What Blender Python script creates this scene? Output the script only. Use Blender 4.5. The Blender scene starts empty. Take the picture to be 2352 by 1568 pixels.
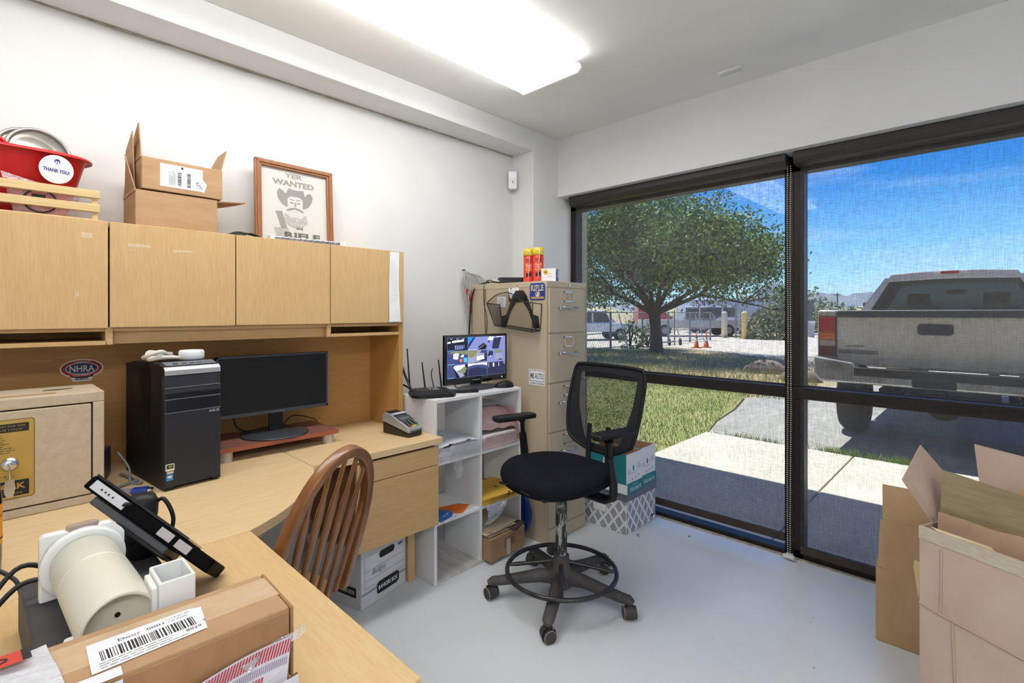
import bpy, math, random
from mathutils import Vector, Matrix
random.seed(7)
SC = bpy.context.scene
COL = SC.collection
# ---------------------------------------------------------------- camera
cd = bpy.data.cameras.new('camera'); cam = bpy.data.objects.new('camera', cd); COL.objects.link(cam)
cd.sensor_width = 36.0; cd.lens = 36.0 * 1144 / 2352; cd.shift_y = -64 / 2352
cd.clip_start = 0.02; cd.clip_end = 4000
cam.location = (0, 0, 1.33); cam.rotation_euler = (math.radians(90), 0, math.radians(44.1 - 90))
SC.camera = cam
SC.view_settings.view_transform = 'Standard'; SC.view_settings.look = 'None'
SC.view_settings.gamma = 1.0; SC.view_settings.use_curve_mapping = False
SC.view_settings.exposure = 0.50
LAMP = 6.2          # strength of the visible ceiling fixture's diffuser
SUN = 8.0
# ---------------------------------------------------------------- sky
def sky():
    w = bpy.data.worlds.new('sky'); SC.world = w; w.use_nodes = True
    nt = w.node_tree; N = nt.nodes; L = nt.links; N.clear()
    out = N.new('ShaderNodeOutputWorld'); bg = N.new('ShaderNodeBackground'); bg.inputs[1].default_value = 1.0
    tc = N.new('ShaderNodeTexCoord'); sp = N.new('ShaderNodeSeparateXYZ'); L.new(tc.outputs['Generated'], sp.inputs[0])
    cr = N.new('ShaderNodeValToRGB'); L.new(sp.outputs['Z'], cr.inputs[0])
    e = cr.color_ramp.elements; e[0].position = 0.0; e[0].color = (0.95, 1.25, 1.45, 1)
    e[1].position = 1.0; e[1].color = (0.01, 0.10, 0.62, 1)
    for p, c in ((0.06, (0.62, 1.10, 1.55, 1)), (0.13, (0.30, 0.80, 1.50, 1)), (0.22, (0.03, 0.38, 1.20, 1)), (0.35, (0.012, 0.20, 0.92, 1))):
        k = e.new(p); k.color = c
    mp = N.new('ShaderNodeMapping'); mp.inputs['Scale'].default_value = (3, 3, 22); L.new(tc.outputs['Generated'], mp.inputs[0])
    nz = N.new('ShaderNodeTexNoise'); nz.inputs['Scale'].default_value = 1.6; nz.inputs['Detail'].default_value = 6; L.new(mp.outputs[0], nz.inputs['Vector'])
    r2 = N.new('ShaderNodeValToRGB'); r2.color_ramp.elements[0].position = .50; r2.color_ramp.elements[1].position = .85
    r2.color_ramp.elements[1].color = (.5, .5, .5, 1); L.new(nz.outputs[0], r2.inputs[0])
    mx = N.new('ShaderNodeMixRGB'); L.new(r2.outputs[0], mx.inputs[0]); L.new(cr.outputs[0], mx.inputs[1]); mx.inputs[2].default_value = (.95, 1.1, 1.3, 1)
    L.new(mx.outputs[0], bg.inputs[0]); L.new(bg.outputs[0], out.inputs[0])
sky()
sl = bpy.data.lights.new('sun', 'SUN'); so = bpy.data.objects.new('sun', sl); COL.objects.link(so)
sl.energy = SUN; sl.angle = math.radians(0.6); sl.color = (1.0, .96, .88)
so.rotation_euler = Vector((.22, .30, 1.0)).to_track_quat('Z', 'Y').to_euler(); so.location = (8, 8, 30)

# ---------------------------------------------------------------- materials
def lin(c):
    return tuple(((x / 255) / 12.92 if x / 255 <= .04045 else ((x / 255 + .055) / 1.055) ** 2.4) for x in c)
MATS = {}
def mat(name, c, rough=.5, metal=0, c2=None, ns=8, st=(1, 1, 1), lo=.35, hi=.7, bump=0, bs=60, bst=(1, 1, 1), spec=.5, emit=0, coat=0, det=4, sub=0, alpha=1, gl=0):
    """principled material: colour c, broken up towards c2 by a noise of scale ns stretched by st"""
    if name in MATS: return MATS[name]
    m = bpy.data.materials.new(name); m.use_nodes = True; nt = m.node_tree; N = nt.nodes; L = nt.links
    b = N['Principled BSDF']; b.inputs['Base Color'].default_value = (*lin(c), 1); b.inputs['Roughness'].default_value = rough
    b.inputs['Metallic'].default_value = metal; b.inputs['Specular IOR Level'].default_value = spec
    b.inputs['Coat Weight'].default_value = coat
    if sub: b.inputs['Subsurface Weight'].default_value = sub; b.inputs['Subsurface Radius'].default_value = (.01, .01, .01)
    tc = N.new('ShaderNodeTexCoord')
    def noise(scale, stretch, detail):
        mp = N.new('ShaderNodeMapping'); mp.inputs['Scale'].default_value = stretch; L.new(tc.outputs['Object'], mp.inputs[0])
        n = N.new('ShaderNodeTexNoise'); n.inputs['Scale'].default_value = scale; n.inputs['Detail'].default_value = detail
        n.inputs['Roughness'].default_value = .6; L.new(mp.outputs[0], n.inputs['Vector']); return n
    if c2:
        n = noise(ns, st, det); r = N.new('ShaderNodeValToRGB'); L.new(n.outputs[0], r.inputs[0])
        r.color_ramp.elements[0].position = lo; r.color_ramp.elements[1].position = hi
        r.color_ramp.elements[0].color = (*lin(c), 1); r.color_ramp.elements[1].color = (*lin(c2), 1)
        L.new(r.outputs[0], b.inputs['Base Color'])
    if bump:
        n = noise(bs, bst, 5); bp = N.new('ShaderNodeBump'); bp.inputs['Strength'].default_value = bump; bp.inputs['Distance'].default_value = .01
        L.new(n.outputs[0], bp.inputs['Height']); L.new(bp.outputs[0], b.inputs['Normal'])
    if emit:
        b.inputs['Emission Strength'].default_value = emit; b.inputs['Emission Color'].default_value = (*lin(c), 1)
    if alpha < 1:
        o = N['Material Output']; t = N.new('ShaderNodeBsdfTransparent'); mx = N.new('ShaderNodeMixShader')
        mx.inputs[0].default_value = alpha; L.new(t.outputs[0], mx.inputs[1]); L.new(b.outputs[0], mx.inputs[2]); L.new(mx.outputs[0], o.inputs[0])
    MATS[name] = m; return m

def maple(name, c, c2, st, rough=.42):
    """maple laminate: long fine grain and faint cathedral figure"""
    m = mat(name, c, rough=rough, spec=.35); nt = m.node_tree; N = nt.nodes; L = nt.links; b = N['Principled BSDF']
    tc = N.new('ShaderNodeTexCoord'); mp = N.new('ShaderNodeMapping'); mp.inputs['Scale'].default_value = st; L.new(tc.outputs['Object'], mp.inputs[0])
    n1 = N.new('ShaderNodeTexNoise'); n1.inputs['Scale'].default_value = 1.6; n1.inputs['Detail'].default_value = 3; n1.inputs['Distortion'].default_value = 1.2
    n2 = N.new('ShaderNodeTexNoise'); n2.inputs['Scale'].default_value = 22; n2.inputs['Detail'].default_value = 6
    L.new(mp.outputs[0], n1.inputs['Vector']); L.new(mp.outputs[0], n2.inputs['Vector'])
    a = N.new('ShaderNodeMath'); a.operation = 'MULTIPLY'; a.inputs[1].default_value = 14.0; L.new(n1.outputs[0], a.inputs[0])
    s = N.new('ShaderNodeMath'); s.operation = 'SINE'; L.new(a.outputs[0], s.inputs[0])
    k = N.new('ShaderNodeMath'); k.operation = 'MULTIPLY_ADD'; k.inputs[1].default_value = .06; k.inputs[2].default_value = 0; L.new(s.outputs[0], k.inputs[0])
    t = N.new('ShaderNodeMath'); t.operation = 'ADD'; L.new(k.outputs[0], t.inputs[0]); L.new(n2.outputs[0], t.inputs[1])
    r = N.new('ShaderNodeValToRGB'); L.new(t.outputs[0], r.inputs[0]); r.color_ramp.elements[0].position = .22; r.color_ramp.elements[1].position = .85
    r.color_ramp.elements[0].color = (*lin(c), 1); r.color_ramp.elements[1].color = (*lin(c2), 1)
    L.new(r.outputs[0], b.inputs['Base Color']); return m

def film(name, tint, amount, gloss=.1, wr=120, c=(235, 238, 242)):
    """clear crinkled plastic: mostly see-through with sharp glints"""
    m = bpy.data.materials.new(name); m.use_nodes = True; nt = m.node_tree; N = nt.nodes; L = nt.links; N.clear()
    o = N.new('ShaderNodeOutputMaterial'); t = N.new('ShaderNodeBsdfTransparent'); t.inputs[0].default_value = (*tint, 1)
    g = N.new('ShaderNodeBsdfGlossy'); g.inputs['Roughness'].default_value = gloss; g.inputs[0].default_value = (.9, .9, .95, 1)
    d = N.new('ShaderNodeBsdfDiffuse'); d.inputs[0].default_value = (*lin(c), 1)
    tc = N.new('ShaderNodeTexCoord'); n = N.new('ShaderNodeTexNoise'); n.inputs['Scale'].default_value = wr; n.inputs['Detail'].default_value = 3
    L.new(tc.outputs['Object'], n.inputs['Vector']); bp = N.new('ShaderNodeBump'); bp.inputs['Strength'].default_value = .9; bp.inputs['Distance'].default_value = .01
    L.new(n.outputs[0], bp.inputs['Height']); L.new(bp.outputs[0], g.inputs['Normal'])
    m1 = N.new('ShaderNodeMixShader'); m1.inputs[0].default_value = .5; L.new(d.outputs[0], m1.inputs[1]); L.new(g.outputs[0], m1.inputs[2])
    m2 = N.new('ShaderNodeMixShader'); m2.inputs[0].default_value = amount; L.new(t.outputs[0], m2.inputs[1]); L.new(m1.outputs[0], m2.inputs[2])
    L.new(m2.outputs[0], o.inputs[0]); MATS[name] = m; return m

def glass(name, tint=(.96, .98, .97), f=.06):
    m = bpy.data.materials.new(name); m.use_nodes = True; nt = m.node_tree; N = nt.nodes; L = nt.links; N.clear()
    o = N.new('ShaderNodeOutputMaterial'); t = N.new('ShaderNodeBsdfTransparent'); t.inputs[0].default_value = (*tint, 1)
    g = N.new('ShaderNodeBsdfGlossy'); g.inputs['Roughness'].default_value = .02
    mx = N.new('ShaderNodeMixShader'); mx.inputs[0].default_value = f; L.new(t.outputs[0], mx.inputs[1]); L.new(g.outputs[0], mx.inputs[2]); L.new(mx.outputs[0], o.inputs[0])
    MATS[name] = m; return m

def screen_cloth(name):
    """open-weave solar screen: yarns hide part of the view, the rest is open"""
    m = bpy.data.materials.new(name); m.use_nodes = True; nt = m.node_tree; N = nt.nodes; L = nt.links; N.clear()
    o = N.new('ShaderNodeOutputMaterial'); t = N.new('ShaderNodeBsdfTransparent'); t.inputs[0].default_value = (1, 1, 1, 1)
    d = N.new('ShaderNodeBsdfDiffuse'); d.inputs[0].default_value = (.05, .047, .045, 1)
    tl = N.new('ShaderNodeBsdfTranslucent'); tl.inputs[0].default_value = (.08, .075, .07, 1)
    ad = N.new('ShaderNodeAddShader'); L.new(d.outputs[0], ad.inputs[0]); L.new(tl.outputs[0], ad.inputs[1])
    tc = N.new('ShaderNodeTexCoord')
    def nz(st, sc):
        mp = N.new('ShaderNodeMapping'); mp.inputs['Scale'].default_value = st; L.new(tc.outputs['Object'], mp.inputs[0])
        n = N.new('ShaderNodeTexNoise'); n.inputs['Scale'].default_value = sc; n.inputs['Detail'].default_value = 2; L.new(mp.outputs[0], n.inputs['Vector']); return n
    a = nz((1, 1, .04), 420); b = nz((1, .08, 1), 420)
    s = N.new('ShaderNodeMath'); s.operation = 'ADD'; L.new(a.outputs[0], s.inputs[0]); L.new(b.outputs[0], s.inputs[1])
    r = N.new('ShaderNodeMapRange'); r.inputs['From Min'].default_value = .75; r.inputs['From Max'].default_value = 1.25
    r.inputs['To Min'].default_value = .16; r.inputs['To Max'].default_value = .36; L.new(s.outputs[0], r.inputs[0])
    mx = N.new('ShaderNodeMixShader'); L.new(r.outputs[0], mx.inputs[0]); L.new(t.outputs[0], mx.inputs[1]); L.new(ad.outputs[0], mx.inputs[2]); L.new(mx.outputs[0], o.inputs[0])
    MATS[name] = m; return m

# ---------------------------------------------------------------- mesh builder
FONT = None
class MB:
    def __init__(s): s.V = []; s.F = []; s.I = []; s.S = []; s.mi = 0; s.M = Matrix()
    def m(s, i): s.mi = i; return s
    def at(s, loc=(0, 0, 0), rz=0, rx=0, ry=0):
        s.M = Matrix.Translation(loc) @ Matrix.Rotation(rz, 4, 'Z') @ Matrix.Rotation(ry, 4, 'Y') @ Matrix.Rotation(rx, 4, 'X'); return s
    def frame(s, o, x, y):
        x = Vector(x).normalized(); y = Vector(y); y = (y - x * y.dot(x)).normalized(); z = x.cross(y)
        s.M = Matrix.Translation(o) @ Matrix((x, y, z)).transposed().to_4x4(); return s
    def add(s, vs, fs, smooth=False):
        b = len(s.V); s.V += [s.M @ Vector(v) for v in vs]
        for f in fs: s.F.append([b + i for i in f]); s.I.append(s.mi); s.S.append(smooth)
        return s
    def box(s, x0, x1, y0, y1, z0, z1):
        return s.add([(x0, y0, z0), (x1, y0, z0), (x1, y1, z0), (x0, y1, z0), (x0, y0, z1), (x1, y0, z1), (x1, y1, z1), (x0, y1, z1)],
                     [(3, 2, 1, 0), (4, 5, 6, 7), (0, 1, 5, 4), (1, 2, 6, 5), (2, 3, 7, 6), (3, 0, 4, 7)])
    def cyl(s, p0, p1, r0, r1=None, n=24, caps=True):
        r1 = r0 if r1 is None else r1; p0 = Vector(p0); p1 = Vector(p1); d = (p1 - p0).normalized()
        a = d.orthogonal().normalized(); b = d.cross(a); vs = []
        for p, r in ((p0, r0), (p1, r1)):
            for i in range(n):
                t = 2 * math.pi * i / n; vs.append(p + (a * math.cos(t) + b * math.sin(t)) * r)
        s.add(vs, [(i, (i + 1) % n, n + (i + 1) % n, n + i) for i in range(n)], True)
        if caps: s.add(vs[:n], [tuple(range(n - 1, -1, -1))]); s.add(vs[n:], [tuple(range(n))])
        return s
    def lathe(s, prof, c=(0, 0, 0), n=32, ax=(0, 0, 1)):
        d = Vector(ax).normalized(); a = d.orthogonal().normalized(); b = d.cross(a); c = Vector(c); vs = []; k = len(prof)
        for i in range(n):
            t = 2 * math.pi * i / n; u = a * math.cos(t) + b * math.sin(t)
            for r, h in prof: vs.append(c + u * r + d * h)
        return s.add(vs, [(i * k + j, ((i + 1) % n) * k + j, ((i + 1) % n) * k + j + 1, i * k + j + 1) for i in range(n) for j in range(k - 1)], True)
    def tube(s, pts, r, n=8, ry=None, up=None, closed=False, caps=True):
        pts = [Vector(p) for p in pts]; k = len(pts); rs = r if isinstance(r, (list, tuple)) else [r] * k
        rys = rs if ry is None else (ry if isinstance(ry, (list, tuple)) else [ry] * k); vs = []; prev = None
        for i, p in enumerate(pts):
            q0 = pts[i - 1] if (i or closed) else p; q1 = pts[(i + 1) % k] if (i < k - 1 or closed) else p
            d = (q1 - q0).normalized()
            if up is not None: b = Vector(up) if not callable(up) else up(i); a = b.cross(d).normalized(); b = d.cross(a).normalized()
            else:
                if prev is None: a = d.orthogonal().normalized()
                else: a = (prev - d * prev.dot(d)).normalized()
                b = d.cross(a)
            prev = a
            for j in range(n):
                t = 2 * math.pi * (j + .5) / n; vs.append(p + a * math.cos(t) * rs[i] + b * math.sin(t) * rys[i])
        m = k if closed else k - 1
        s.add(vs, [(i * n + j, i * n + (j + 1) % n, ((i + 1) % k) * n + (j + 1) % n, ((i + 1) % k) * n + j) for i in range(m) for j in range(n)], n > 4)
        if caps and not closed: s.add(vs[:n], [tuple(range(n - 1, -1, -1))]); s.add(vs[-n:], [tuple(range(n))])
        return s
    def prism(s, poly, h0, h1, ax='z'):
        """poly of 2-D points extruded from h0 to h1 along the axis"""
        f = {'z': lambda p, h: (p[0], p[1], h), 'y': lambda p, h: (p[0], h, p[1]), 'x': lambda p, h: (h, p[0], p[1])}[ax]
        n = len(poly); vs = [f(p, h0) for p in poly] + [f(p, h1) for p in poly]
        return s.add(vs, [tuple(range(n - 1, -1, -1)), tuple(range(n, 2 * n))] + [(i, (i + 1) % n, n + (i + 1) % n, n + i) for i in range(n)])
    def sheet(s, pts, th=.004):
        """planar board through 3-D corner points, with thickness"""
        P = [Vector(p) for p in pts]; nr = (P[1] - P[0]).cross(P[2] - P[0]).normalized() * th / 2; n = len(P)
        return s.add([p - nr for p in P] + [p + nr for p in P], [tuple(range(n - 1, -1, -1)), tuple(range(n, 2 * n))] + [(i, (i + 1) % n, n + (i + 1) % n, n + i) for i in range(n)])
    def ell(s, c, r, n=16, k=10, p=1.0):
        vs = []; sg = lambda v: math.copysign(abs(v) ** p, v)
        for i in range(k + 1):
            a = math.pi * i / k - math.pi / 2
            for j in range(n):
                t = 2 * math.pi * j / n; vs.append((c[0] + r[0] * sg(math.cos(a)) * sg(math.cos(t)), c[1] + r[1] * sg(math.cos(a)) * sg(math.sin(t)), c[2] + r[2] * sg(math.sin(a))))
        return s.add(vs, [(i * n + j, i * n + (j + 1) % n, (i + 1) * n + (j + 1) % n, (i + 1) * n + j) for i in range(k) for j in range(n)], True)
    def grid(s, fn, nu, nv, smooth=True):
        vs = [fn(i / nu, j / nv) for j in range(nv + 1) for i in range(nu + 1)]; w = nu + 1
        return s.add(vs, [(j * w + i, j * w + i + 1, (j + 1) * w + i + 1, (j + 1) * w + i) for j in range(nv) for i in range(nu)], smooth)
    def rect(s, x0, x1, y0, y1, z=0): return s.add([(x0, y0, z), (x1, y0, z), (x1, y1, z), (x0, y1, z)], [(0, 1, 2, 3)])
    def poly(s, pts, z=0): return s.add([(p[0], p[1], z) for p in pts], [tuple(range(len(pts)))])
    def disc(s, cx, cy, rx, ry=None, z=0, n=28): return s.poly([(cx + rx * math.cos(6.28318 * i / n), cy + (ry or rx) * math.sin(6.28318 * i / n)) for i in range(n)], z)
    def text(s, t, cx, cy, h, w=None, z=.0005, rot=0, bold=0.0, res=2):
        """flat lettering centred on (cx, cy) in the current frame: h = cap height, w = full width"""
        c = bpy.data.curves.new('t', 'FONT'); c.body = t; c.size = 1; c.resolution_u = res; c.offset = bold
        o = bpy.data.objects.new('t', c); COL.objects.link(o); dg = bpy.context.evaluated_depsgraph_get(); dg.update()
        me = bpy.data.meshes.new_from_object(o.evaluated_get(dg)); V = [v.co.copy() for v in me.vertices]; F = [tuple(p.vertices) for p in me.polygons]
        bpy.data.objects.remove(o); bpy.data.meshes.remove(me); bpy.data.curves.remove(c)
        if not V: return s
        x0 = min(v.x for v in V); x1 = max(v.x for v in V); y0 = min(v.y for v in V); y1 = max(v.y for v in V)
        ky = h / max(y1 - y0, 1e-6); kx = (w / (x1 - x0)) if w else ky; cr, sr = math.cos(rot), math.sin(rot); vs = []
        for v in V:
            x = (v.x - (x0 + x1) / 2) * kx; y = (v.y - (y0 + y1) / 2) * ky; vs.append((cx + x * cr - y * sr, cy + x * sr + y * cr, z))
        return s.add(vs, F)
    def bars(s, x0, x1, y0, y1, n, z=.0005, seed=1):
        r = random.Random(seed); w = (x1 - x0) / n; x = x0
        while x < x1:
            b = w * r.choice((.3, .5, .9)); s.rect(x, min(x + b, x1), y0, y1, z); x += b + w * r.choice((.3, .5, .8))
        return s
    def lines(s, x0, x1, y0, y1, n, t, z=.0005, seed=1):
        r = random.Random(seed)
        for i in range(n):
            y = y1 - (y1 - y0) * i / max(n - 1, 1); x = x0
            e = x0 + (x1 - x0) * r.uniform(.7, 1)
            while x < e:
                w = (x1 - x0) * r.uniform(.05, .14); s.rect(x, min(x + w, e), y - t / 2, y + t / 2, z); x += w + (x1 - x0) * .02
        return s
    def build(s, name, mats, parent=None, bevel=0, seg=2, sub=0, label=None):
        if not isinstance(mats, (list, tuple)): mats = [mats]
        me = bpy.data.meshes.new(name); o = bpy.data.objects.new(name, me)
        if parent is None:
            xs = [v.x for v in s.V]; ys = [v.y for v in s.V]; T = Matrix.Translation(((min(xs) + max(xs)) / 2, (min(ys) + max(ys)) / 2, min(v.z for v in s.V)))
            o.matrix_world = T; o['_w'] = 1
        else:
            T = WORLD[parent.name]; o.parent = parent
        WORLD[o.name] = T; Ti = T.inverted()
        me.from_pydata([Ti @ v for v in s.V], [], s.F)
        for mt in mats: me.materials.append(mt)
        for p, i, sm in zip(me.polygons, s.I, s.S): p.material_index = i; p.use_smooth = sm
        me.update(); COL.objects.link(o)
        if '_w' in o: del o['_w']
        if bevel:
            b = o.modifiers.new('bevel', 'BEVEL'); b.width = bevel; b.segments = seg; b.limit_method = 'ANGLE'; b.angle_limit = math.radians(40); b.harden_normals = False
        if sub: b = o.modifiers.new('sub', 'SUBSURF'); b.levels = sub; b.render_levels = sub
        if label: o['label'] = label
        return o
WORLD = {}
def thing(name, label, cat, loc, group=None, rz=0):
    o = bpy.data.objects.new(name, None); COL.objects.link(o); o.empty_display_size = .05
    o.matrix_world = Matrix.Translation(loc) @ Matrix.Rotation(rz, 4, 'Z'); WORLD[o.name] = o.matrix_world.copy()
    o['label'] = label; o['category'] = cat
    if group: o['group'] = group
    return o
def tag(o, label, cat, group=None, kind=None):
    o['label'] = label; o['category'] = cat
    if group: o['group'] = group
    if kind: o['kind'] = kind
    return o
def struct(o): o['kind'] = 'structure'; return o
def copy_tree(o, loc=None, rz=None, label=None, parent=None):
    c = o.copy(); COL.objects.link(c); c.parent = parent; WORLD[c.name] = WORLD.get(o.name, Matrix())
    for ch in o.children: copy_tree(ch, parent=c)
    if loc is not None: c.location = loc
    if rz is not None: c.rotation_euler = (0, 0, rz)
    if label: c['label'] = label
    return c
def spline(pts, n=8):
    P = [Vector(p) for p in pts]; out = []
    for i in range(len(P) - 1):
        a = P[max(i - 1, 0)]; b = P[i]; c = P[i + 1]; d = P[min(i + 2, len(P) - 1)]
        for j in range(n):
            t = j / n; out.append(.5 * ((2 * b) + (c - a) * t + (2 * a - 5 * b + 4 * c - d) * t * t + (3 * b - a - 3 * c + d) * t ** 3))
    out.append(P[-1]); return out
def rrect(w, h, r, n=5):
    out = []
    for cx, cy, a in ((w / 2 - r, h / 2 - r, 0), (-w / 2 + r, h / 2 - r, 90), (-w / 2 + r, -h / 2 + r, 180), (w / 2 - r, -h / 2 + r, 270)):
        for i in range(n + 1):
            t = math.radians(a + 90 * i / n); out.append((cx + r * math.cos(t), cy + r * math.sin(t)))
    return out

# palette
M_wall = mat('painted_plaster', (233, 234, 234), .75, c2=(227, 227, 226), ns=1.6, bump=.05, bs=90)
M_ceil = mat('ceiling_paint', (240, 240, 237), .85, c2=(234, 234, 230), ns=1.2, bump=.06, bs=120)
M_floor = mat('painted_concrete', (220, 226, 231), .22, c2=(208, 214, 219), ns=1.3, lo=.4, hi=.75, bump=.03, bs=14, spec=.5, det=8)
def speckle(m, col, scale, thr):
    nt = m.node_tree; N = nt.nodes; L = nt.links; b = N['Principled BSDF']; src = b.inputs['Base Color'].links[0].from_socket
    tc = N.new('ShaderNodeTexCoord'); n = N.new('ShaderNodeTexNoise'); n.inputs['Scale'].default_value = scale; n.inputs['Detail'].default_value = 3; L.new(tc.outputs['Object'], n.inputs['Vector'])
    r = N.new('ShaderNodeValToRGB'); r.color_ramp.elements[0].position = thr; r.color_ramp.elements[1].position = thr + .02; L.new(n.outputs[0], r.inputs[0])
    x = N.new('ShaderNodeMixRGB'); L.new(r.outputs[0], x.inputs[0]); L.new(src, x.inputs[1]); x.inputs[2].default_value = (*lin(col), 1); L.new(x.outputs[0], b.inputs['Base Color'])
speckle(M_floor, (150, 150, 148), 34, .755)
M_bronze = mat('dark_bronze', (33, 28, 26), .45, metal=.3, c2=(48, 40, 34), ns=30)
M_black = mat('black_plastic', (22, 23, 26), .45, c2=(28, 29, 32), ns=60, spec=.3)
M_blackg = mat('gloss_black', (10, 10, 13), .12, coat=.5)
M_dark = mat('dark_void', (14, 12, 11), .9)
M_white = mat('white_laminate', (238, 239, 241), .35, c2=(230, 231, 233), ns=5)
M_paper = mat('white_paper', (240, 241, 244), .8, c2=(230, 232, 238), ns=18)
M_ink = mat('black_ink', (30, 30, 34), .7)
M_grey = mat('grey_ink', (130, 132, 136), .7)
M_card = mat('cardboard', (190, 154, 116), .85, c2=(174, 138, 101), ns=6, st=(1, 1, 4), bump=.04, bs=120, bst=(1, 1, .1))
M_cardp = mat('pinkish_cardboard', (202, 180, 166), .85, c2=(190, 166, 150), ns=5, bump=.05, bs=100, bst=(1, .1, 1))
M_cardd = mat('cardboard_inside', (168, 128, 88), .9, c2=(150, 112, 76), ns=10)
M_tape = mat('clear_tape', (205, 196, 178), .25, c2=(186, 174, 152), ns=30, st=(1, 1, 8), coat=.3)
M_mtop = maple('maple_top', (229, 203, 160), (215, 184, 137), (.7, 6, 6), .38)
M_mtopy = maple('maple_top_cross', (226, 196, 146), (212, 177, 124), (9, .8, 9), .34)
M_mdoor = maple('maple_door', (214, 181, 132), (199, 162, 112), (9, 9, .8), .45)
M_mfront = maple('maple_drawer', (206, 172, 124), (191, 153, 105), (.8, 9, 9), .45)
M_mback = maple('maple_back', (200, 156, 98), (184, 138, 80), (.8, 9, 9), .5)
M_medge = mat('maple_edge', (190, 155, 108), .5, c2=(172, 136, 90), ns=14, st=(.5, .5, 6))
M_putty = mat('putty_enamel', (196, 182, 158), .42, c2=(186, 171, 146), ns=3, spec=.4)
M_safe = mat('textured_putty', (201, 185, 162), .6, c2=(189, 171, 146), ns=40, bump=.25, bs=260)
M_chrome = mat('brushed_chrome', (200, 205, 212), .25, metal=1)
M_steel = mat('galvanised_steel', (150, 152, 155), .5, metal=.7)
M_silver = mat('silver_plastic', (176, 180, 184), .35, metal=.5)
M_blackcloth = mat('black_fabric', (20, 22, 31), .95, spec=.15, c2=(28, 30, 41), ns=14, bump=.5, bs=500)
M_oak = mat('stained_oak', (150, 96, 48), .32, c2=(98, 58, 30), ns=12, st=(1, 1, .25), lo=.3, hi=.75, coat=.25, spec=.5)
M_pvc = mat('cream_pvc', (222, 220, 204), .3, c2=(214, 208, 186), ns=4, lo=.5, hi=.85, sub=.1)
M_hdpe = mat('milky_plastic', (238, 241, 240), .35, sub=.3)
M_red = mat('red_plastic', (205, 28, 30), .35)
M_film = film('clear_film', (1, 1, 1), .28)
M_film2 = film('cloudy_film', (.97, .97, .98), .55)
M_cord = mat('black_cord', (18, 18, 20), .5)
M_wcord = mat('white_cord', (216, 212, 206), .5)
# ================================================================ room
XW, YW, CZ = 3.10, 2.524, 2.611
struct(MB().box(-2.2, XW, -2.6, 2.60, -.10, 0).build('floor', M_floor))
struct(MB().box(-2.3, XW + .1, -2.7, 2.70, CZ, CZ + .1).build('ceiling', M_ceil))
struct(MB().box(-2.2, 2.609, YW, YW + .1, 0, CZ).build('wall_left', M_wall))
struct(MB().box(-2.3, -2.2, -2.6, 2.62, 0, CZ).build('wall_back', M_wall))
struct(MB().box(-2.3, XW, -2.7, -2.6, 0, CZ).build('wall_right', M_wall))
m = MB().box(2.88, XW + .08, -2.6, 2.32, 2.19, CZ); m.box(2.88, XW + .08, -2.6, -1.5, 0, 2.19)
struct(m.build('wall_window', M_wall))
struct(MB().box(-2.2, 2.609, 2.32, YW, 2.473, CZ).build('trim_1', M_wall, bevel=.004))
struct(MB().box(2.609, XW + .08, 2.32, YW + .1, 0, CZ).build('trim_2', M_wall, bevel=.004))
m = MB()                                     # rough beige joint where the soffit meets the wall
m.tube([(x * .12 - 2.2, YW - .004, 2.474 + .003 * math.sin(x * 1.7)) for x in range(41)], .008, 6)
struct(m.build('trim_3', mat('old_joint', (186, 176, 158), .9, c2=(150, 140, 122), ns=30)))
m = MB()                                     # gritty strip along the sill
m.box(3.0, 3.028, -1.5, 2.31, 0, .003)
struct(m.build('trim_4', mat('gritty_sill', (196, 192, 184), .9, c2=(150, 136, 112), ns=26, det=8, bump=.4, bs=90)))

# ---- windows
M_glass = glass('window_glass', (.93, .97, .97), .05)
def window(n, y0, y1, z0):
    w = struct(thing('window_%d' % n, 'x', 'x', (3.065, (y0 + y1) / 2, 0))); del w['label']; del w['category']
    f = MB(); f.box(3.03, 3.11, y0, y1, 0, z0); f.box(3.03, 3.11, y0, y1, 2.10, 2.19)
    f.box(3.03, 3.11, y0, y0 + .045, 0, 2.19); f.box(3.03, 3.11, y1 - .05, y1, 0, 2.19)
    f.box(3.015, 3.11, y0, y1, .868, .93); f.box(3.022, 3.03, y0, y1, .935, .945)
    struct(f.build('window_frame', M_bronze, w, bevel=.003))
    struct(MB().box(3.068, 3.074, y0 + .03, y1 - .03, z0 - .01, .87).build('pane', M_glass, w))
    struct(MB().box(3.068, 3.074, y0 + .03, y1 - .03, .925, 2.11).build('pane', M_glass, w))
window(1, .79, 2.315, .026)
window(2, -1.5, .79, .045)
M_cloth = screen_cloth('screen_cloth')
M_cass = mat('shade_cassette', (52, 48, 45), .5)
def shade(y0, y1, z0, hem, label):
    t = thing('roller_shade', label, 'window shade', (2.98, (y0 + y1) / 2, z0), 'roller shades over the window wall')
    c = MB(); c.prism([(2.935, 2.19), (2.935, 2.135), (2.95, 2.122), (3.028, 2.122), (3.028, 2.19)][::-1], 0, 1, 'y')
    c = MB(); P = [(2.93, 2.188), (2.928, 2.15), (2.94, 2.128), (2.965, 2.12), (3.028, 2.12), (3.028, 2.188)]
    c.prism(P, y0 - .02, y1 + .02, 'y'); c.build('cassette', M_cass, t, bevel=.004)
    MB().box(2.9925, 2.9935, y0, y1, hem, 2.12).build('screen_fabric', M_cloth, t)
    MB().box(2.985, 3.001, y0, y1, z0, hem).build('hem_bar', mat('hem_brown', (62, 50, 40), .6, c2=(50, 40, 33), ns=30), t, bevel=.004)
    return t
s1 = shade(.824, 2.24, .088, .132, 'dark mesh roller shade over the left window, its hem just above the sill')
s2 = shade(-1.4, .748, .045, .085, 'dark mesh roller shade over the right window, in front of the parked pickup')
m = MB()
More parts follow.
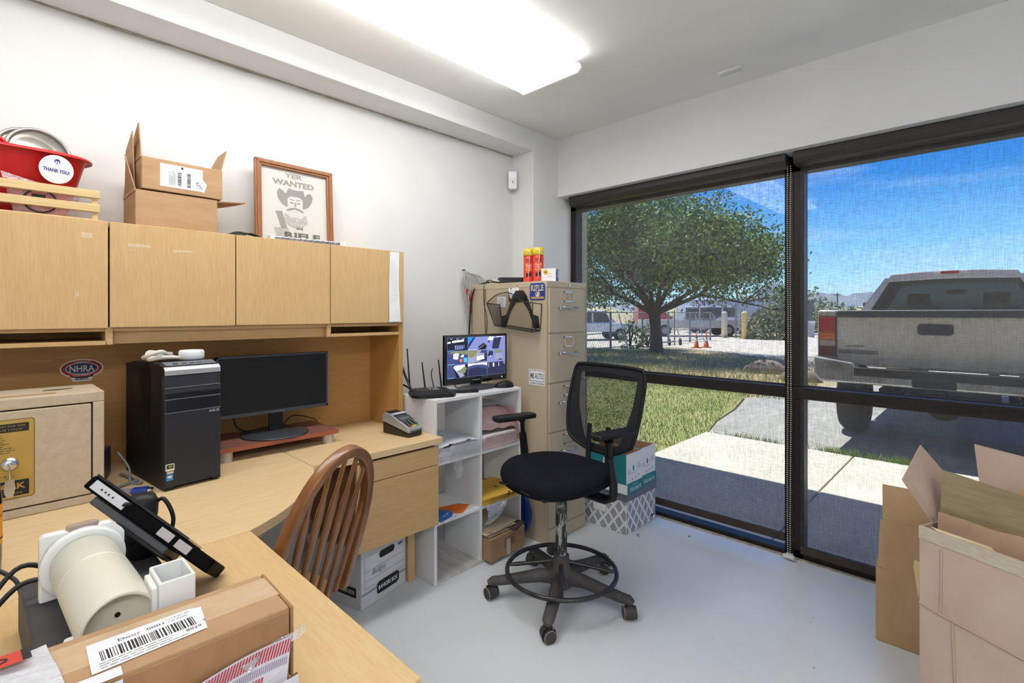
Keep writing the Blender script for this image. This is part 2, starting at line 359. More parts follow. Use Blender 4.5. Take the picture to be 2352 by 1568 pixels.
for k, yy in enumerate((.804, .790)):
    for i in range(178):
        z = .035 + i * .0118; m.ell((2.972 + .001 * math.sin(i * .3), yy + .002 * math.sin(i * .05 + k), z), (.0034, .0034, .0034), 6, 4)
m.build('bead_chain', mat('pale_beads', (214, 214, 196), .4), s1)
m = MB().box(2.955, 2.985, .780, .812, .012, .034); m.cyl((2.962, .77, .022), (2.962, .822, .022), .012, n=12)
m.build('chain_tensioner', M_wcord, s1)

# ---- ceiling light fixture, plus an added unseen fill of the same shape
def fixture(x0, x1, y0, y1, label, em=LAMP):
    t = thing('ceiling_light', label, 'ceiling light', ((x0 + x1) / 2, (y0 + y1) / 2, CZ), None)
    MB().box(x0 + .03, x1 - .03, y0 + .035, y1 - .035, 2.572, CZ).build('housing', mat('white_enamel', (226, 228, 232), .4), t, bevel=.003)
    P = [(y0 + .010, 2.574), (y0, 2.548), (y0 + .022, 2.531), (y1 - .022, 2.531), (y1, 2.548), (y1 - .010, 2.574)]
    MB().prism(P, x0 + .022, x1 - .022, 'x').build('diffuser', mat('lit_diffuser_%.1f' % em, (255, 253, 250), .4, emit=em), t)
    for xa in (x0, x1 - .02):
        e = MB(); e.prism([(p[0] + (-.004 if i in (0, 1, 2) else .004), p[1] + (-.003 if 0 < i < 5 else .004)) for i, p in enumerate(P)], xa, xa + .02, 'x')
        e.build('end_cap', mat('frosted_cap', (248, 248, 250), .3), t, bevel=.002)
fixture(-.42, 2.025, 1.475, 1.875, 'long wraparound fluorescent light glowing on the white ceiling')
fixture(-1.9, .545, -1.45, -1.05, 'second long fluorescent ceiling light behind the camera', 10.5)  # invented fill, added out of view to even out the room light
v = thing('ceiling_vent', 'small white vent on the ceiling above the window', 'vent', (2.69, 1.0, CZ))
MB().box(2.664, 2.716, .938, 1.062, 2.604, CZ).build('vent_frame', M_white, v, bevel=.002)
m = MB()
for i in range(5): m.box(2.668 + i * .009, 2.672 + i * .009, .945, 1.055, 2.600, 2.606)
m.build('slat', M_white, v)
# ---- motion sensor
t = thing('motion_sensor', 'white motion sensor mounted in the wall corner under the soffit', 'sensor', (2.585, 2.50, 2.215))
a = MB().at((2.578, 2.492, 2.28), rz=math.radians(-45)); a.prism(rrect(.062, .126, .012), -.045, 0, 'y'); a.build('sensor_body', M_white, t, bevel=.004)
a = MB().at((2.578, 2.492, 2.28), rz=math.radians(-45)); a.box(-.026, .026, -.047, -.044, .012, .052).build('lens_window', mat('milky_lens', (247, 247, 247), .3), t)
a = MB().at((2.578, 2.492, 2.28), rz=math.radians(-45)); a.box(-.002, .002, -.047, -.044, -.024, -.006).build('status_light', M_ink, t)
# ---- loose cable ties / wires on the wall
t = thing('wire_bundle', 'tangle of white wires with red connectors hanging on the wall by the beige cabinet', 'wires', (2.15, 2.51, 1.27))
m = MB(); r = random.Random(3); hook = (2.135, 2.505, 1.615)
for i in range(9):
    dx = r.uniform(-.03, .13); dz = r.uniform(.12, .30); y = 2.505 - r.uniform(0, .02)
    m.tube(spline([hook, (2.135 + dx * .2 - .03, y, 1.56 - r.uniform(0, .05)), (2.15 + dx * .5, y, 1.615 - dz), (2.165 + dx, y, 1.63 - dz * .7), (2.15 + dx, y, 1.57), (2.13 + r.uniform(0, .02), y, 1.60)], 6), .0022, 5)
for i in range(4): m.tube(spline([(2.15 + .015 * i, 2.50, 1.55), (2.14 + .02 * i, 2.495, 1.44), (2.15 + .012 * i, 2.498, 1.35), (2.135 + .012 * i, 2.5, 1.30 - .01 * i)], 6), .002, 5)
for i in range(3): m.tube(spline([hook, (2.19, 2.50, 1.595 - i * .008), (2.28, 2.49, 1.56 - i * .01), (2.34, 2.45, 1.555)], 6), .002, 5)
m.build('white_wire', mat('wire_offwhite', (196, 192, 186), .5), t)
m = MB()
for (x, z, a) in ((2.145, 1.485, .1), (2.17, 1.44, -.15), (2.185, 1.455, .2), (2.185, 1.36, -.5), (2.20, 1.345, -.6)):
    m.tube([(x, 2.492, z + .025), (x + .012 * a, 2.492, z), (x + .05 * -a, 2.492, z - .028)], [.004, .006, .003], 6)
m.build('red_connector', M_red, t)
MB().cyl((2.135, 2.50, 1.617), (2.135, 2.524, 1.617), .004, n=8).build('wall_hook', M_ink, t)
# black leads from the modem down the wall
m = MB(); m.tube(spline([(2.31, 2.33, 1.535), (2.24, 2.44, 1.53), (2.176, 2.47, 1.46), (2.172, 2.50, 1.2), (2.172, 2.505, .9)], 8), .005, 6)
for k in (0, 1): m.tube(spline([(2.31, 2.30, 1.53), (2.20 + .01 * k, 2.36, 1.54), (2.182, 2.37 - .012 * k, 1.42), (2.18, 2.335 + .02 * k, 1.28), (2.18, 2.36 - .02 * k, 1.12)], 8), .0022, 5)
tag(m.build('modem_lead', M_cord), 'black cables running from the cabinet top down behind the security monitor', 'cable')

# ================================================================ hutch
def hutch():
    t = thing('desk_hutch', 'maple laminate desk hutch with four overhead doors against the wall', 'hutch', (.46, 2.36, .74))
    X0, X1 = -.54, 1.463
    m = MB(); m.box(X0, X1, 2.215, 2.515, 1.63, 1.645); m.box(X0, X1, 2.215, 2.515, 1.268, 1.283)
    for x in (.258, 1.052): m.box(x, x + .02, 2.205, 2.5, 1.222, 1.283)
    m.box(X0, .262, 2.205, 2.5, 1.222, 1.236); m.box(1.068, 1.44, 2.205, 2.5, 1.222, 1.236)
    m.box(.278, 1.052, 2.235, 2.25, 1.223, 1.27)
    m.build('carcass', M_mfront, t, bevel=.001)
    MB().box(1.438, X1, 2.205, 2.515, .7405, 1.645).build('end_panel', maple('maple_side', (196, 150, 88), (182, 134, 74), (9, 9, .8), .5), t, bevel=.0015)
    MB().box(X0, X0 + .025, 2.205, 2.515, .7405, 1.645).build('end_panel', MATS['maple_side'], t, bevel=.0015)
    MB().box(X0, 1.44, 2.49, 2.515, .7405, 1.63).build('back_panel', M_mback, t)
    res = mat('tape_residue', (222, 205, 176), .7, c2=(200, 176, 136), ns=120)
    for i, (a, b, z0) in enumerate(((-.535, -.137, 1.282), (-.133, .264, 1.280), (.269, .665, 1.282), (.669, 1.063, 1.283), (1.067, 1.461, 1.284))):
        m = MB().box(a, b, 2.195, 2.212, z0, 1.648); m.m(1); m.frame((0, 2.1947, 0), (1, 0, 0), (0, 0, 1))
        if i == 1: m.rect(.193, .222, 1.586, 1.603); m.rect(.178, .188, 1.387, 1.402)
        if i == 2:
            m.poly([(.318, 1.568), (.352, 1.566), (.386, 1.569), (.384, 1.577), (.35, 1.578), (.319, 1.577)]); m.poly([(.452, 1.558), (.518, 1.560), (.516, 1.569), (.453, 1.568)]); m.rect(.322, .328, 1.553, 1.557)
        d = m.build('door', [M_mdoor, res], t, bevel=.0015)
        if i == 4:
            s = MB(); s.grid(lambda u, v: (1.378 + .055 * u + .012 * (1 - v) ** 2 * (u - .6) - .004 * math.sin(v * 3), 2.193 - .003 * (1 - v) ** 2 * 1.5 - .0006 * math.sin(v * 9), 1.288 + v * .356), 4, 16)
            s.m(1).frame((0, 2.1905, 0), (1, 0, 0), (0, 0, 1)).lines(1.384, 1.42, 1.33, 1.60, 30, .0014, 0)
            s.build('paper_strip', [M_paper, mat('faint_print', (212, 214, 220), .8)], d, label='long white paper strip taped to the door')
    s = MB().frame((.222, 2.4895, 1.118), (1, 0, 0), (0, 0, 1))
    W = mat('sticker_white', (236, 232, 228), .4); RD = mat('sticker_red', (168, 40, 48), .4); BL = mat('sticker_blue', (38, 52, 110), .4)
    s.m(0).disc(0, .004, .064, .036, .0006); s.poly([(-.034, -.022), (.034, -.022), (.026, -.044), (-.026, -.044)], .0006)
    s.m(1).disc(0, .004, .059, .032, .0010); s.m(0).disc(0, .004, .048, .023, .0014); s.m(2).disc(0, .004, .045, .0205, .0018)
    s.m(0).text('NHRA', 0, .004, .024, .072, .0022, bold=.015); s.text('CHAMPIONSHIP', 0, .0305, .0048, .05, .0022); s.text('DRAG RACING', 0, -.0225, .0048, .05, .0022)
    s.m(2).text('MEMBER', 0, -.0355, .0068, .040, .0022, bold=.03)
    s.build('oval_sticker', [W, RD, BL], t, label='oval red, white and blue racing sticker on the back panel')
    s = MB().frame((0, 2.4893, 0), (1, 0, 0), (0, 0, 1)); s.rect(.09, .14, 1.155, 1.159); s.rect(.15, .25, 1.166, 1.168); s.build('tape_mark', mat('tape_scar', (205, 172, 122), .6), t)
hutch()

# ================================================================ desks
def curve_edge():
    return spline([(.474, 1.455, 0), (.53, 1.487, 0), (.60, 1.535, 0), (.675, 1.605, 0), (.745, 1.69, 0), (.80, 1.775, 0), (.846, 1.885, 0)], 5)
t = thing('corner_desk', 'maple corner desk section with a curved front edge under the hutch', 'desk', (.2, 2.0, 0))
P = [(-.545, 2.515), (-.545, 1.455)] + [(p.x, p.y) for p in curve_edge()] + [(.846, 2.515)]
MB().prism(P, .71, .74).build('desktop', M_mtop, t, bevel=.002)
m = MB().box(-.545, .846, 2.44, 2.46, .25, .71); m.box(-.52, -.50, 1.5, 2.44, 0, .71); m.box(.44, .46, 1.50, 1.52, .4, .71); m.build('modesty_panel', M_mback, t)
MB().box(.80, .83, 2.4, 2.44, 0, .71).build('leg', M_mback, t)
tr = MB(); T = [Vector((.50, 1.62, 0)), Vector((.80, 1.93, 0)), Vector((.62, 2.16, 0)), Vector((.26, 1.84, 0))]
tr.prism([(p.x, p.y) for p in T], .60, .618); tr.build('keyboard_tray', M_mtop, t, bevel=.002)
m = MB(); m.prism([(.55, 1.71), (.765, 1.93), (.62, 2.10), (.40, 1.88)], .6185, .628)
m.build('tray_pad', mat('navy_pad', (38, 46, 62), .55), t, bevel=.006)
kb = thing('computer_keyboard', 'dark keyboard on the pull-out tray behind the wooden chair', 'keyboard', (.6, 1.97, .6285))
m = MB().at((.60, 1.94, .6285), rz=math.radians(45)); m.box(-.14, .14, -.055, .055, 0, .018).build('keyboard_body', M_black, kb, bevel=.004)
m = MB().at((.60, 1.94, .6465), rz=math.radians(45))
for r_ in range(4):
    for c_ in range(12): m.box(-.132 + c_ * .022, -.115 + c_ * .022, -.048 + r_ * .024, -.03 + r_ * .024, 0, .004)
m.build('key', mat('dark_keys', (50, 54, 62), .5), kb)

t = thing('desk_return', 'maple desk section with two blank drawer fronts beside the white shelf', 'desk', (1.16, 2.2, 0))
MB().box(.849, 1.481, 1.895, 2.515, .71, .74).build('desktop', M_mtop, t, bevel=.002)
m = MB().box(1.045, 1.06, 1.915, 2.42, .34, .705); m.box(1.43, 1.445, 1.915, 2.42, .34, .705); m.box(1.06, 1.43, 2.40, 2.42, .34, .705); m.box(1.06, 1.43, 1.93, 2.40, .34, .355)
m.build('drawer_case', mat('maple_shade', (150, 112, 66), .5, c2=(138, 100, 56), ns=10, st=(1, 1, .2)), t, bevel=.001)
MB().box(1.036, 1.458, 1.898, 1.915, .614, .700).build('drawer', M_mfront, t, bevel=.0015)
MB().box(1.036, 1.458, 1.898, 1.915, .328, .611).build('drawer', M_mfront, t, bevel=.0015)
MB().box(1.415, 1.452, 2.085, 2.125, 0, .34).build('leg', M_mdoor, t, bevel=.0015)
MB().box(1.415, 1.452, 2.44, 2.48, 0, .71).build('leg', M_mdoor, t, bevel=.0015)

t = thing('side_table', 'maple table section in the foreground carrying the shipping box', 'desk', (.06, 1.06, 0))
MB().box(-.40, .478, .667, 1.4525, .71, .74).build('desktop', M_mtopy, t, bevel=.002)
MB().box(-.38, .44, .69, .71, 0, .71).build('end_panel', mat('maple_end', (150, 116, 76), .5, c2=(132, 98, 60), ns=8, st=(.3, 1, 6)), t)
MB().box(-.38, .30, 1.40, 1.42, .0, .71).build('end_panel', MATS['maple_end'], t)
# ================================================================ on top of the hutch (top at z 1.6485)
HT = 1.6455
G = (0, -1, 0)
def ship_label(m, w, h, seed=1, vert=False):
    """printed shipping label in the current frame, materials 0 paper 1 ink 2 grey"""
    m.m(0).rect(-w / 2, w / 2, -h / 2, h / 2, .0004)
    m.m(1)
    if vert:
        r = random.Random(seed)
        for k, x in enumerate((-.10 * w, .12 * w)):
            y = -h * .40
            while y < h * .22:
                b = h * r.choice((.012, .02, .035)); m.rect(x, x + .09 * w, y, y + b, .0008); y += b + h * r.choice((.012, .02))
        m.rect(-.02 * w, .03 * w, h * .36, h * .46, .0008)
        m.m(2)
        for i in range(7): m.rect(-.30 * w + i * .022 * w, -.29 * w + i * .022 * w, -h * .4, h * r.uniform(.0, .3), .0008)
    return m
# red tub
t = thing('party_tub', 'red plastic tub with a round white thank you sticker on top of the hutch', 'tub', (-.02, 2.36, HT))
prof = [(.001, .0), (.165, .0), (.170, .006), (.222, .225), (.232, .232), (.240, .226), (.240, .232), (.229, .240), (.219, .236), (.163, .008), (.001, .006)]
m = MB(); k = 48; n = len(prof); vs = []
for i in range(k):
    a = 2 * math.pi * i / k
    for r_, h_ in prof:
        lift = (.030 * (math.cos(a) ** 2)) * (h_ / .24)
        vs.append((-.02 + r_ * 1.08 * math.cos(a), 2.36 + r_ * .60 * math.sin(a), HT + h_ * .92 + lift * .5))
m.add(vs, [(i * n + j, ((i + 1) % k) * n + j, ((i + 1) % k) * n + j + 1, i * n + j + 1) for i in range(k) for j in range(n - 1)], True)
m.build('tub_body', M_red, t)
m = MB(); m.tube(spline([(-.27, 2.36, HT + .235), (-.31, 2.36, HT + .27), (-.24, 2.35, HT + .285), (-.20, 2.35, HT + .245)], 6), .006, 8)
m.tube(spline([(.02, 2.245, HT + .222), (-.02, 2.235, HT + .25), (-.07, 2.235, HT + .25), (-.11, 2.245, HT + .222)], 6), .006, 8)
m.build('tub_handle', M_red, t)
BLU = mat('print_blue', (40, 62, 148), .5)
m = MB().frame((.135, 2.238, HT + .163), (.93, .30, -.02), (-.02, -.16, 1)); m.disc(0, 0, .046, .046, .001)
m.m(1).text('THANK YOU!', 0, -.004, .012, .07, .0016, bold=.03)
m.disc(0, .026, .008, .008, .0014); m.m(0).rect(-.005, -.001, .019, .027, .0018); m.rect(.001, .005, .019, .027, .0018)
m.build('round_sticker', [M_paper, BLU], t)
# two round tins leaning in the tub
def tin(c, r, th, ax, label, lab=False):
    t = thing('cake_tin', label, 'tin', c, 'round metal tins in the tub')
    m = MB(); m.lathe([(0.0005, 0), (r * .93, 0), (r * .93, -.002), (r, -.004), (r, -th), (0.0005, -th)], c, 44, ax); m.build('tin_body', MATS['tin_metal'], t)
    m = MB(); m.lathe([(r * .90, .0005), (r * .955, .005), (r * 1.01, .002), (r * 1.01, -.014), (r, -.014)], c, 44, ax); m.build('rim', MATS['tin_metal'], t)
    if lab:
        m = MB().frame(Vector(c) + Vector(ax).normalized() * .0006, (.9, .35, -.1), (0, .2, 1)); m.m(1)
        m.disc(.015, -.015, .03, .022, 0); m.m(0).disc(0, .055, .014, .02, 0); m.disc(.062, .012, .012, .02, 0); m.build('lid_marks', [mat('tin_dull', (140, 128, 112), .5, metal=.5), M_paper], t)
mat('tin_metal', (200, 198, 192), .22, metal=.85, c2=(172, 168, 160), ns=9)
tin((.100, 2.345, HT + .225), .092, .045, (.30, -.95, .10), 'shiny round tin leaning nearest in the red tub', True)
tin((.075, 2.425, HT + .240), .092, .06, (.30, -.95, .10), 'round tin tucked behind the other at the back of the red tub')
# wooden crate edge in front of the tub
t = thing('slatted_crate', 'low pale wood slatted crate in front of the red tub', 'crate', (.0, 2.22, HT))
M_pine = mat('pale_pine', (226, 200, 148), .6, c2=(210, 180, 126), ns=14, st=(.3, 4, 6))
for z in (.078, .031): MB().box(-.45, .243, 2.199, 2.207, HT + z, HT + z + .026).build('slat', M_pine, t, bevel=.001)
for z in (.078, .031): MB().box(-.45, .243, 2.322 - .11, 2.33 - .11, HT + z, HT + z + .026).build('slat', M_pine, t, bevel=.001)
for x in (-.44, .222): MB().box(x, x + .016, 2.2072, 2.2118, HT, HT + .10).build('corner_post', M_pine, t, bevel=.001)
MB().box(-.44, .238, 2.200, 2.219, HT + .0005, HT + .006).build('crate_floor', M_pine, t)
# plastic packet
t = thing('plastic_packet', 'clear plastic packet with a wreath ornament standing behind the crate slats', 'packet', (.10, 2.225, HT))
m = MB(); m.grid(lambda u, v: (.035 + .14 * u + .05 * v * (u - .6), 2.2225 + .004 * math.sin(u * 9 + v * 5), HT + .002 + (.128 - .045 * u) * v), 14, 10); m.build('film_bag', film('packet_film', (.95, .9, .92), .5, c=(216, 190, 196)), t)
m = MB(); m.tube([(.095 + .040 * math.cos(a * .35), 2.216 + .0, HT + .048 + .036 * math.sin(a * .35)) for a in range(18)], .003, 6, closed=True)
m.box(.075, .108, 2.2175, 2.2185, HT + .058, HT + .070); m.build('wreath', mat('dark_green', (40, 54, 48), .7), t)
# lower cardboard box: open, its flaps raised
t = thing('cardboard_box', 'open cardboard box with raised flaps, under another box on the hutch', 'box', (.45, 2.36, HT), 'cardboard boxes on the hutch')
m = MB(); x0, x1, y0, y1, z1 = .345, .608, 2.225, 2.47, HT + .135
m.box(x0, x1, y0, y0 + .005, HT, z1); m.box(x0, x1, y1 - .005, y1, HT, z1); m.box(x1 - .005, x1, y0 + .005, y1 - .005, HT, z1)
m.box(x0, x0 + .005, y0 + .005, y1 - .005, HT, z1); m.box(x0 + .005, x1 - .005, y0 + .005, y1 - .005, HT, HT + .005)
m.build('box_body', M_card, t, bevel=.0012)
MB().sheet([(x0, y0, z1 - .004), (x0 - .030, y0 + .004, z1 + .118), (x0 + .010, y1 - .01, z1 + .125), (x0, y1, z1 - .002)], .004).build('flap', M_card, t)
MB().sheet([(x0 + .004, y1 - .03, z1 + .02), (x0 + .01, y1 - .16, z1 + .03), (x0 + .006, y1 - .15, z1 + .235), (x0 + .004, y1 - .03, z1 + .185)], .004).build('flap', M_card, t)
MB().sheet([(x1, y0 + .004, z1 - .005), (x1 + .115, y0 + .035, z1 + .012), (x1 + .12, y1 - .02, z1 + .03), (x1, y1, z1 - .002)], .004).build('flap', M_cardd, t)
# upper cardboard box
t = thing('cardboard_box', 'smaller open cardboard box with shipping label, topmost on the hutch', 'box', (.5, 2.34, HT + .142), 'cardboard boxes on the hutch')
m = MB().at((.4925, 2.345, HT + .142), rz=math.radians(2)); a, b, h = .133, .115, .118
m.box(-a, a, -b, -b + .005, 0, h); m.box(-a, a, b - .005, b, 0, h); m.box(-a, -a + .005, -b + .005, b - .005, 0, h); m.box(a - .005, a, -b + .005, b - .005, 0, h); m.box(-a + .005, a - .005, -b + .005, b - .005, 0, .005)
m.build('box_body', M_card, t, bevel=.003)
m = MB().at((.4925, 2.345, HT + .142), rz=math.radians(2)); m.sheet([(a, -b + .02, h - .004), (a, b, h - .004), (a + .05, b - .02, h + .11), (a + .035, -b + .06, h + .10)][::-1], .004); m.build('flap', M_card, t)
m = MB().at((.4925, 2.345, HT + .142), rz=math.radians(2)); m.sheet([(-a, -b + .01, h - .004), (-a, b, h - .004), (-a + .02, b - .02, h + .13), (-a + .012, b - .12, h + .15), (-a + .01, b - .16, h + .05)], .004); m.build('flap', M_cardd, t)
m = MB().frame((.489, 2.2295, HT + .203), (1, .035, 0), (0, 0, 1)); ship_label(m, .14, .085, 4, True)
m.m(0).poly([(.036, -.03), (.075, -.046), (.085, -.012), (.07, .004), (.044, -.004)], .001); m.m(2).text('8241', .058, -.02, .012, None, .0015, rot=-.9); m.lines(.045, .075, -.03, -.01, 3, .0012, .0015)
m.build('shipping_label', [M_paper, M_ink, M_grey], t)
# framed poster leaning on the wall
t = thing('framed_poster', 'wood framed wanted poster with a cowboy drawing leaning on the wall', 'poster', (.96, 2.44, HT))
fr = dict(o=(.815, 2.425, HT + .001), x=(1, .0, -.012), y=(.008, .075, 1))
W_, H_, B_ = .372, .405, .030
def FR(): return MB().frame(fr['o'], fr['x'], fr['y'])
M_frame = mat('oak_frame', (168, 112, 66), .4, c2=(134, 84, 46), ns=20, st=(6, 6, .5), coat=.2)
m = FR()
for (q, hh) in ((0, .018), (.008, .022), (.018, .016)):
    a = q; b = q + .011
    m.box(a, W_ - a, a, b, -.004, hh); m.box(a, W_ - a, H_ - b, H_ - a, -.004, hh); m.box(a, b, a, H_ - a, -.004, hh); m.box(W_ - b, W_ - a, a, H_ - a, -.004, hh)
m.build('picture_frame', M_frame, t, bevel=.002)
m = FR().box(.02, W_ - .02, .02, H_ - .02, -.003, .002); m.m(1)
cx = W_ / 2
m.text('YER', cx - .005, .352, .022, .085, .0026, bold=.03); m.text('WANTED', cx - .005, .314, .028, .20, .0026, bold=.04)
m.m(2).text('IN', cx + .02, .098, .012, .030, .0030, bold=.03); m.text('RIFLE.', cx + .042, .062, .030, .19, .0030, bold=.04)
m.m(1)
hat = [(-.085, .068), (-.082, .04), (-.062, .012), (-.038, 0), (-.03, .02), (0, .028), (.03, .02), (.04, 0), (.066, .014), (.084, .044), (.088, .07), (.075, .086), (.058, .078), (.048, .064), (.042, .094), (.01, .088), (-.03, .094), (-.044, .066), (-.058, .08), (-.075, .086)]
m.poly([(cx + p[0], .196 + p[1]) for p in hat], .0026)
m.m(0).poly([(cx + p[0], .19 + p[1]) for p in [(-.035, 0), (-.036, .05), (-.02, .062), (.022, .062), (.037, .05), (.036, 0), (.02, -.03), (-.018, -.03)]], .0029)
m.m(1)
for sx in (-1, 1):
    m.disc(cx + sx * .016, .221, .009, .004, .0032); m.poly([(cx + sx * .006, .232), (cx + sx * .026, .236), (cx + sx * .027, .240), (cx + sx * .006, .237)], .0032)
    m.poly([(cx, .200), (cx + sx * .03, .192), (cx + sx * .044, .182), (cx + sx * .036, .178), (cx + sx * .016, .184), (cx, .190)], .0032)
m.poly([(cx - .003, .224), (cx + .003, .224), (cx + .006, .204), (cx - .005, .204)], .0032); m.rect(cx - .012, cx + .012, .176, .178, .0032)
m.m(3); m.poly([(cx - .05, .168), (cx - .02, .150), (cx + .03, .150), (cx + .052, .168), (cx + .060, .128), (cx + .035, .104), (cx, .098), (cx - .035, .108), (cx - .056, .13)], .0028)
m.m(0); r = random.Random(5)
for i in range(22): m.disc(cx + r.uniform(-.045, .05), r.uniform(.11, .152), .003, .003, .0031, 8)
m.m(1); m.poly([(cx - .092, .17), (cx - .062, .174), (cx - .04, .095), (cx - .066, .09)], .003)
m.m(3); m.poly([(cx - .10, .09), (cx - .04, .10), (cx - .025, .075), (cx - .06, .045), (cx - .09, .055)], .003)
m.build('poster_print', [mat('poster_paper', (236, 236, 232), .7), mat('print_midgrey', (168, 166, 160), .7), mat('print_darkgrey', (120, 118, 112), .7), mat('print_lightgrey', (200, 198, 193), .7)], t)
FR().box(.022, W_ - .022, .022, H_ - .022, .005, .0065).build('glazing', glass('picture_glass', (.97, .97, .97), .05), t)
# folded silver item with diagonal ribs beside the frame, cord
t = thing('foil_strip', 'silver corrugated strip with white end caps lying on the hutch by the poster', 'strip', (.97, 2.24, HT))
m = MB().at((.99, 2.245, HT), rz=math.radians(-4)); m.box(-.16, .135, -.018, .018, 0, .022).build('strip_body', mat('foil_grey', (176, 176, 184), .3, metal=.6, c2=(150, 150, 160), ns=30), t, bevel=.004)
m = MB().at((.99, 2.245, HT), rz=math.radians(-4))
for i in range(11): m.sheet([(-.135 + i * .025, -.0186, .002), (-.132 + i * .025, -.0186, .002), (-.118 + i * .025, -.0186, .021), (-.121 + i * .025, -.0186, .021)], .001)
m.build('rib', mat('rib_dark', (96, 96, 106), .5), t)
for a, b in ((-.175, -.155), (.135, .165)):
    m = MB().at((.99, 2.245, HT), rz=math.radians(-4)); m.box(a, b, -.02, .02, 0, .026).build('end_cap', M_white, t, bevel=.003)
m = MB()
for k in range(3): m.tube(spline([(.645, 2.235, HT + .004), (.69 + .01 * k, 2.25, HT + .022 - .005 * k), (.74, 2.27 - .015 * k, HT + .020), (.79, 2.25, HT + .004), (.73, 2.225, HT + .004)], 7), .003, 6)
tag(m.build('coiled_cord', M_cord), 'coil of thin black cord lying on the hutch left of the poster', 'cord')

# ================================================================ on the desk (top z .74)
DT = .7405
# safe
t = thing('deposit_safe', 'putty coloured steel safe with a gold key plaque on the desk', 'safe', (0, 2.15, DT))
sf = lambda: MB().at((.235, 2.03, DT), rz=math.radians(1.2))
m = sf()
S0, S1 = -.46, 0; h = .345
m.box(S0, S1, 0, .24, 0, .024); m.box(S0, S1, 0, .24, h - .032, h); m.box(S0, S0 + .028, 0, .24, .024, h - .032); m.box(-.028, S1, 0, .24, .024, h - .032); m.box(S0 + .02, -.02, .03, .24, .02, h - .02)
m.build('safe_body', M_safe, t, bevel=.003)
sf().box(S0 + .032, -.032, -.001, .03, .028, h - .036).build('safe_door', M_safe, t, bevel=.003)
m = sf().box(S0 + .0285, -.0285, .008, .012, .0245, h - .0325); m.build('door_gap', M_dark, t)
gold = mat('gold_plaque', (204, 172, 96), .35, metal=.35, c2=(188, 152, 76), ns=5)
m = sf(); m.M = m.M @ Matrix.Translation((-.245, -.0015, .172)) @ Matrix.Rotation(math.radians(90), 4, 'X')
m.m(1).prism(rrect(.170, .228, .008), -.001, .0004); m.m(0).prism(rrect(.166, .224, .007), 0, .0010); m.m(2).rect(-.073, .073, .078, .102, .0016); m.rect(-.073, .073, -.106, -.062, .0016)
m.m(0).text('TURN SAFELY KEEP KEY FOR THIS', 0, .095, .0045, .13, .002); m.text('KEEP KEY IN THE LOCK', 0, .085, .0045, .12, .002)
m.text('SAFEMARK', 0, -.078, .018, .132, .002, bold=.03); m.text('CORPORATION', 0, -.098, .006, .115, .002)
m.m(2).lines(-.066, .05, .02, .07, 9, .0016, .0014); m.lines(-.066, .03, -.054, -.034, 4, .0014, .0014, 3)
m.build('gold_plaque', [gold, mat('plaque_edge', (120, 96, 40), .5), M_ink], t, label='gold coloured plaque printed in black')
m = sf(); m.lathe([(.0005, -.012), (.010, -.012), (.015, -.008), (.020, -.003), (.0205, .001)], (-.212, -.001, .158), 30, (0, 1, 0)); m.build('key_lock', M_chrome, t)
m = sf(); m.box(-.2135, -.2115, -.030, -.012, .150, .160); m.tube([(-.2125, -.026, .152), (-.213, -.027, .135), (-.2125, -.026, .118)], .0018, 6)
m.prism([(-.222, .118), (-.204, .122), (-.201, .095), (-.206, .07), (-.219, .07), (-.225, .09)], -.029, -.026, 'y'); m.build('key', M_chrome, t)
m = sf(); m.rect(-.24, -.14, 0, 0); m = sf(); m.box(-.245, -.11, .035, .062, h - .001, h + .0012); m.build('top_slot', mat('slot_tape', (168, 140, 102), .6), t)
m = sf(); m.prism([(-.135, .13), (-.10, .12), (-.07, .13), (-.06, .145), (-.10, .15), (-.13, .146)], h - .001, h + .001); m.build('chipped_patch', mat('chip_brown', (84, 72, 58), .9), t)
# PC tower
PCR = math.radians(7)
t = thing('computer_tower', 'black desktop computer tower with silver top strip on the desk', 'computer', (.45, 2.17, DT))
pc = lambda: MB().at((.468, 1.978, DT), rz=PCR)
m = pc(); Pp = [(0, .006), (.02, 0), (.38, 0), (.385, .4), (.30, .416), (.06, .420), (.012, .412), (.0, .40)]
m.prism([(p[0], p[1]) for p in Pp], -.0865, -.060, 'x'); m.box(-.0865, .0865, .02, .385, .003, .405); m.prism(Pp, .060, .0865, 'x')
m.prism([(.02, .40), (.38, .40), (.30, .410), (.06, .413)], -.061, .061, 'x'); m.build('case', M_black, t, bevel=.002)
m = pc(); m.prism([(-.086, -.001), (.086, -.001), (.088, .02), (-.088, .02)], .012, .325, 'z'); m.build('front_panel', mat('matte_navy_black', (33, 36, 44), .4), t, bevel=.002)
for i, z in enumerate((.329, .354, .376)): 
    m = pc(); m.prism([(-.086, -.001), (.086, -.001), (.088, .02), (-.088, .02)], (.259, .303, .342)[i], (.301, .340, .381)[i]); m.build('drive_cover', mat('drive_cover_black', (44, 47, 58), .35), t, bevel=.0015)
for z in (.2575, .302, .341): pc().box(-.086, .086, -.0018, .004, z, z + .0016).build('chrome_line', M_chrome, t)
m = pc(); m.prism([(-.004, .383), (-.003, .400), (.008, .410), (.02, .412), (.02, .383)], -.086, .086, 'x'); m.build('silver_strip', M_silver, t, bevel=.002)
m = pc(); m.prism([(.02, .412), (.06, .421), (.06, .4235), (.012, .4145)], -.075, .08, 'x'); m.build('port_panel', mat('port_grey', (108, 116, 126), .4), t)
m = pc()
for i, x in enumerate((-.045, -.018, .006, .028)): m.add([(x - .008, .026, .4185), (x + .008, .026, .4185), (x + .008, .033, .4205), (x - .008, .033, .4205)], [(0, 1, 2, 3)])
for x in (.048, .06): m.disc(x, .030, .004, .003, .4215)
m.build('usb_port', mat('port_blue_black', (24, 40, 72), .5), t)
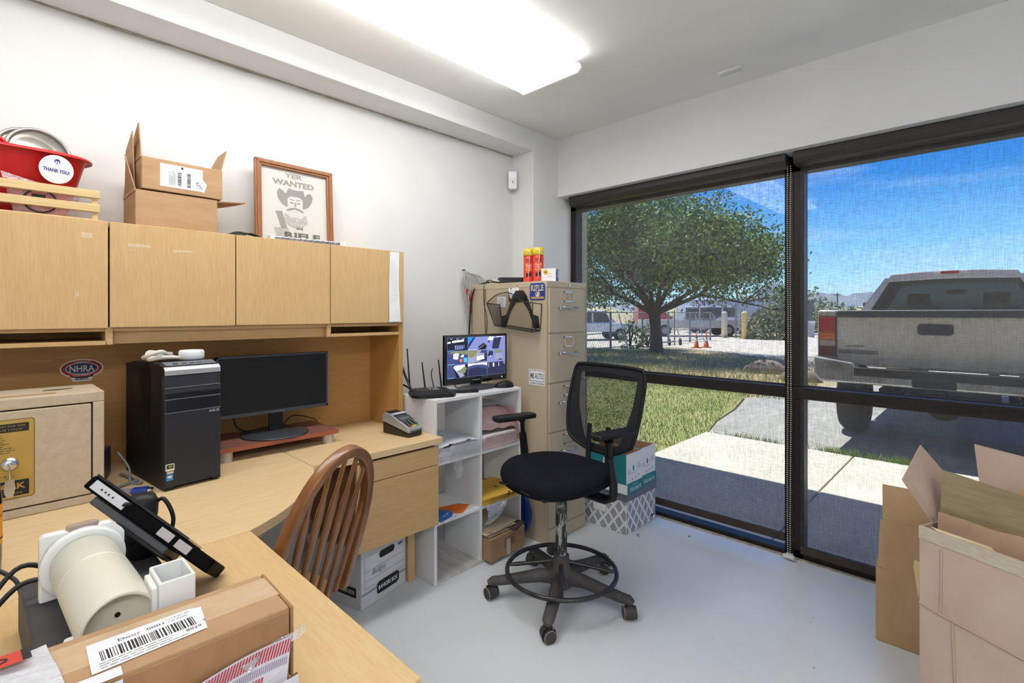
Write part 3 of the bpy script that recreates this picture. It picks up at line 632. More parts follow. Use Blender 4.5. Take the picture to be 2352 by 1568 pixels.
m = pc(); m.M = m.M @ Matrix.Translation((0, -.0012, 0)) @ Matrix.Rotation(math.radians(90), 4, 'X')
m.m(0).text('ASUS', .064, .249, .009, .034, .0014, bold=.01)

m.build('maker_badge', [mat('badge_silver', (200, 204, 210), .3), M_ink], t)
m = pc(); m.M = m.M @ Matrix.Translation((-.071, -.0012, .078)) @ Matrix.Rotation(math.radians(90), 4, 'X')
m.m(0).prism(rrect(.026, .024, .003), .0001, .0005); m.m(1).rect(-.010, .010, -.004, .009, .0008); m.m(2).disc(.001, .003, .006, .004, .0010); m.m(0).rect(-.009, .010, -.020, -.014, .0007)
m.m(3).rect(-.011, .009, -.043, -.022, .0007); m.m(0).disc(-.001, -.031, .007, .004, .001); m.build('chip_sticker', [mat('sticker_cream', (222, 216, 196), .5), M_ink, mat('sticker_green', (100, 160, 70), .5), mat('sticker_sky', (60, 140, 200), .5)], t)
# puck and white cord on tower
t = thing('power_puck', 'white round charging puck with looped white cord on the computer tower', 'charger', (.47, 2.1, 1.1645))
zt = DT + .4245
m = MB(); m.lathe([(.0005, 0), (.036, 0), (.040, .006), (.040, .028), (.036, .034), (.0005, .035)], (.487, 2.085, zt), 28); m.build('puck_body', M_white, t)
m = MB(); m.tube(spline([(.45, 2.08, zt + .008), (.40, 2.06, zt + .014), (.36, 2.09, zt + .008), (.37, 2.13, zt + .03), (.42, 2.12, zt + .016), (.39, 2.06, zt + .034), (.35, 2.07, zt + .02), (.36, 2.12, zt + .01), (.44, 2.10, zt + .010)], 8), .007, 8); m.build('cord', M_wcord, t)
m = MB().at((.41, 2.14, zt + .012), rz=.5); m.box(-.03, .03, -.015, .015, -.008, .014); m.build('plug', mat('plug_grey', (196, 198, 202), .5), t, bevel=.004)
# monitor riser + monitor
t = thing('monitor_riser', 'reddish wood monitor stand on white round feet on the desk', 'monitor stand', (.84, 2.3, DT))
MB().box(.60, 1.09, 2.17, 2.45, DT + .040, DT + .058).build('shelf_board', mat('cherry_board', (132, 88, 76), .45, c2=(116, 78, 72), ns=5, st=(.6, 5, 5)), t, bevel=.001)
MB().box(.5995, 1.0905, 2.1685, 2.17, DT + .0405, DT + .0575).build('edge_band', mat('cherry_edge', (160, 88, 60), .45), t)
for x, y in ((.632, 2.20), (1.055, 2.20), (.632, 2.42), (1.055, 2.42)): MB().cyl((x, y, DT), (x, y, DT + .040), .024, n=24).build('foot', mat('putty_foot', (196, 188, 176), .5), t, bevel=.002)
RZ = DT + .0583
def monitor(cx, y, z0, w, h, base_r, bz, label, grp):
    t = thing('monitor', label, 'monitor', (cx, y, bz), grp)
    b = .014
    m = MB(); m.box(cx - w / 2, cx + w / 2, y + .004, y + .026, z0, z0 + h); m.box(cx - w / 2 + .05, cx + w / 2 - .05, y + .026, y + .05, z0 + .04, z0 + h - .05)
    m.build('monitor_shell', M_black, t, bevel=.004)
    return t
t = monitor(.856, 2.285, .893, .475, .258, 0, RZ, 'black widescreen monitor switched off on the reddish stand', None)
m = MB(); x0, x1, z0, z1 = .6185, 1.0935, .893, 1.151
for a in ((x0, x1, z0, z0 + .014), (x0, x1, z1 - .009, z1), (x0, x0 + .009, z0, z1), (x1 - .009, x1, z0, z1)): m.box(a[0], a[1], 2.280, 2.289, a[2], a[3])
m.build('bezel', mat('slate_bezel', (58, 62, 72), .4), t, bevel=.001)
MB().box(x0 + .008, x1 - .008, 2.283, 2.2885, z0 + .013, z1 - .008).build('screen', mat('dark_screen', (22, 24, 27), .32, spec=.3), t)
m = MB().frame((.866, 2.2797, .8995), (1, 0, 0), (0, 0, 1)); m.text('SCEPTRE', 0, 0, .005, .05, 0, bold=.02); m.build('maker_badge', mat('badge_dim', (120, 122, 130), .5), t)
MB().box(.835, .895, 2.305, 2.318, RZ + .006, .98).build('stand_neck', M_black, t, bevel=.003)
m = MB(); m.lathe([(.0005, 0), (.135, 0), (.138, .003), (.132, .008), (.0005, .012)], (.855, 2.29, RZ), 40); m.build('stand_base', mat('slate_base', (56, 60, 68), .35), t)
m = MB(); m.tube(spline([(.70, 2.34, .90), (.72, 2.37, .84), (.76, 2.38, .81), (.80, 2.40, .806)], 8), .003, 6); m.tube(spline([(.92, 2.38, .81), (.98, 2.42, .84), (1.05, 2.44, .825), (1.10, 2.42, .80), (1.10, 2.40, .745), (1.04, 2.38, .744)], 8), .0025, 6)
m.build('lead', M_cord, t)
# card terminal
TR = math.radians(8)
t = thing('card_terminal', 'silver and black card payment terminal at the end of the desk', 'card reader', (1.39, 2.09, DT))
tm = lambda: MB().at((1.385, 2.09, DT), rz=TR)
m = tm(); m.prism([(-.088, 0), (.095, 0), (.098, .05), (.098, .058), (-.091, .020), (-.091, .008)], -.044, .044, 'x'); m.build('terminal_base', mat('warm_black', (44, 38, 34), .45), t, bevel=.006)
m = tm(); m.prism([(-.092, .020), (.098, .058), (.102, .088), (.085, .100), (.035, .096), (-.088, .046), (-.095, .036)], -.047, .047, 'x'); m.build('terminal_shell', M_silver, t, bevel=.006)
m = tm(); m.M = m.M @ Matrix.Translation((0, -.088, .0466)) @ Matrix.Rotation(math.atan2(.05, .123), 4, 'X')
m.m(0).rect(-.040, .040, .058, .118, .0012); m.m(1).rect(-.030, .030, .070, .092, .0018)
m.build('display', [mat('panel_dark', (58, 62, 66), .4), mat('lcd_green', (96, 110, 104), .3)], t)
m = tm(); m.M = m.M @ Matrix.Translation((0, -.088, .0466)) @ Matrix.Rotation(math.atan2(.05, .123), 4, 'X')
KC = ((206, 44, 50), (232, 204, 60), (80, 190, 80))
for i in range(3): 
    k = MB(); k.M = m.M.copy(); k.box(-.034 + i * .024, -.016 + i * .024, .006, .013, 0, .003); k.build('key', mat('key_%d' % i, KC[i], .4), t, bevel=.0008)
for rr in range(4):
    for cc in range(3): m.box(-.034 + cc * .024, -.016 + cc * .024, .017 + rr * .010, .024 + rr * .010, 0, .0035)
m.m(1)
for rr in range(4):
    for cc in range(3): m.rect(-.028 + cc * .024, -.022 + cc * .024, .019 + rr * .010, .022 + rr * .010, .0037)
m.build('keypad', [M_black, M_paper], t)
m = tm(); m.M = m.M @ Matrix.Translation((0, .06, .0985)) @ Matrix.Rotation(math.radians(3), 4, 'X'); m.m(0).box(-.034, .034, -.014, .030, 0, .003); m.m(1).box(-.038, .038, -.045, -.018, -.002, .002); m.build('printer_cover', [M_black, mat('label_lilac', (196, 200, 216), .4)], t, bevel=.0015)
m = tm(); m.box(-.034, .034, -.0975, -.090, .026, .029); m.build('card_slot', M_ink, t)
# odds and ends between safe and tower
t = thing('blue_folder', 'dark blue folder standing on the desk behind the safe', 'folder', (.27, 2.32, DT))
m = MB().sheet([(.245, 2.20, DT + .002), (.285, 2.36, DT + .002), (.285, 2.36, DT + .10), (.245, 2.20, DT + .115)], .014); m.build('folder_cover', mat('folder_navy', (38, 48, 96), .4), t, bevel=.002)
m = MB(); m.tube(spline([(.30, 2.27, DT + .09), (.325, 2.22, DT + .04), (.32, 2.15, DT + .006), (.345, 2.12, DT + .008), (.33, 2.20, DT + .006), (.31, 2.28, DT + .008)], 8), .004, 6)
m.build('cable', mat('grey_cable', (140, 142, 148), .5), t)
t = thing('video_plug', 'blue video cable connector lying on the desk beside the tower', 'plug', (.33, 2.02, DT))
vp = lambda: MB().at((.328, 2.02, DT), rz=math.radians(-30))
vp().box(-.025, .02, -.015, .015, .001, .016).build('plug_body', mat('plug_blue', (34, 66, 160), .4), t, bevel=.003)
vp().box(.02, .032, -.010, .010, .004, .013).build('plug_shell', M_chrome, t, bevel=.001)
m = vp(); m.tube(spline([(-.025, 0, .008), (-.06, .01, .010), (-.09, .06, .006), (-.06, .12, .006)], 6), .005, 6); m.box(-.045, -.025, -.009, .009, .002, .015); m.build('cable', MATS['grey_cable'], t)

# ================================================================ foreground bench: pipe device
t = thing('pipe_cradle', 'cream plastic pipe lying on a grey plinth with white end plate', 'pipe device', (.12, 1.1, DT))
BZ = .830
PB = [(.026, 1.304), (.228, 1.310), (.234, .884), (.044, .884)]
m = MB(); m.prism(PB[::-1], DT, BZ); m.build('plinth', mat('grey_plinth', (72, 73, 77), .6, c2=(60, 61, 65), ns=12), t, bevel=.003)
# pipe axis
P1 = Vector((.107, 1.176, .887)); P2 = Vector((.122, .896, .884)); AX = (P2 - P1).normalized()
def tube_ring(prof, name, mt): m = MB(); m.lathe(prof, P1, 56, AX); return m.build(name, mt, t)
L_ = (P2 - P1).length
m = MB()
for pr in ([(.0005, L_ - .022), (.036, L_ - .022), (.0405, L_ - .017)], [(.0408, L_ - .017), (.0418, L_ - .001)], [(.0418, L_ - .001), (.0436, L_ + .0005), (.0458, L_ - .0015)], [(.0458, L_ - .0015), (.0478, L_ - .008), (.0482, L_ * .43)], [(.0482, L_ * .43), (.0470, L_ * .42)], [(.0470, L_ * .42), (.0470, L_ * .40)], [(.0470, L_ * .40), (.0480, L_ * .39)], [(.0480, L_ * .39), (.0478, -.01), (.0005, -.01)]): m.lathe(pr, P1, 56, AX)
m.build('pipe', M_pvc, t)
tube_ring([(.046, .014), (.056, .014), (.0595, .010), (.060, .0), (.046, .0)], 'collar_ring', M_hdpe)
u = AX.cross(Vector((0, 0, 1))).normalized()
m = MB().frame(P1 - AX * .002, -u, (0, 0, 1)); pl = [(-.058, -.056), (.060, -.056), (.060, .034), (.040, .057), (-.052, .059), (-.058, .053)]
m.prism(pl, -.018, 0); m.build('end_plate', M_hdpe, t, bevel=.003)
m = MB().frame(P1 - AX * .010 + Vector((0, 0, .056)), u, AX); m.prism(rrect(.046, .018, .008), -.004, .009); m.build('clamp', mat('smoky_clear', (170, 150, 140), .1), t, bevel=.003)
c2 = MB(); 
for sgn in (-1, 1):
    q = P2 - AX * .030 + u * (.050 * sgn)
    c = MB().frame((q.x, q.y, BZ), u, AX); c.prism([(-.008, -.010), (.008, -.010), (.008, .012), (-.008, .012)], 0, .048); c.build('cradle_block', M_hdpe, t, bevel=.005)
m = MB().frame(P2 - AX * .0205 + Vector((0, 0, .008)), u, (0, 0, 1)); m.disc(0, 0, .0035, .0035, -.0005); m.disc(0, 0, .0035, .0035, .0005); m.build('vent_hole', M_dark, t)
m = MB().frame(P2 - AX * .10, u, AX); m.grid(lambda a, b: (.0485 * math.cos(math.radians(168 + 22 * a)), -.05 + .09 * b, .0485 * math.sin(math.radians(168 + 22 * a)) * -1), 6, 1); m.build('pipe_label', M_paper, t)
# black cables
m = MB()
for k, (a, b) in enumerate((((.075, 1.23), .006), ((.08, 1.19), .004))):
    m.tube(spline([(a[0], a[1], BZ + .03), (.02, 1.22 - .03 * k, BZ + .055 - .02 * k), (-.05, 1.14 - .03 * k, .80), (-.075, 1.02, .77), (-.06, .92, .752)], 8), .0042, 8)
m.tube(spline([(.06, 1.10, .79), (0, 1.09, .79), (-.05, 1.07, .775), (-.12, 1.02, .76)], 8), .009, 8)
m.tube(spline([(.045, 1.06, .775), (-.02, 1.05, .77), (-.08, 1.0, .755)], 8), .006, 8)
m.tube(spline([(.030, 1.305, .805), (.02, 1.33, .83), (-.02, 1.37, .845), (-.09, 1.40, .80), (-.15, 1.40, .745)], 8), .0035, 8)
tag(m.build('bench_cables', M_cord), 'black cables curling off the left side of the grey plinth', 'cable')
# square cup
t = thing('square_cup', 'white square plastic holder standing open beside the pipe', 'holder', (.19, .92, BZ))
cp = lambda: MB().at((.189, .9215, BZ + .0005), rz=math.radians(0))
a, b, w = .0235, .036, .0045; h = .084
m = cp(); 
for q in ((-a, a, -b, -b + w), (-a, a, b - w, b), (-a, -a + w, -b + w, b - w), (a - w, a, -b + w, b - w)): m.box(q[0], q[1], q[2], q[3], 0, h + .016)
m.box(-a + w, a - w, -b + w, b - w, 0, .01); m.box(-a - .008, -a, -b + .006, b - .01, 0, h + .010)
m.build('holder_body', M_hdpe, t, bevel=.002)
# tilted tablet on a clamp mount
t = thing('tablet_mount', 'black tablet tilted on a clamp arm above the grey plinth', 'tablet', (.22, 1.25, BZ))
A0 = Vector((.138, 1.295, 1.010)); A1 = Vector((.307, 1.120, .838)); dx = (A1 - A0); LW = dx.length; dx.normalize()
vw = Vector((.22, 1.21, -.41)).normalized()
yv = (vw - dx * vw.dot(dx)).normalized(); nv = dx.cross(yv) * -1
if nv.z < 0: nv = -nv
TB = lambda: MB().frame(A0, dx, yv)
m = TB(); sgn = 1 if (dx.cross(yv)).z > 0 else -1
def sb(x0, x1, y0, y1, z0, z1): return (x0, x1, y0, y1, min(z0 * sgn, z1 * sgn), max(z0 * sgn, z1 * sgn))
m.box(*sb(0, LW, 0, .17, -.030, -.004)); m.build('tablet_case', mat('tablet_black', (16, 16, 18), .7, spec=.05), t, bevel=.004)
TB().box(*sb(.004, LW - .07, -.001, .165, -.004, .001)).build('tablet_screen', M_blackg, t, bevel=.001)
m = TB()
m.box(*sb(.012, .090, -.0022, .0005, -.026, -.008)); m.build('port_strip', mat('light_strip', (206, 208, 214), .5), t, bevel=.001)
m = TB()
for x in (.032, .041, .049, .059): m.box(*sb(x, x + .0032, -.003, .0, -.019, -.0155))
m.build('button', M_ink, t)
for x in (.172, .214): 
    TB().box(*sb(x, x + .032, -.0022, .0005, -.025, -.009)).build('label_pad', mat('pad_grey', (186, 182, 184), .5), t, bevel=.001)
TB().box(*sb(.030, LW - .09, .01, .14, -.046, -.030)).build('grip_plate', mat('grip_grey', (70, 72, 78), .5), t, bevel=.003)
TB().box(*sb(.10, LW - .08, .0, .10, -.052, -.045)).build('grip_bar', M_black, t, bevel=.003)
bx, by = .205, 1.262
m = MB(); m.lathe([(.0005, 0), (.018, 0), (.026, .012), (.030, .04), (.029, .06), (.026, .075), (.029, .085), (.030, .11), (.024, .125), (.0005, .128)], (bx, by, BZ), 28)
m.build('clamp_arm', M_black, t); MB().cyl((bx + .01, by - .03, BZ + .05), (bx + .012, by - .036, BZ + .05), .013, n=20).build('tension_knob', mat('knob_black', (34, 34, 38), .5), t, bevel=.001)
m = MB(); m.cyl((bx, by, BZ + .12), A0 + dx * .13 + yv * .05 + nv * -.045, .011, n=14); m.ell(tuple(A0 + dx * .13 + yv * .05 + nv * -.048), (.022, .022, .022)); m.build('ball_joint', M_black, t)
m = MB()
m.tube(spline([(bx + .02, by, BZ + .10), (bx + .035, by - .02, BZ + .115), (bx + .05, by - .03, BZ + .07), (bx + .035, by - .02, BZ + .02), (bx + .01, by, BZ + .02)], 8), .004, 6)
m.tube(spline([(bx - .01, by - .02, BZ + .11), (bx - .03, by - .02, BZ + .12), (bx - .035, by, BZ + .08), (bx - .02, by + .01, BZ + .03)], 8), .004, 6)
m.tube(spline([A0 + dx * .06 + nv * -.04 + yv * .04, Vector((bx - .035, by, BZ + .12)), Vector((bx - .04, by, BZ + .04)), Vector((bx - .02, by + .02, BZ))], 8), .0032, 6)
m.build('cable', M_cord, t)
# bottle at the left edge
t = thing('wine_bottle', 'dark wine bottle with an orange label at the left end of the desk', 'bottle', (-.032, 1.615, DT))
bc = (-.036, 1.62, DT)
m = MB(); m.lathe([(.0005, 0), (.036, 0), (.042, .008), (.043, .04), (.043, .17), (.040, .20), (.026, .235), (.016, .255), (.0145, .30), (.0155, .305), (.0155, .315), (.0005, .316)], bc, 40); m.build('bottle_glass', mat('dark_glass', (18, 22, 18), .08, coat=.6), t)
def around(u, v, r, z0, z1, a0, a1): a = math.radians(a0 + (a1 - a0) * u); return (bc[0] + r * math.cos(a), bc[1] + r * math.sin(a), DT + z0 + (z1 - z0) * v)
m = MB(); m.grid(lambda u, v: around(u, v, .0434, .072, .162, -130, 20), 20, 2); m.m(1); m.grid(lambda u, v: around(u, v, .0437, .084, .088, -130, 20), 20, 1)
for k, (a, z) in enumerate(((-74, .134), (-52, .134), (-30, .134))):
    pass
def curved(txt, a_c, zc, h, w):
    tmp = MB().text(txt, 0, 0, h, w, 0); vs = [around((math.degrees(v.x / .0438) + a_c) / 360., 0, .0438, zc + v.y, 0, 0, 360) for v in tmp.V]; m.add(vs, tmp.F)
curved('Campo', -52, .136, .012, .06); curved('VIEJO', -55, .118, .005, .04); curved('RIOJA', -55, .104, .004, .03); curved('crianza tinto', -58, .078, .003, .04)
m.build('bottle_label', [mat('orange_label', (240, 158, 36), .5), mat('label_brown', (70, 34, 24), .6)], t)

# ---- big shipping box in the foreground
t = thing('shipping_box', 'long brown shipping box with barcode label in the foreground', 'box', (.16, .87, DT), None)
BXZ = .792
SB = lambda: MB().at((.2985, .7435, BXZ), rz=math.radians(-1.5))
# local: x to the left (negative), y away
m = SB(); m.box(-.36, 0, 0, .128, 0, .108); m.build('box_body', M_card, t, bevel=.004)
m = SB(); m.box(-.36, -.002, -.0035, .0, .003, .104); m.build('front_flap', mat('cardboard_deep', (172, 130, 92), .8, c2=(158, 116, 80), ns=6, st=(3, 1, 1), bump=.04, bs=90), t, bevel=.0015)
m = SB(); m.box(0, .0045, -.002, .126, .006, .1075); m.build('end_flap', M_cardd, t, bevel=.001)
m = SB(); m.box(-.30, .0, .045, .11, .1078, .1084); m.build('tape_strip', mat('glossy_card_tape', (202, 172, 138), .2, c2=(210, 184, 154), ns=20, st=(1, 2, 1), coat=.4), t)
# label on top
q0 = Vector((.0915, .916, 0)); q1 = Vector((.0955, .845, 0))
m = MB().frame((.141, .806, BXZ + .1091), (1, .012, 0), (-.02, 1, 0)); m.m(0).poly([(-.064, -.036), (.058, -.034), (.066, .028), (.052, .034), (-.062, .036)], 0)
m.m(1).bars(-.052, .050, -.014, .010, 40, .0003, 2); m.text('Door  0001', -.006, .021, .0060, .050, .0003); m.text('8029', .045, -.021, .0060, .018, .0003); m.text('T', .060, -.012, .0055, None, .0003)
m.m(2).text('CO 8161 80', .036, .027, .0035, .028, .0003); m.text('CO 81650', .036, .020, .0035, .024, .0003); m.lines(-.055, .045, -.030, -.019, 3, .0012, .0003, 4)
m.build('barcode_label', [M_paper, M_ink, M_grey], t)
m = SB(); m.M = m.M @ Matrix.Translation((0, -.004, 0)) @ Matrix.Rotation(math.radians(90), 4, 'X')
m.m(0).rect(-.30, -.195, .004, .104, .0006); m.m(1).text('1 OF 1', -.214, .095, .006, .022, .0010); m.text('WGT: 10.4.4', -.245, .078, .006, .05, .0010); m.lines(-.29, -.22, .02, .06, 5, .0016, .001, 6); m.rect(-.29, -.24, .086, .0872, .001)
m.build('address_label', [M_paper, M_ink], t)
m = SB(); m.M = m.M @ Matrix.Translation((.112, 0, .1088)); m.m(0).rect(-.30 - .112, -.195 - .112, -.004, .016, .0005)
m.build('address_label', [M_paper, M_ink], t)
t = thing('flat_parcel', 'flat parcel in brown card lying under the long shipping box', 'parcel', (.12, .82, DT))
MB().at((.11, .812, DT), rz=.01).box(-.19, .178, -.060, .060, 0, .051).build('parcel_body', M_card, t, bevel=.003)
# striped plastic mailer against the box
t = thing('striped_mailer', 'clear plastic pouch with red diagonal stripes against the front of the shipping box', 'pouch', (.22, .80, DT))
MR = mat('stripe_red', (190, 50, 58), .35); MWp = mat('pouch_white', (226, 222, 232), .3, c2=(206, 204, 216), ns=20, bump=.5, bs=60)
def PU(u, v, off=0): return (.125 + .172 * u - .02 * (1 - v), .736 - .002 * math.sin(u * 7) - .022 * (1 - v) - off, .770 + (.020 + .072 * (1 - .25 * (1 - u) ** 2)) * v)
m = MB(); m.grid(lambda u, v: PU(u, v), 20, 8); m.m(1)
for i in range(44):
    a = i / 44; b = a + .012
    for v0, v1 in ((.80, .98), (.30, .62)):
        if v0 < .5 and i > 34: continue
        m.add([PU(min(a, 1), v0, .0012), PU(min(b, 1), v0, .0012), PU(min(b + .02, 1), v1, .0012), PU(min(a + .02, 1), v1, .0012)], [(0, 1, 2, 3)])
m.m(2)
for i in range(60):
    a = .02 + i / 62; m.add([PU(a, .66, .0014), PU(a + .006, .66, .0014), PU(a + .008, .76, .0014), PU(a + .002, .76, .0014)], [(0, 1, 2, 3)])
m.build('pouch_film', [MWp, MR, mat('print_mauve', (140, 130, 150), .5)], t)
m = MB(); m.grid(lambda u, v: (.17 + .125 * u, .709 - .003 * math.sin(u * 11 + v * 3) - .01 * (1 - v), .765 + (.035 + .022 * u) * v), 16, 6); m.m(1); m.tube([(.232, .698, .77), (.238, .703, .806)], .0012, 5)
m.m(2); m.text if 0 else None
m.frame((.262, .698, .792), (1, 0, 0), (0, .1, 1)); m.rect(-.014, .014, -.004, .002, .002)
m.build('inner_sleeve', [MWp, mat('dark_line', (110, 84, 60), .6), mat('olive_patch', (168, 168, 80), .6)], t)
m = MB(); m.grid(lambda u, v: (.225 + .092 * u, .736 - .004 * math.sin(u * 9), .836 + .022 * u + .014 * v), 10, 2); m.build('clear_flap', M_film2, t)
t = thing('crumpled_wrap', 'crumpled grey plastic wrap under the corner of the shipping box', 'wrap', (.31, .79, DT))
m = MB(); rr = random.Random(9); m.grid(lambda u, v: (.225 + .085 * u, .715 + .035 * v + rr.uniform(-.003, .003), DT + .022 + .024 * math.sin(math.pi * v) * rr.uniform(.6, 1.2)), 16, 8); m.build('wrap_film', M_film2, t)
tag(MB().sheet([(.297, .735, DT + .003), (.312, .742, DT + .003), (.316, .762, DT + .045), (.300, .752, DT + .050)], .004).build('torn_cardboard', M_cardd), 'torn cardboard scrap at the corner of the shipping box', 'scrap')
# packing-list pouch in the lower left corner
t = thing('packing_slip', 'white plastic packing slip pouch with red band in the lower left corner', 'pouch', (.0, .93, DT + .115))
m = MB(); m.grid(lambda u, v: (-.14 + .195 * u - .012 * v, .765 + .115 * v, BXZ + .1105 + .010 * math.sin(u * 3.1) * math.sin(v * 3.1) + .0012 * math.sin(u * 23 + v * 9)), 20, 12)
m.build('pouch_film', mat('milky_pouch', (226, 228, 234), .25, c2=(212, 215, 222), ns=9, bump=.6, bs=40), t)
m = MB().frame((-.022, .846, BXZ + .1250), (1, .06, -.03), (-.06, 1, 0)); m.m(0).rect(-.08, .05, -.014, .014, 0); m.m(1).rect(.042, .050, -.014, .014, .0004); m.text('ENCLOSED', -.022, 0, .013, .105, .0005, bold=.02); m.build('red_band', [mat('band_red', (206, 62, 44), .5), M_ink], t)
# ================================================================ white cube shelf
t = thing('cube_shelf', 'white open shelf unit of two columns between the desk and the beige cabinet', 'shelf unit', (1.785, 2.12, 0))
a, b, ya, yb, zh, w = 1.4835, 2.104, 1.965, 2.265, .905, .016
MB().box(a, b, ya, yb, zh - w, zh).build('top_board', M_white, t, bevel=.001)
for x in (a, b - w): MB().box(x, x + w, ya, yb, 0, zh - w).build('side_panel', M_white, t, bevel=.001)
MB().box(1.783, 1.783 + w, ya, yb, w, zh - w).build('divider', M_white, t, bevel=.001)
MB().box(a + w, b - w, ya, yb, 0, w).build('bottom_board', mat('scuffed_white', (214, 212, 206), .6, c2=(168, 164, 154), ns=9, st=(2, .5, 1), lo=.35, hi=.8, det=8), t, bevel=.001)
for (x0, x1) in ((a + w, 1.783), (1.783 + w, b - w)):
    for z in (.286, .580): MB().box(x0, x1, ya, yb, z, z + w).build('shelf', M_white, t, bevel=.001)
m = MB()
for x0 in (a + w + .004, 1.803): m.box(x0, x0 + .07, yb - .006, yb, .605, .885)
m.build('back_strip', M_white, t)
def stack(name, label, cat, x0, x1, y0, y1, z0, z1, n, mt, grp=None, wob=.004, seed=1):
    t = thing(name, label, cat, ((x0 + x1) / 2, (y0 + y1) / 2, z0), grp); r = random.Random(seed); m = MB(); k = (z1 - z0) / n
    for i in range(n):
        a_, b_, c_, d_ = [r.uniform(-wob, wob) for _ in range(4)]; m.box(x0 + a_, x1 + b_, y0 + c_, y1 + d_, z0 + i * k, z0 + (i + .86) * k)
    m.build('sheets', mt, t); return t
M_env = mat('envelope_white', (222, 224, 230), .8, c2=(204, 206, 214), ns=22)
M_pink = mat('pink_bag', (206, 172, 172), .5, c2=(188, 150, 150), ns=10, bump=.3, bs=40)
# stack of forms with clips, top left cell
t = stack('form_stack', 'stack of white envelopes in clear film in the top left cell of the white shelf', 'paper stack', 1.50, 1.775, 1.955, 2.19, .5965, .665, 14, M_env)
m = MB(); m.grid(lambda u, v: (1.495 + .27 * u, 1.948 + .25 * v, .668 + .012 * math.sin(u * 3) + .010 * v), 8, 6); m.build('top_sheet', mat('grey_sheet', (196, 200, 212), .8), t)
m = MB(); m.box(1.53, 1.70, 1.944, 1.952, .668, .673); m.cyl((1.56, 1.944, .676), (1.585, 1.944, .676), .006, n=8); m.cyl((1.67, 1.944, .680), (1.695, 1.944, .680), .006, n=8); m.build('binder_clip', M_ink, t)
m = MB(); rr = random.Random(4); m.grid(lambda u, v: (1.56 + .235 * u, 1.948 - .012 * math.sin(v * 3) - rr.uniform(0, .010), .60 + .085 * v + rr.uniform(-.006, .006)), 16, 7); m.build('shrink_film', M_film, t)
m = MB(); m.grid(lambda u, v: (1.60 + .05 * u + rr.uniform(-.006, .006), 1.955 - rr.uniform(0, .012), .50 + .095 * v), 6, 9); m.build('torn_film', M_film, t)
# pink bags, top right cell
t = stack('form_stack', 'stack of forms in pink plastic in the top right cell of the white shelf', 'paper stack', 1.802, 2.07, 1.962, 2.2, .5965, .662, 10, mat('pinkish_sheets', (214, 188, 190), .7, c2=(196, 166, 168), ns=12), wob=.003, seed=3)
m = MB().box(1.802, 2.05, 1.958, 2.19, .6625, .672); m.build('top_sheet', mat('rose_white', (232, 224, 226), .7), t)
t = thing('pink_bag', 'crumpled pale pink plastic bag slumping over the form stack in the white shelf', 'bag', (1.93, 2.05, .673))
def bag(u, v):
    x = 1.804 + .265 * u; prof = .10 + .085 * math.sin(1.2 + v * 1.9); return (x + .004 * math.sin(v * 20 + u * 6), 1.99 + .20 * v - .03 * math.sin(v * 3.1) * u - .02 * u, .674 + (prof - .05 * u * u) * math.sin(min(v * 2.0 + .12, 1.57)) + .004 * math.sin(u * 17 + v * 11))
m = MB(); m.grid(bag, 22, 16); m.build('bag_film', M_pink, t)
m = MB(); m.grid(lambda u, v: (2.02 + .065 * u, 1.955 - .015 * u + .10 * v * (1 - u * .5), .800 - .19 * u ** 1.3 + .004 * math.sin(v * 12)), 10, 6); m.build('bag_edge', M_pink, t)
m = MB(); m.grid(lambda u, v: (1.85 + .20 * u, 2.02 + .2 * v, .812 + .012 * (1 - u) + .006 * v), 6, 4); m.build('folded_sheet', M_env, t)
# middle left: orange, blue papers
t = thing('orange_leaflet', 'bright orange paper with writing on the middle left shelf', 'paper', (1.63, 2.05, .303))
m = MB().frame((1.640, 2.045, .3085), (1, .0, 0), (.1, 1, 0)); m.m(0).poly([(-.11, -.03), (.02, -.085), (.12, -.02), (.085, .03), (-.03, .065), (-.10, .06)], 0); m.m(1).lines(-.07, .05, -.04, .03, 5, .003, .0006, 2)
m.build('leaflet', [mat('paper_orange', (240, 120, 24), .8), mat('orange_ink', (150, 66, 20), .8)], t)
t = thing('white_papers', 'white loose papers under the orange sheet on the middle left shelf', 'paper', (1.64, 2.06, .3025))
m = MB(); m.at((1.655, 2.06, .3025), rz=.08).box(-.11, .10, -.09, .13, 0, .004); m.at((1.60, 2.04, .3025), rz=-.3).box(-.09, .10, -.055, .12, .0, .002); m.build('sheets', M_paper, t)
t = thing('blue_booklet', 'blue booklet lying over pale papers at the front of the middle left shelf', 'booklet', (1.55, 1.99, .3025))
m = MB(); m.at((1.543, 1.985, .3025), rz=.35); m.box(-.045, .075, -.05, .04, .0045, .008); m.build('papers_below', M_env, t)
m = MB(); m.at((1.54, 1.995, .3125), rz=.3); m.m(0).prism([(-.05, -.045), (.03, -.05), (.065, -.035), (.078, 0), (.06, .045), (-.05, .045)], 0, .006); m.m(1).text('Budget', .028, -.018, .016, .055, .0065, rot=.15); m.m(2).box(-.05, .01, .012, .05, .006, .0085)
m.build('cover', [mat('booklet_blue', (20, 96, 170), .5), M_paper, mat('booklet_navy', (34, 42, 66), .6)], t)
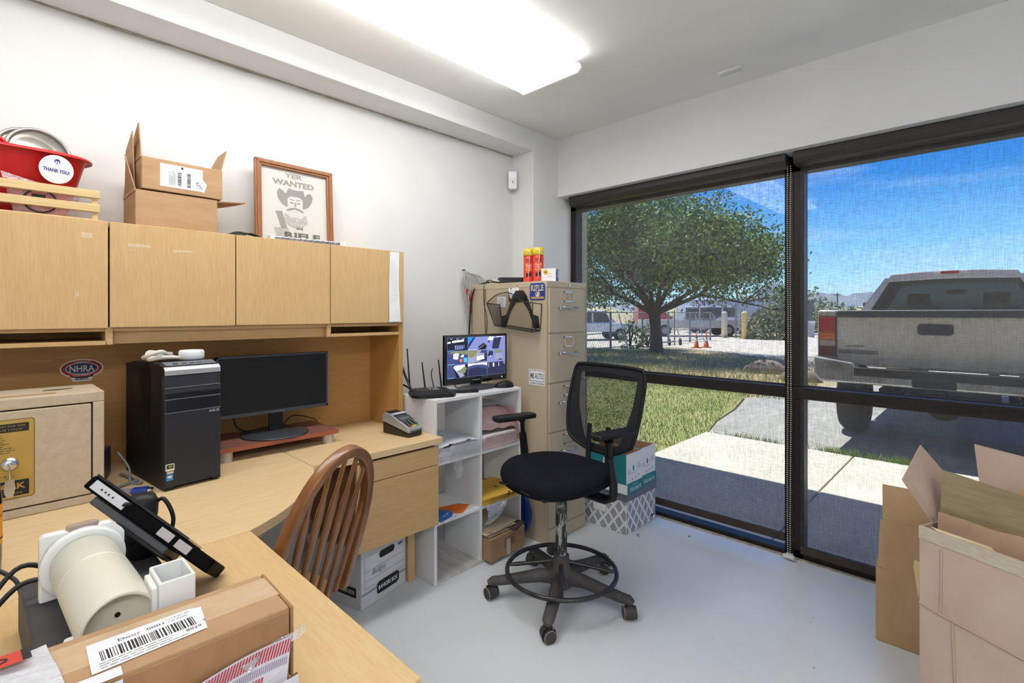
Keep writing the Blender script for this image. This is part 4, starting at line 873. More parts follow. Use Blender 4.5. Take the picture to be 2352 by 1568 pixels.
# middle right: yellow envelopes with clips; foil film
t = stack('envelope_stack', 'stack of yellow envelopes clipped together on the middle right shelf', 'envelopes', 1.803, 2.09, 1.945, 2.2, .3025, .340, 8, mat('envelope_yellow', (228, 182, 72), .7, c2=(214, 164, 58), ns=14), wob=.008, seed=6)
m = MB().at((1.95, 2.06, .340), rz=-.1); m.m(0).box(-.13, .15, -.13, .13, .0005, .003); m.m(1).lines(-.04, .05, .0, .03, 2, .004, .0034, 2)
m.box(.02, .04, -.02, .0, .003, .0036); m.build('top_envelope', [mat('envelope_gold', (238, 190, 74), .6), mat('tan_ink', (120, 96, 40), .7)], t)
m = MB()
for i in range(4): m.at((1.965 + i * .034, 1.932 + i * .002, .330), rz=.2).box(0, .018, -.003, .006, 0, .016)
for i in range(7): m.at((1.83 + i * .03, 2.185, .338), rz=0).box(0, .014, 0, .004, 0, .008)
m.build('edge_tab', mat('olive_tab', (70, 74, 52), .6), t)
t = thing('film_scrap', 'crumpled clear film hanging off the front of the middle right shelf', 'film', (1.86, 1.94, .2))
m = MB(); rr = random.Random(8); m.grid(lambda u, v: (1.795 + (.05 + .12 * v) * u + rr.uniform(-.004, .004), 1.952 - .03 * math.sin(v * 3) - rr.uniform(0, .016), .205 + .105 * v + rr.uniform(-.008, .008)), 14, 10); m.build('crumpled_film', film('foil_film', (.98, .98, 1), .50, gloss=.12, wr=60), t)
# bottom right: cardboard with folders
t = thing('flat_box', 'shallow cardboard box with printed panel at the bottom right of the white shelf', 'box', (1.95, 2.04, .0165))
bx_ = lambda: MB().at((1.805, 1.905, .0165), rz=.02)
m = bx_(); m.box(0, .27, 0, .30, 0, .12).build('box_body', mat('box_brown', (168, 134, 98), .8, c2=(150, 118, 82), ns=8), t, bevel=.003)
m = bx_(); m.M = m.M @ Matrix.Translation((0, -.0012, 0)) @ Matrix.Rotation(math.radians(90), 4, 'X')
m.m(0).rect(.105, .190, .045, .098, 0); m.m(1).rect(.108, .187, .048, .095, .0003); m.m(0).bars(.112, .183, .055, .090, 12, .0006, 3); m.text('RICOH', .225, .080, .008, .045, .0003); m.m(2).rect(.120, .150, .0, .085, .0008)
m.build('printed_panel', [mat('brown_ink', (70, 54, 40), .8), mat('box_tan', (158, 126, 92), .8), M_tape], t)
t = stack('folder_stack', 'tan manila folders lying on the shallow cardboard box at the bottom of the shelf', 'folders', 1.806, 2.03, 1.935, 2.24, .138, .160, 6, mat('manila', (206, 184, 156), .8, c2=(190, 164, 134), ns=8), wob=.012, seed=5)
MB().at((1.93, 2.06, .1605), rz=.15).box(-.11, .10, -.13, .14, 0, .003).build('top_folder', mat('manila_light', (214, 196, 170), .8), t)
MB().at((1.99, 2.03, .1375), rz=.35).box(-.06, .06, -.13, .1, 0, .010).build('dark_folder', mat('dark_folder', (70, 66, 60), .8), t)
# blue bag sliver behind
t = thing('blue_bin', 'round blue object tucked between the white shelf and the cabinet', 'bin', (2.14, 2.06, 0))
MB().cyl((2.128, 2.08, .16), (2.152, 2.08, .16), .155, n=36).build('blue_disc', mat('deep_blue', (22, 56, 130), .4), t, bevel=.004)
# ---- on the shelf top
ST = .9053
t = thing('wifi_router', 'black angular internet router with upright antennas on the white shelf', 'router', (1.56, 2.09, ST))
ro = lambda: MB().at((1.56, 2.09, ST), rz=math.radians(-22))
m = ro(); P = [(-.115, -.05), (-.09, -.085), (.09, -.085), (.115, -.05), (.105, .075), (-.105, .075)]
m.prism(P, .003, .018); k = len(P); top = [(p[0] * .72, p[1] * .7 + .01, .036) for p in P]; m.add([(p[0], p[1], .018) for p in P] + top, [tuple(range(k, 2 * k))] + [(i, (i + 1) % k, k + (i + 1) % k, k + i) for i in range(k)])
m.build('router_body', M_black, t, bevel=.002)
m = ro(); m.box(-.02, .035, -.05, .04, .034, .0375).build('gloss_inset', M_blackg, t, bevel=.001)
for x, y, l in ((-.09, .078, .24), (-.01, .08, .165), (.08, .08, .175)):
    m = ro(); m.cyl((x, y, .012), (x, y + .014, .012), .007, n=10); m.tube([(x, y + .010, .010), (x - .004, y + .018, .06), (x - .014, y + .03, l)], [.007, .0065, .004], 8, ry=[.004, .004, .003]); m.build('antenna', M_black, t)
m = MB(); m.tube(spline([(1.50, 2.18, .93), (1.50, 2.24, 1.0), (1.50, 2.30, 1.08), (1.498, 2.36, 1.02), (1.498, 2.37, .80), (1.498, 2.36, .5)], 8), .006, 6); m.tube(spline([(1.51, 2.18, .925), (1.50, 2.27, .95), (1.50, 2.33, .9), (1.50, 2.35, .6)], 8), .005, 6)
m.tube(spline([(1.66, 2.20, .915), (1.67, 2.24, .99), (1.70, 2.27, 1.02)], 8), .003, 6)
m.build('lead', M_cord, t)
t = thing('desk_phone_handset', 'black slim remote handset lying in front of the security monitor', 'handset', (1.74, 2.07, ST))
MB().at((1.745, 2.055, ST), rz=math.radians(-30)).box(-.08, .08, -.022, .022, 0, .017).build('handset_body', M_black, t, bevel=.006)
MB().at((1.735, 2.060, ST + .0172), rz=math.radians(-30)).box(-.06, .05, -.016, .016, 0, .002).build('handset_face', mat('slate_face', (92, 96, 104), .4), t, bevel=.0008)
# security monitor
MR_ = math.radians(-3)
sm = lambda: MB().at((1.905, 2.12, 0), rz=MR_)
t = thing('monitor', 'black monitor showing nine security camera views on the white shelf', 'monitor', (1.905, 2.12, ST))
hw = .2275; z0, z1 = .938, 1.212
m = sm(); m.box(-hw, hw, 0, .022, z0, z1); m.box(-.13, .13, .022, .045, z0 + .05, z1 - .07); m.build('monitor_shell', M_blackg, t, bevel=.004)
m = sm(); m.prism([(-.035, ST + .02), (.035, ST + .02), (.03, z0 + .02), (-.03, z0 + .02)], .006, .03, 'y'); m.build('stand_neck', M_blackg, t, bevel=.003)
m = sm(); m.lathe([(.0005, 0), (.12, 0), (.124, .004), (.115, .014), (.04, .022), (.0005, .024)], (0, .0, 0), 40); m.V = [Vector((1.905 + (v.x - 1.905) * 1.15, 2.12 + (v.y - 2.12) * .62, v.z + ST)) for v in m.V]; m.build('stand_base', mat('slate_stand', (62, 64, 70), .3), t)
def em(n, c, e=.9): return mat('view_' + n, c, .4, emit=e)
V_ = [em('black', (18, 20, 32)), em('navy', (52, 60, 104)), em('slate', (108, 116, 168)), em('mist', (190, 198, 230)), em('blue', (30, 110, 210)), em('olive', (110, 112, 80)), em('orange', (190, 100, 60)), em('grey', (128, 130, 150)), em('cyan', (60, 160, 220)), em('white', (232, 236, 246)), em('dusk', (34, 38, 66))]
m = MB().frame(sm().M @ Vector((-hw + .016, -.0012, z0 + .036)), sm().M.to_3x3() @ Vector((1, 0, 0)), (0, 0, 1))
SW, SH = 2 * hw - .032, z1 - z0 - .050
m.m(2).rect(0, SW, 0, SH, 0); cw, ch = SW / 3, SH / 3; g = .0012
def cell(i, j, base): m.m(base).rect(i * cw + g, (i + 1) * cw - g, j * ch + g, (j + 1) * ch - g, .0004)
def pp(i, j, mi, pts, z=.0008): m.m(mi).poly([(i * cw + g + p[0] * (cw - 2 * g), j * ch + g + p[1] * (ch - 2 * g)) for p in pts], z)
def bb(i, j, mi, x0, x1, y0, y1, z=.001): pp(i, j, mi, [(x0, y0), (x1, y0), (x1, y1), (x0, y1)], z)
cell(0, 2, 0)
for k_ in range(6): bb(0, 2, 9, .22 + .1 * k_, .30 + .1 * k_, .62 + .015 * k_, .78 + .015 * k_)
pp(0, 2, 9, [(0, .58), (.15, .60), (.15, .72), (0, .68)]); pp(0, 2, 2, [(.34, .42), (.84, .42), (.80, .12), (.38, .08)])
for k_ in range(4): bb(0, 2, 10, .42 + .11 * k_, .46 + .11 * k_, .1, .42, .0012)
for k_ in range(3): bb(0, 2, 3, .12 + .3 * k_, .24 + .3 * k_, .90, .93)
cell(1, 2, 2); pp(1, 2, 10, [(0, .1), (.38, 1), (.28, 1), (0, .45)]); pp(1, 2, 4, [(0, .45), (.28, 1), (0, 1)], .0012); pp(1, 2, 0, [(.50, .0), (.55, .26), (.80, .52), (1, .28), (.92, 0)]); pp(1, 2, 3, [(.0, .0), (.5, .0), (.5, .03), (0, .03)]); pp(1, 2, 7, [(.52, .08), (.82, .38), (.83, .34), (.54, .04)], .0014)
cell(2, 2, 2); pp(2, 2, 10, [(.25, .1), (.35, .85), (.78, .95), (.62, .0), (.3, .0)]); pp(2, 2, 9, [(0, .75), (.12, 1), (.35, .98), (.28, .7)]); pp(2, 2, 3, [(.5, .92), (.9, .96), (.9, 1), (.5, 1)]); pp(2, 2, 0, [(.02, .62), (.14, .7), (.1, .5)])
cell(0, 1, 1); pp(0, 1, 9, [(.28, .42), (.28, .78), (.44, .88), (.56, .8), (.50, .38)]); bb(0, 1, 0, .32, .37, .62, .68, .0012); bb(0, 1, 0, .40, .45, .62, .68, .0012); bb(0, 1, 0, .35, .43, .52, .55, .0012)
pp(0, 1, 6, [(.58, .2), (.60, .40), (.70, .42), (.74, .22), (.66, .14)]); pp(0, 1, 8, [(.80, .12), (.78, .45), (.96, .48), (.98, .12)]); pp(0, 1, 5, [(0, .85), (.3, 1), (1, 1), (1, .7), (.6, .82)]); pp(0, 1, 3, [(.62, .55), (.72, .75), (.82, .68), (.78, .52)])
cell(1, 1, 7); pp(1, 1, 5, [(0, .5), (0, 1), (.5, 1), (.4, .6), (.2, .42)]); pp(1, 1, 9, [(.45, .2), (.46, .5), (.82, .56), (.86, .28)]); pp(1, 1, 10, [(.82, .3), (.86, .7), (1, .8), (1, .1), (.5, .06), (0, .0), (.5, 0)], .0007); pp(1, 1, 1, [(.6, .78), (.7, .98), (1, .98), (1, .7)])
cell(2, 1, 2); pp(2, 1, 5, [(.35, .7), (.45, .92), (.8, .9), (.82, .72)]); pp(2, 1, 10, [(0, .5), (.1, .9), (.3, .85), (.32, .6), (.2, .4)]); pp(2, 1, 7, [(.4, .15), (.45, .65), (.8, .6), (.85, .2)]); pp(2, 1, 0, [(.6, .1), (.7, .25), (.85, .1)]); bb(2, 1, 9, .15, .2, .4, .5)
cell(0, 0, 0); pp(0, 0, 1, [(0, 0), (0, 1), (.25, 1), (.42, 0)]); pp(0, 0, 3, [(.28, .82), (.34, .95), (.85, .98), (.86, .85), (.55, .55), (.42, .5)]); pp(0, 0, 7, [(.42, .5), (.62, .0), (.85, .1), (.70, .45)]); pp(0, 0, 5, [(.55, .55), (.85, .82), (.95, .7), (.85, .3), (.66, .35)])
cell(1, 0, 1); pp(1, 0, 9, [(0, .8), (0, 1), (1, 1), (1, .78), (.75, .88), (.3, .9)]); pp(1, 0, 10, [(0, 0), (0, .55), (.5, .7), (1, .5), (1, 0)], .0007)
cell(2, 0, 10)
for k_ in range(3): bb(2, 0, 3, (.06, .30, .62)[k_], (.08, .38, .65)[k_], .62, .95)
bb(2, 0, 7, .9, .98, .78, .98)
for j in range(3): bb(0, j, 8, .02, .3, .03, .06, .0013); bb(0, j, 5, .30, .35, .03, .06, .0014)
m.build('screen', V_, t)
m = MB().frame(sm().M @ Vector((0, -.0012, z0 + .018)), sm().M.to_3x3() @ Vector((1, 0, 0)), (0, 0, 1)); m.m(0).text('SAMSUNG', -.01, 0, .007, .055, 0); m.m(1).disc(.185, 0, .0035, .0035, 0); m.build('maker_badge', [mat('badge_pale', (214, 216, 222), .4), mat('power_led', (150, 200, 255), .4, emit=2)], t)
m = MB(); m.tube(spline([(1.78, 2.16, .95), (1.79, 2.18, .92), (1.83, 2.17, ST + .003)], 5), .003, 6); m.tube(spline([(1.98, 2.15, .95), (2.03, 2.17, .93), (2.06, 2.2, .91)], 5), .003, 6); m.build('lead', M_cord, t)
t = thing('computer_mouse', 'black computer mouse on the right end of the white shelf', 'mouse', (2.035, 2.035, ST))
m = MB(); m.M = Matrix.Translation((2.035, 2.035, ST + .001)) @ Matrix.Rotation(math.radians(-25), 4, 'Z')
m.grid(lambda u, v: ((.058 * math.cos(u * 6.28319)) * max(0, math.cos(v * 1.5707)) ** .6, (.033 * math.sin(u * 6.28319)) * max(0, math.cos(v * 1.5707)) ** .6, .034 * math.sin(v * 1.5708) * (1 + .12 * math.cos(u * 6.28319))), 28, 8); m.build('mouse_body', M_black, t)

# ================================================================ filing cabinet
t = thing('filing_cabinet', 'tall beige steel filing cabinet with five drawers by the window', 'filing cabinet', (2.378, 2.165, 0))
cx0, cx1, cy0, cy1, czh = 2.190, 2.566, 1.842, 2.49, 1.520
m = MB(); m.box(cx0, cx1, cy0 + .004, cy1, 0, czh - .034); m.build('carcass', mat('putty_worn', (192, 177, 152), .45, c2=(180, 162, 134), ns=2.5, st=(1, 1, .6), lo=.4, hi=.8), t, bevel=.003)
MB().box(cx0 - .002, cx1 + .002, cy0, cy1, czh - .036, czh).build('top_rim', M_putty, t, bevel=.004)
zs = [.088, .352, .639, .926, 1.215, 1.482]
MB().box(cx0 + .016, cx1 - .016, cy0 - .002, cy0 + .01, .012, .084).build('kick_plate', M_putty, t, bevel=.002)
for i in range(5):
    za, zb = zs[i] + .004, zs[i + 1] - .006
    d = MB().box(cx0 + .016, cx1 - .020, cy0 - .006, cy0 + .012, za, zb).build('drawer', M_putty, t, bevel=.003)
    zc = zb - .118; m = MB(); m.tube(spline([(2.315, cy0 - .006, zc + .008), (2.322, cy0 - .028, zc + .010), (2.345, cy0 - .036, zc), (2.415, cy0 - .036, zc), (2.436, cy0 - .028, zc + .010), (2.442, cy0 - .006, zc + .008)], 5), .010, 8, ry=.005, up=(0, 0, 1)); m.build('handle', M_chrome, d)
    m = MB(); m.box(2.280, 2.292, cy0 - .024, cy0 - .006, zc - .004, zc + .014).build('latch', M_chrome, d, bevel=.002)
    zl = zb - .040; m = MB()
    for q in ((2.335, 2.425, zl + .018, zl + .024), (2.335, 2.425, zl - .036, zl - .030), (2.335, 2.341, zl - .036, zl + .024), (2.419, 2.425, zl - .036, zl + .024)): m.box(q[0], q[1], cy0 - .012, cy0 - .006, q[2], q[3])
    m.m(1).box(2.341, 2.419, cy0 - .0075, cy0 - .006, zl - .030, zl + .018); m.build('label_holder', [M_chrome, mat('tan_card', (196, 170, 140), .8)], d)
MB().cyl((2.395, cy0 - .006, 1.500), (2.395, cy0 + .001, 1.500), .009, n=18).build('lock', M_chrome, t)
SX = (-0, -1, 0)
def side(y, z, off=.001): return MB().frame((cx0 - off, y, z), (0, -1, 0), (0, 0, 1))
mt_cols = [M_paper, mat('magnet_blue', (36, 60, 150), .4), mat('magnet_yellow', (232, 184, 56), .4), M_ink, mat('maroon', (92, 36, 38), .5), mat('pale_yellow', (230, 224, 150), .5), M_grey]
m = side(1.915, 1.458); m.m(1).prism(rrect(.118, .100, .016), 0, .0015); m.m(2).poly([(-.050, -.030), (.050, -.030), (.046, -.041), (-.046, -.041)], .0018); m.m(5).text('RIFLE', 0, .022, .034, .096, .0020, bold=.03)
m.m(1).text('RIFLE', 0, .022, .022, .084, .0024, bold=-.01); m.m(0).disc(.002, -.012, .017, .017, .0018); m.m(1).disc(.002, -.010, .014, .014, .0021); m.m(2).poly([(-.004, -.025), (-.006, -.006), (.004, .002), (.014, -.002), (.016, -.014), (.008, -.024)], .0024); m.m(0).poly([(-.002, -.026), (.002, -.012), (.010, -.024)], .0027); m.m(1).text('Booster Club Member', 0, -.0355, .006, .085, .0022, bold=.02)
tag(m.build('club_magnet', mt_cols), 'rounded blue magnet with yellow lettering on the upper side of the beige cabinet', 'magnet')
m = side(2.107, 1.452); m.m(0).rect(-.044, .044, -.050, .050, .0006); m.m(4).poly([(-.044, -.050), (.044, -.050), (.044, -.042), (.02, -.038), (-.02, -.032), (-.040, .0), (-.044, .03)], .001); m.m(0).disc(.004, -.004, .040, .034, .0012)
m.m(4).disc(-.022, .030, .006, .004, .0016); m.disc(.034, .044, .004, .004, .0012); m.m(6).lines(-.028, .036, -.026, .016, 6, .0016, .0016, 5); m.m(0).text('970-625-2300', .002, -.046, .004, .06, .0016)
tag(m.build('business_card', mt_cols), 'white and maroon card stuck on the cabinet left of the blue magnet', 'card')
m = MB().frame((cx0 - .001, 2.212, 1.404), (0, -1, -.06), (0, -.06, 1)); m.m(6).rect(-.042, .042, -.035, .035, .0005); m.m(0).rect(-.040, .040, -.033, .033, .001); m.m(3).text('TOWING', .0, .018, .008, .045, .0014); m.lines(-.03, .032, -.024, .006, 5, .0018, .0014, 7)
tag(m.build('business_card', mt_cols), 'small white card on the cabinet behind the left end of the mesh pocket', 'card')
m = side(1.920, .958); m.m(0).rect(-.062, .062, -.046, .046, .0006); m.m(3)
for q in ((-.056, .056, .038, .0405), (-.056, .056, -.024, -.0215), (-.056, -.0535, -.024, .0405), (.0535, .056, -.024, .0405)): m.rect(*q, .001)
m.text('MB AUTO', 0, .008, .034, .096, .001, bold=.01); m.text('WWW.MBAUTOONLINE.COM', 0, -.036, .009, .112, .001, bold=.02)
tag(m.build('bumper_sticker', mt_cols), 'white rectangular sticker with black letters low on the side of the cabinet', 'sticker')
# magnetic mesh file pocket
t = thing('mesh_file_pocket', 'black wire mesh file pocket hung on the side of the beige cabinet', 'file holder', (2.16, 2.05, 1.22))
M_mesh = mat('black_mesh', (26, 26, 26), .5, alpha=.55); M_wire = mat('black_wire', (20, 20, 22), .4)
y0, y1 = 1.885, 2.225; xw = cx0 - .003; xf = xw - .085
m = MB()
m.tube([(xf, y1 + .03, 1.395), (xf + .02, y1 - .02, 1.255), (xf + .015, y0 + .01, 1.225), (xf, y0 - .012, 1.385)], .0028, 6)
m.tube([(xw, y1, 1.385), (xw, y1 - .02, 1.262), (xw, y0 + .006, 1.232), (xw, y0 - .005, 1.385)], .0028, 6)
m.tube(spline([(xf, y1 + .03, 1.395), (xf, y1 - .05, 1.44), (xf, (y0 + y1) / 2 + .02, 1.455), (xf, y0 + .10, 1.42), (xf, y0 + .06, 1.398), (xf, y0 - .012, 1.392)], 6), .003, 6)
m.tube([(xf, y1 + .03, 1.395), (xw, y1, 1.385)], .0028, 6); m.tube([(xf, y0 - .012, 1.390), (xw, y0 - .005, 1.385)], .0028, 6)
m.tube([(xf + .02, y1 - .02, 1.255), (xw, y1 - .02, 1.262)], .0028, 6); m.tube([(xf + .015, y0 + .01, 1.225), (xw, y0 + .006, 1.232)], .0028, 6); m.build('wire_frame', M_wire, t)
m = MB(); m.sheet([(xf, y1 + .03, 1.394), (xf + .02, y1 - .02, 1.256), (xw, y1 - .02, 1.262), (xw, y1, 1.385)], .0008)
m.sheet([(xf + .02, y1 - .02, 1.256), (xf + .015, y0 + .01, 1.226), (xw, y0 + .006, 1.232), (xw, y1 - .02, 1.262)], .0008)
m.add([(xf + .001, y1 + .03, 1.394), (xf + .02, y1 - .02, 1.256), (xf + .015, y0 + .01, 1.226), (xf + .001, y0 - .012, 1.388), (xf, y0 + .06, 1.396), (xf, y0 + .10, 1.418), (xf, 2.07, 1.453), (xf, y1 - .05, 1.438)], [tuple(range(8))]); m.build('mesh_panel', mat('fine_mesh', (30, 30, 30), .6, alpha=.30), t)
m = MB(); cyy = (y0 + y1) / 2; out = [(.16, -.10), (.15, -.03), (.11, -.02), (.06, .09), (.03, .125), (-.03, .125), (-.06, .09), (-.11, -.02), (-.15, -.03), (-.16, -.10), (-.12, -.10), (-.075, 0), (-.03, .055), (.03, .055), (.075, 0), (.12, -.10)]
m.frame((xw, cyy, 1.345), (0, -1, 0), (0, 0, 1)); m.prism(out, 0, .003); m.build('back_bracket', M_mesh, t)
for (a_, z_) in ((-.03, .085), (.035, .085), (-.13, -.075), (.13, -.085)):
    m = MB().frame((xw - .003, cyy, 1.345), (0, -1, 0), (0, 0, 1)); m.cyl((a_, z_, 0), (a_, z_, .006), .018, n=18); m.build('magnet', M_wire, t)
# on top of cabinet
CT = czh + .0005
t = thing('cable_modem', 'black flat network box with cables on top of the beige cabinet', 'modem', (2.40, 2.25, CT))
MB().at((2.36, 2.235, CT), rz=math.radians(-38)).box(-.125, .125, -.065, .065, .002, .042).build('modem_body', mat('slate_vent', (38, 48, 58), .5), t, bevel=.003)
m = MB()
for i in range(26): m.at((2.36, 2.235, CT), rz=math.radians(-38)).box(-.115 + i * .009, -.111 + i * .009, -.0665, -.064, .008, .036)
m.build('vent_slot', M_ink, t)
m = MB(); m.at((2.34, 2.25, CT + .0425), rz=math.radians(-38)).box(-.10, .11, -.05, .05, 0, .003).build('paper_slip', M_paper, t)
m = MB()
for k, c_ in enumerate((0, 1, 2)):
    m.m(k).tube(spline([(2.27, 2.28 - .012 * k, CT + .016), (2.235, 2.31 - .012 * k, CT + .018), (2.215, 2.345 - .01 * k, CT + .013 + .006 * k)], 5), .006, 6)
m.build('network_plug', [mat('plug_yellow', (214, 176, 40), .5), mat('plug_navy', (58, 62, 110), .5), M_wcord], t)
def can(x, y, zt, label):
    t = thing('spray_can', label, 'spray can', (x, y, CT), 'foam cans on the cabinet'); r_ = .0315; h = .205
    m = MB(); m.lathe([(.0005, 0), (r_, 0), (r_ + .001, .004), (r_, .008), (r_, h * .76), (r_ - .003, h * .785), (.0005, h * .79)], (x, y, CT), 30); m.build('can_body', mat('can_red', (222, 58, 32), .35, c2=(226, 74, 36), ns=20), t)
    m = MB(); m.lathe([(r_ * .98, h * .785), (r_ * 1.04, h * .79), (r_ * 1.0, h * .99), (r_ * .9, h), (.0005, h)], (x, y, CT), 30); m.build('cap', mat('cap_yellow', (240, 206, 40), .35), t)
    d = Vector((-x, -y, 0)).normalized(); rt = Vector((0, 0, 1)).cross(d); m = MB()
    def wrap(pts, mi, off=.0006): m.m(mi).add([Vector((x, y, CT)) + (d * math.cos(px / r_) + rt * math.sin(px / r_)) * (r_ + off) + Vector((0, 0, pz)) for px, pz in pts], [tuple(range(len(pts)))])
    def wtext(s_, px, pz, h_, w_, mi, off=.0012): q = MB().text(s_, 0, 0, h_, w_, 0); b0 = len(m.V); m.m(mi).add([Vector((x, y, CT)) + (d * math.cos((v.x + px) / r_) + rt * math.sin((v.x + px) / r_)) * (r_ + off) + Vector((0, 0, v.y + pz)) for v in q.V], q.F)
    wrap([(-.018, .100), (-.009, .10), (0, .10), (.009, .10), (.018, .100), (.018, .118), (.009, .125), (0, .126), (-.009, .125), (-.018, .118)], 1); wtext('GREAT', 0, .136, .012, .034, 0); wtext('STUFF', 0, .122, .012, .036, 0); wtext('Window & Door', 0, .100, .006, .040, 2); wtext('GAPS & CRACKS', 0, .088, .006, .038, 2)
    wrap([(-.022, .070), (-.011, .07), (0, .07), (.011, .07), (.022, .070), (.022, .080), (.011, .08), (0, .08), (-.011, .08), (-.022, .080)], 1); wrap([(-.016, .03), (-.008, .03), (-.002, .03), (-.002, .055), (-.008, .055), (-.016, .055)], 0); wrap([(.004, .035), (.010, .035), (.016, .035), (.016, .06), (.010, .06), (.004, .06)], 0)
    m.build('can_label', [M_ink, mat('label_amber', (232, 170, 60), .4), M_paper], t)
    m = MB(); q = Vector((x, y, CT)) + d * (r_ + .004); m.tube([q + rt * .01 + Vector((0, 0, h * .95)), q - rt * .002 + Vector((0, 0, .02))], .0022, 6); m.tube([q - rt * .02 + Vector((0, 0, h * .97)), q + rt * .02 + Vector((0, 0, h * .80))], .002, 6); m.build('straw', film('straw_clear', (1, 1, 1), .75) if 'straw_clear' not in MATS else MATS['straw_clear'], t)
can(2.262, 2.050, 0, 'red spray foam can with yellow cap, the left one nearer the modem')
can(2.262, 1.972, 0, 'red spray foam can with yellow cap, the right one beside the small white box')
t = thing('small_carton', 'small white carton with yellow flower print on top of the cabinet', 'carton', (2.31, 1.93, CT))
m = MB().at((2.305, 1.925, CT), rz=math.radians(28)); m.box(-.038, .042, -.05, .038, 0, .078).build('carton_body', M_paper, t, bevel=.001)
m = MB().at((2.305, 1.925, CT), rz=math.radians(28)); m.M = m.M @ Matrix.Translation((-.0382, 0, 0)) @ Matrix(((0, 0, -1, 0), (-1, 0, 0, 0), (0, 1, 0, 0), (0, 0, 0, 1)))
m.m(0)
for i in range(7): m.disc(-.012 + .011 * math.cos(i * .9), .056 + .011 * math.sin(i * .9), .006, .006, .0008, 10)
m.m(1).disc(-.012, .056, .005, .005, .0012, 12); m.lines(-.0, .035, .03, .045, 2, .0015, .0008)
m.build('flower_print', [mat('flower_yellow', (236, 196, 44), .5), M_ink], t)
m = MB().at((2.305, 1.925, CT), rz=math.radians(28)); m.M = m.M @ Matrix.Translation((0, -.0503, 0)) @ Matrix.Rotation(math.radians(90), 4, 'X'); m.m(0).rect(-.034, .040, .002, .076, .0002); m.m(1).poly([(-.034, .05), (-.01, .076), (-.034, .076)], .0005); m.poly([(.0, .02), (.03, .03), (.03, .07), (.01, .06)], .0005)
m.build('blue_side', [mat('carton_blue', (66, 96, 170), .5), M_paper], t)

# ================================================================ storage boxes on the floor
# diamond-pattern box
t = thing('storage_box', 'white storage box with grey diamond pattern on the floor under the paper boxes', 'box', (2.80, 1.75, 0))
M_dw = mat('box_white', (232, 233, 236), .7); M_dg = mat('diamond_grey', (158, 160, 166), .7)
X0, X1, Y0, Y1, ZB = 2.622, 2.975, 1.585, 1.90, .245
MB().box(X0, X1, Y0, Y1, .001, ZB).build('box_body', M_dw, t, bevel=.002)
MB().box(X0 - .006, X1 + .004, Y0 - .006, Y1 + .006, ZB - .046, ZB + .006).build('lid', mat('lid_slate', (112, 118, 134), .6, c2=(98, 104, 120), ns=12), t, bevel=.003)
def clip(poly, x0, x1, y0, y1):
    for ax, val, keep in ((0, x0, 1), (0, x1, -1), (1, y0, 1), (1, y1, -1)):
        out = []
        for i in range(len(poly)):
            p, q = poly[i], poly[(i + 1) % len(poly)]; a_ = (p[ax] - val) * keep; b_ = (q[ax] - val) * keep
            if a_ >= 0: out.append(p)
            if a_ * b_ < 0: k_ = a_ / (a_ - b_); out.append((p[0] + (q[0] - p[0]) * k_, p[1] + (q[1] - p[1]) * k_))
        poly = out
        if len(poly) < 3: return []
    return poly
m = MB()
for fr_, wd in (((X0, Y1, 0), Y1 - Y0), ((X0, Y0, 0), X1 - X0)):
    if wd == Y1 - Y0: m.frame((X0 - .0008, Y1, 0), (0, -1, 0), (0, 0, 1))
    else: m.frame((X0, Y0 - .0008, 0), (1, 0, 0), (0, 0, 1))
    for i in range(-1, 7):
        for j in range(-1, 6):
            c_ = (i * .075 + (.0375 if j % 2 else 0), .02 + j * .046); d_ = clip([(c_[0] - .027, c_[1]), (c_[0], c_[1] - .036), (c_[0] + .027, c_[1]), (c_[0], c_[1] + .036)], .002, wd - .002, .003, .2)
            if d_: m.poly(d_, 0)
m.build('diamond_pattern', M_dg, t)
m = MB().frame((X0 - .0012, Y1, 0), (0, -1, 0), (0, 0, 1)); m.m(0).rect(.075, .17, .10, .145, .0002); m.m(1).rect(.0735, .1715, .0985, .1465, 0)
m.m(2).poly([(.085 + p[0] + .04, .172 + p[1]) for p in rrect(.085, .026, .012)], .0006); m.build('label_and_grip', [M_dw, M_ink, M_dark], t)
m = MB().frame((X1 - .07, Y0 - .0014, .0), (1, 0, 0), (0, 0, 1)); m.rect(.0, .06, .03, .042, 0); m.build('maker_mark', mat('mark_dark', (70, 72, 80), .6), t)
M_teal = mat('carton_teal', (28, 128, 138), .6); M_cw = mat('carton_white', (236, 238, 242), .65); M_ci = mat('carton_inside', (170, 132, 92), .85)
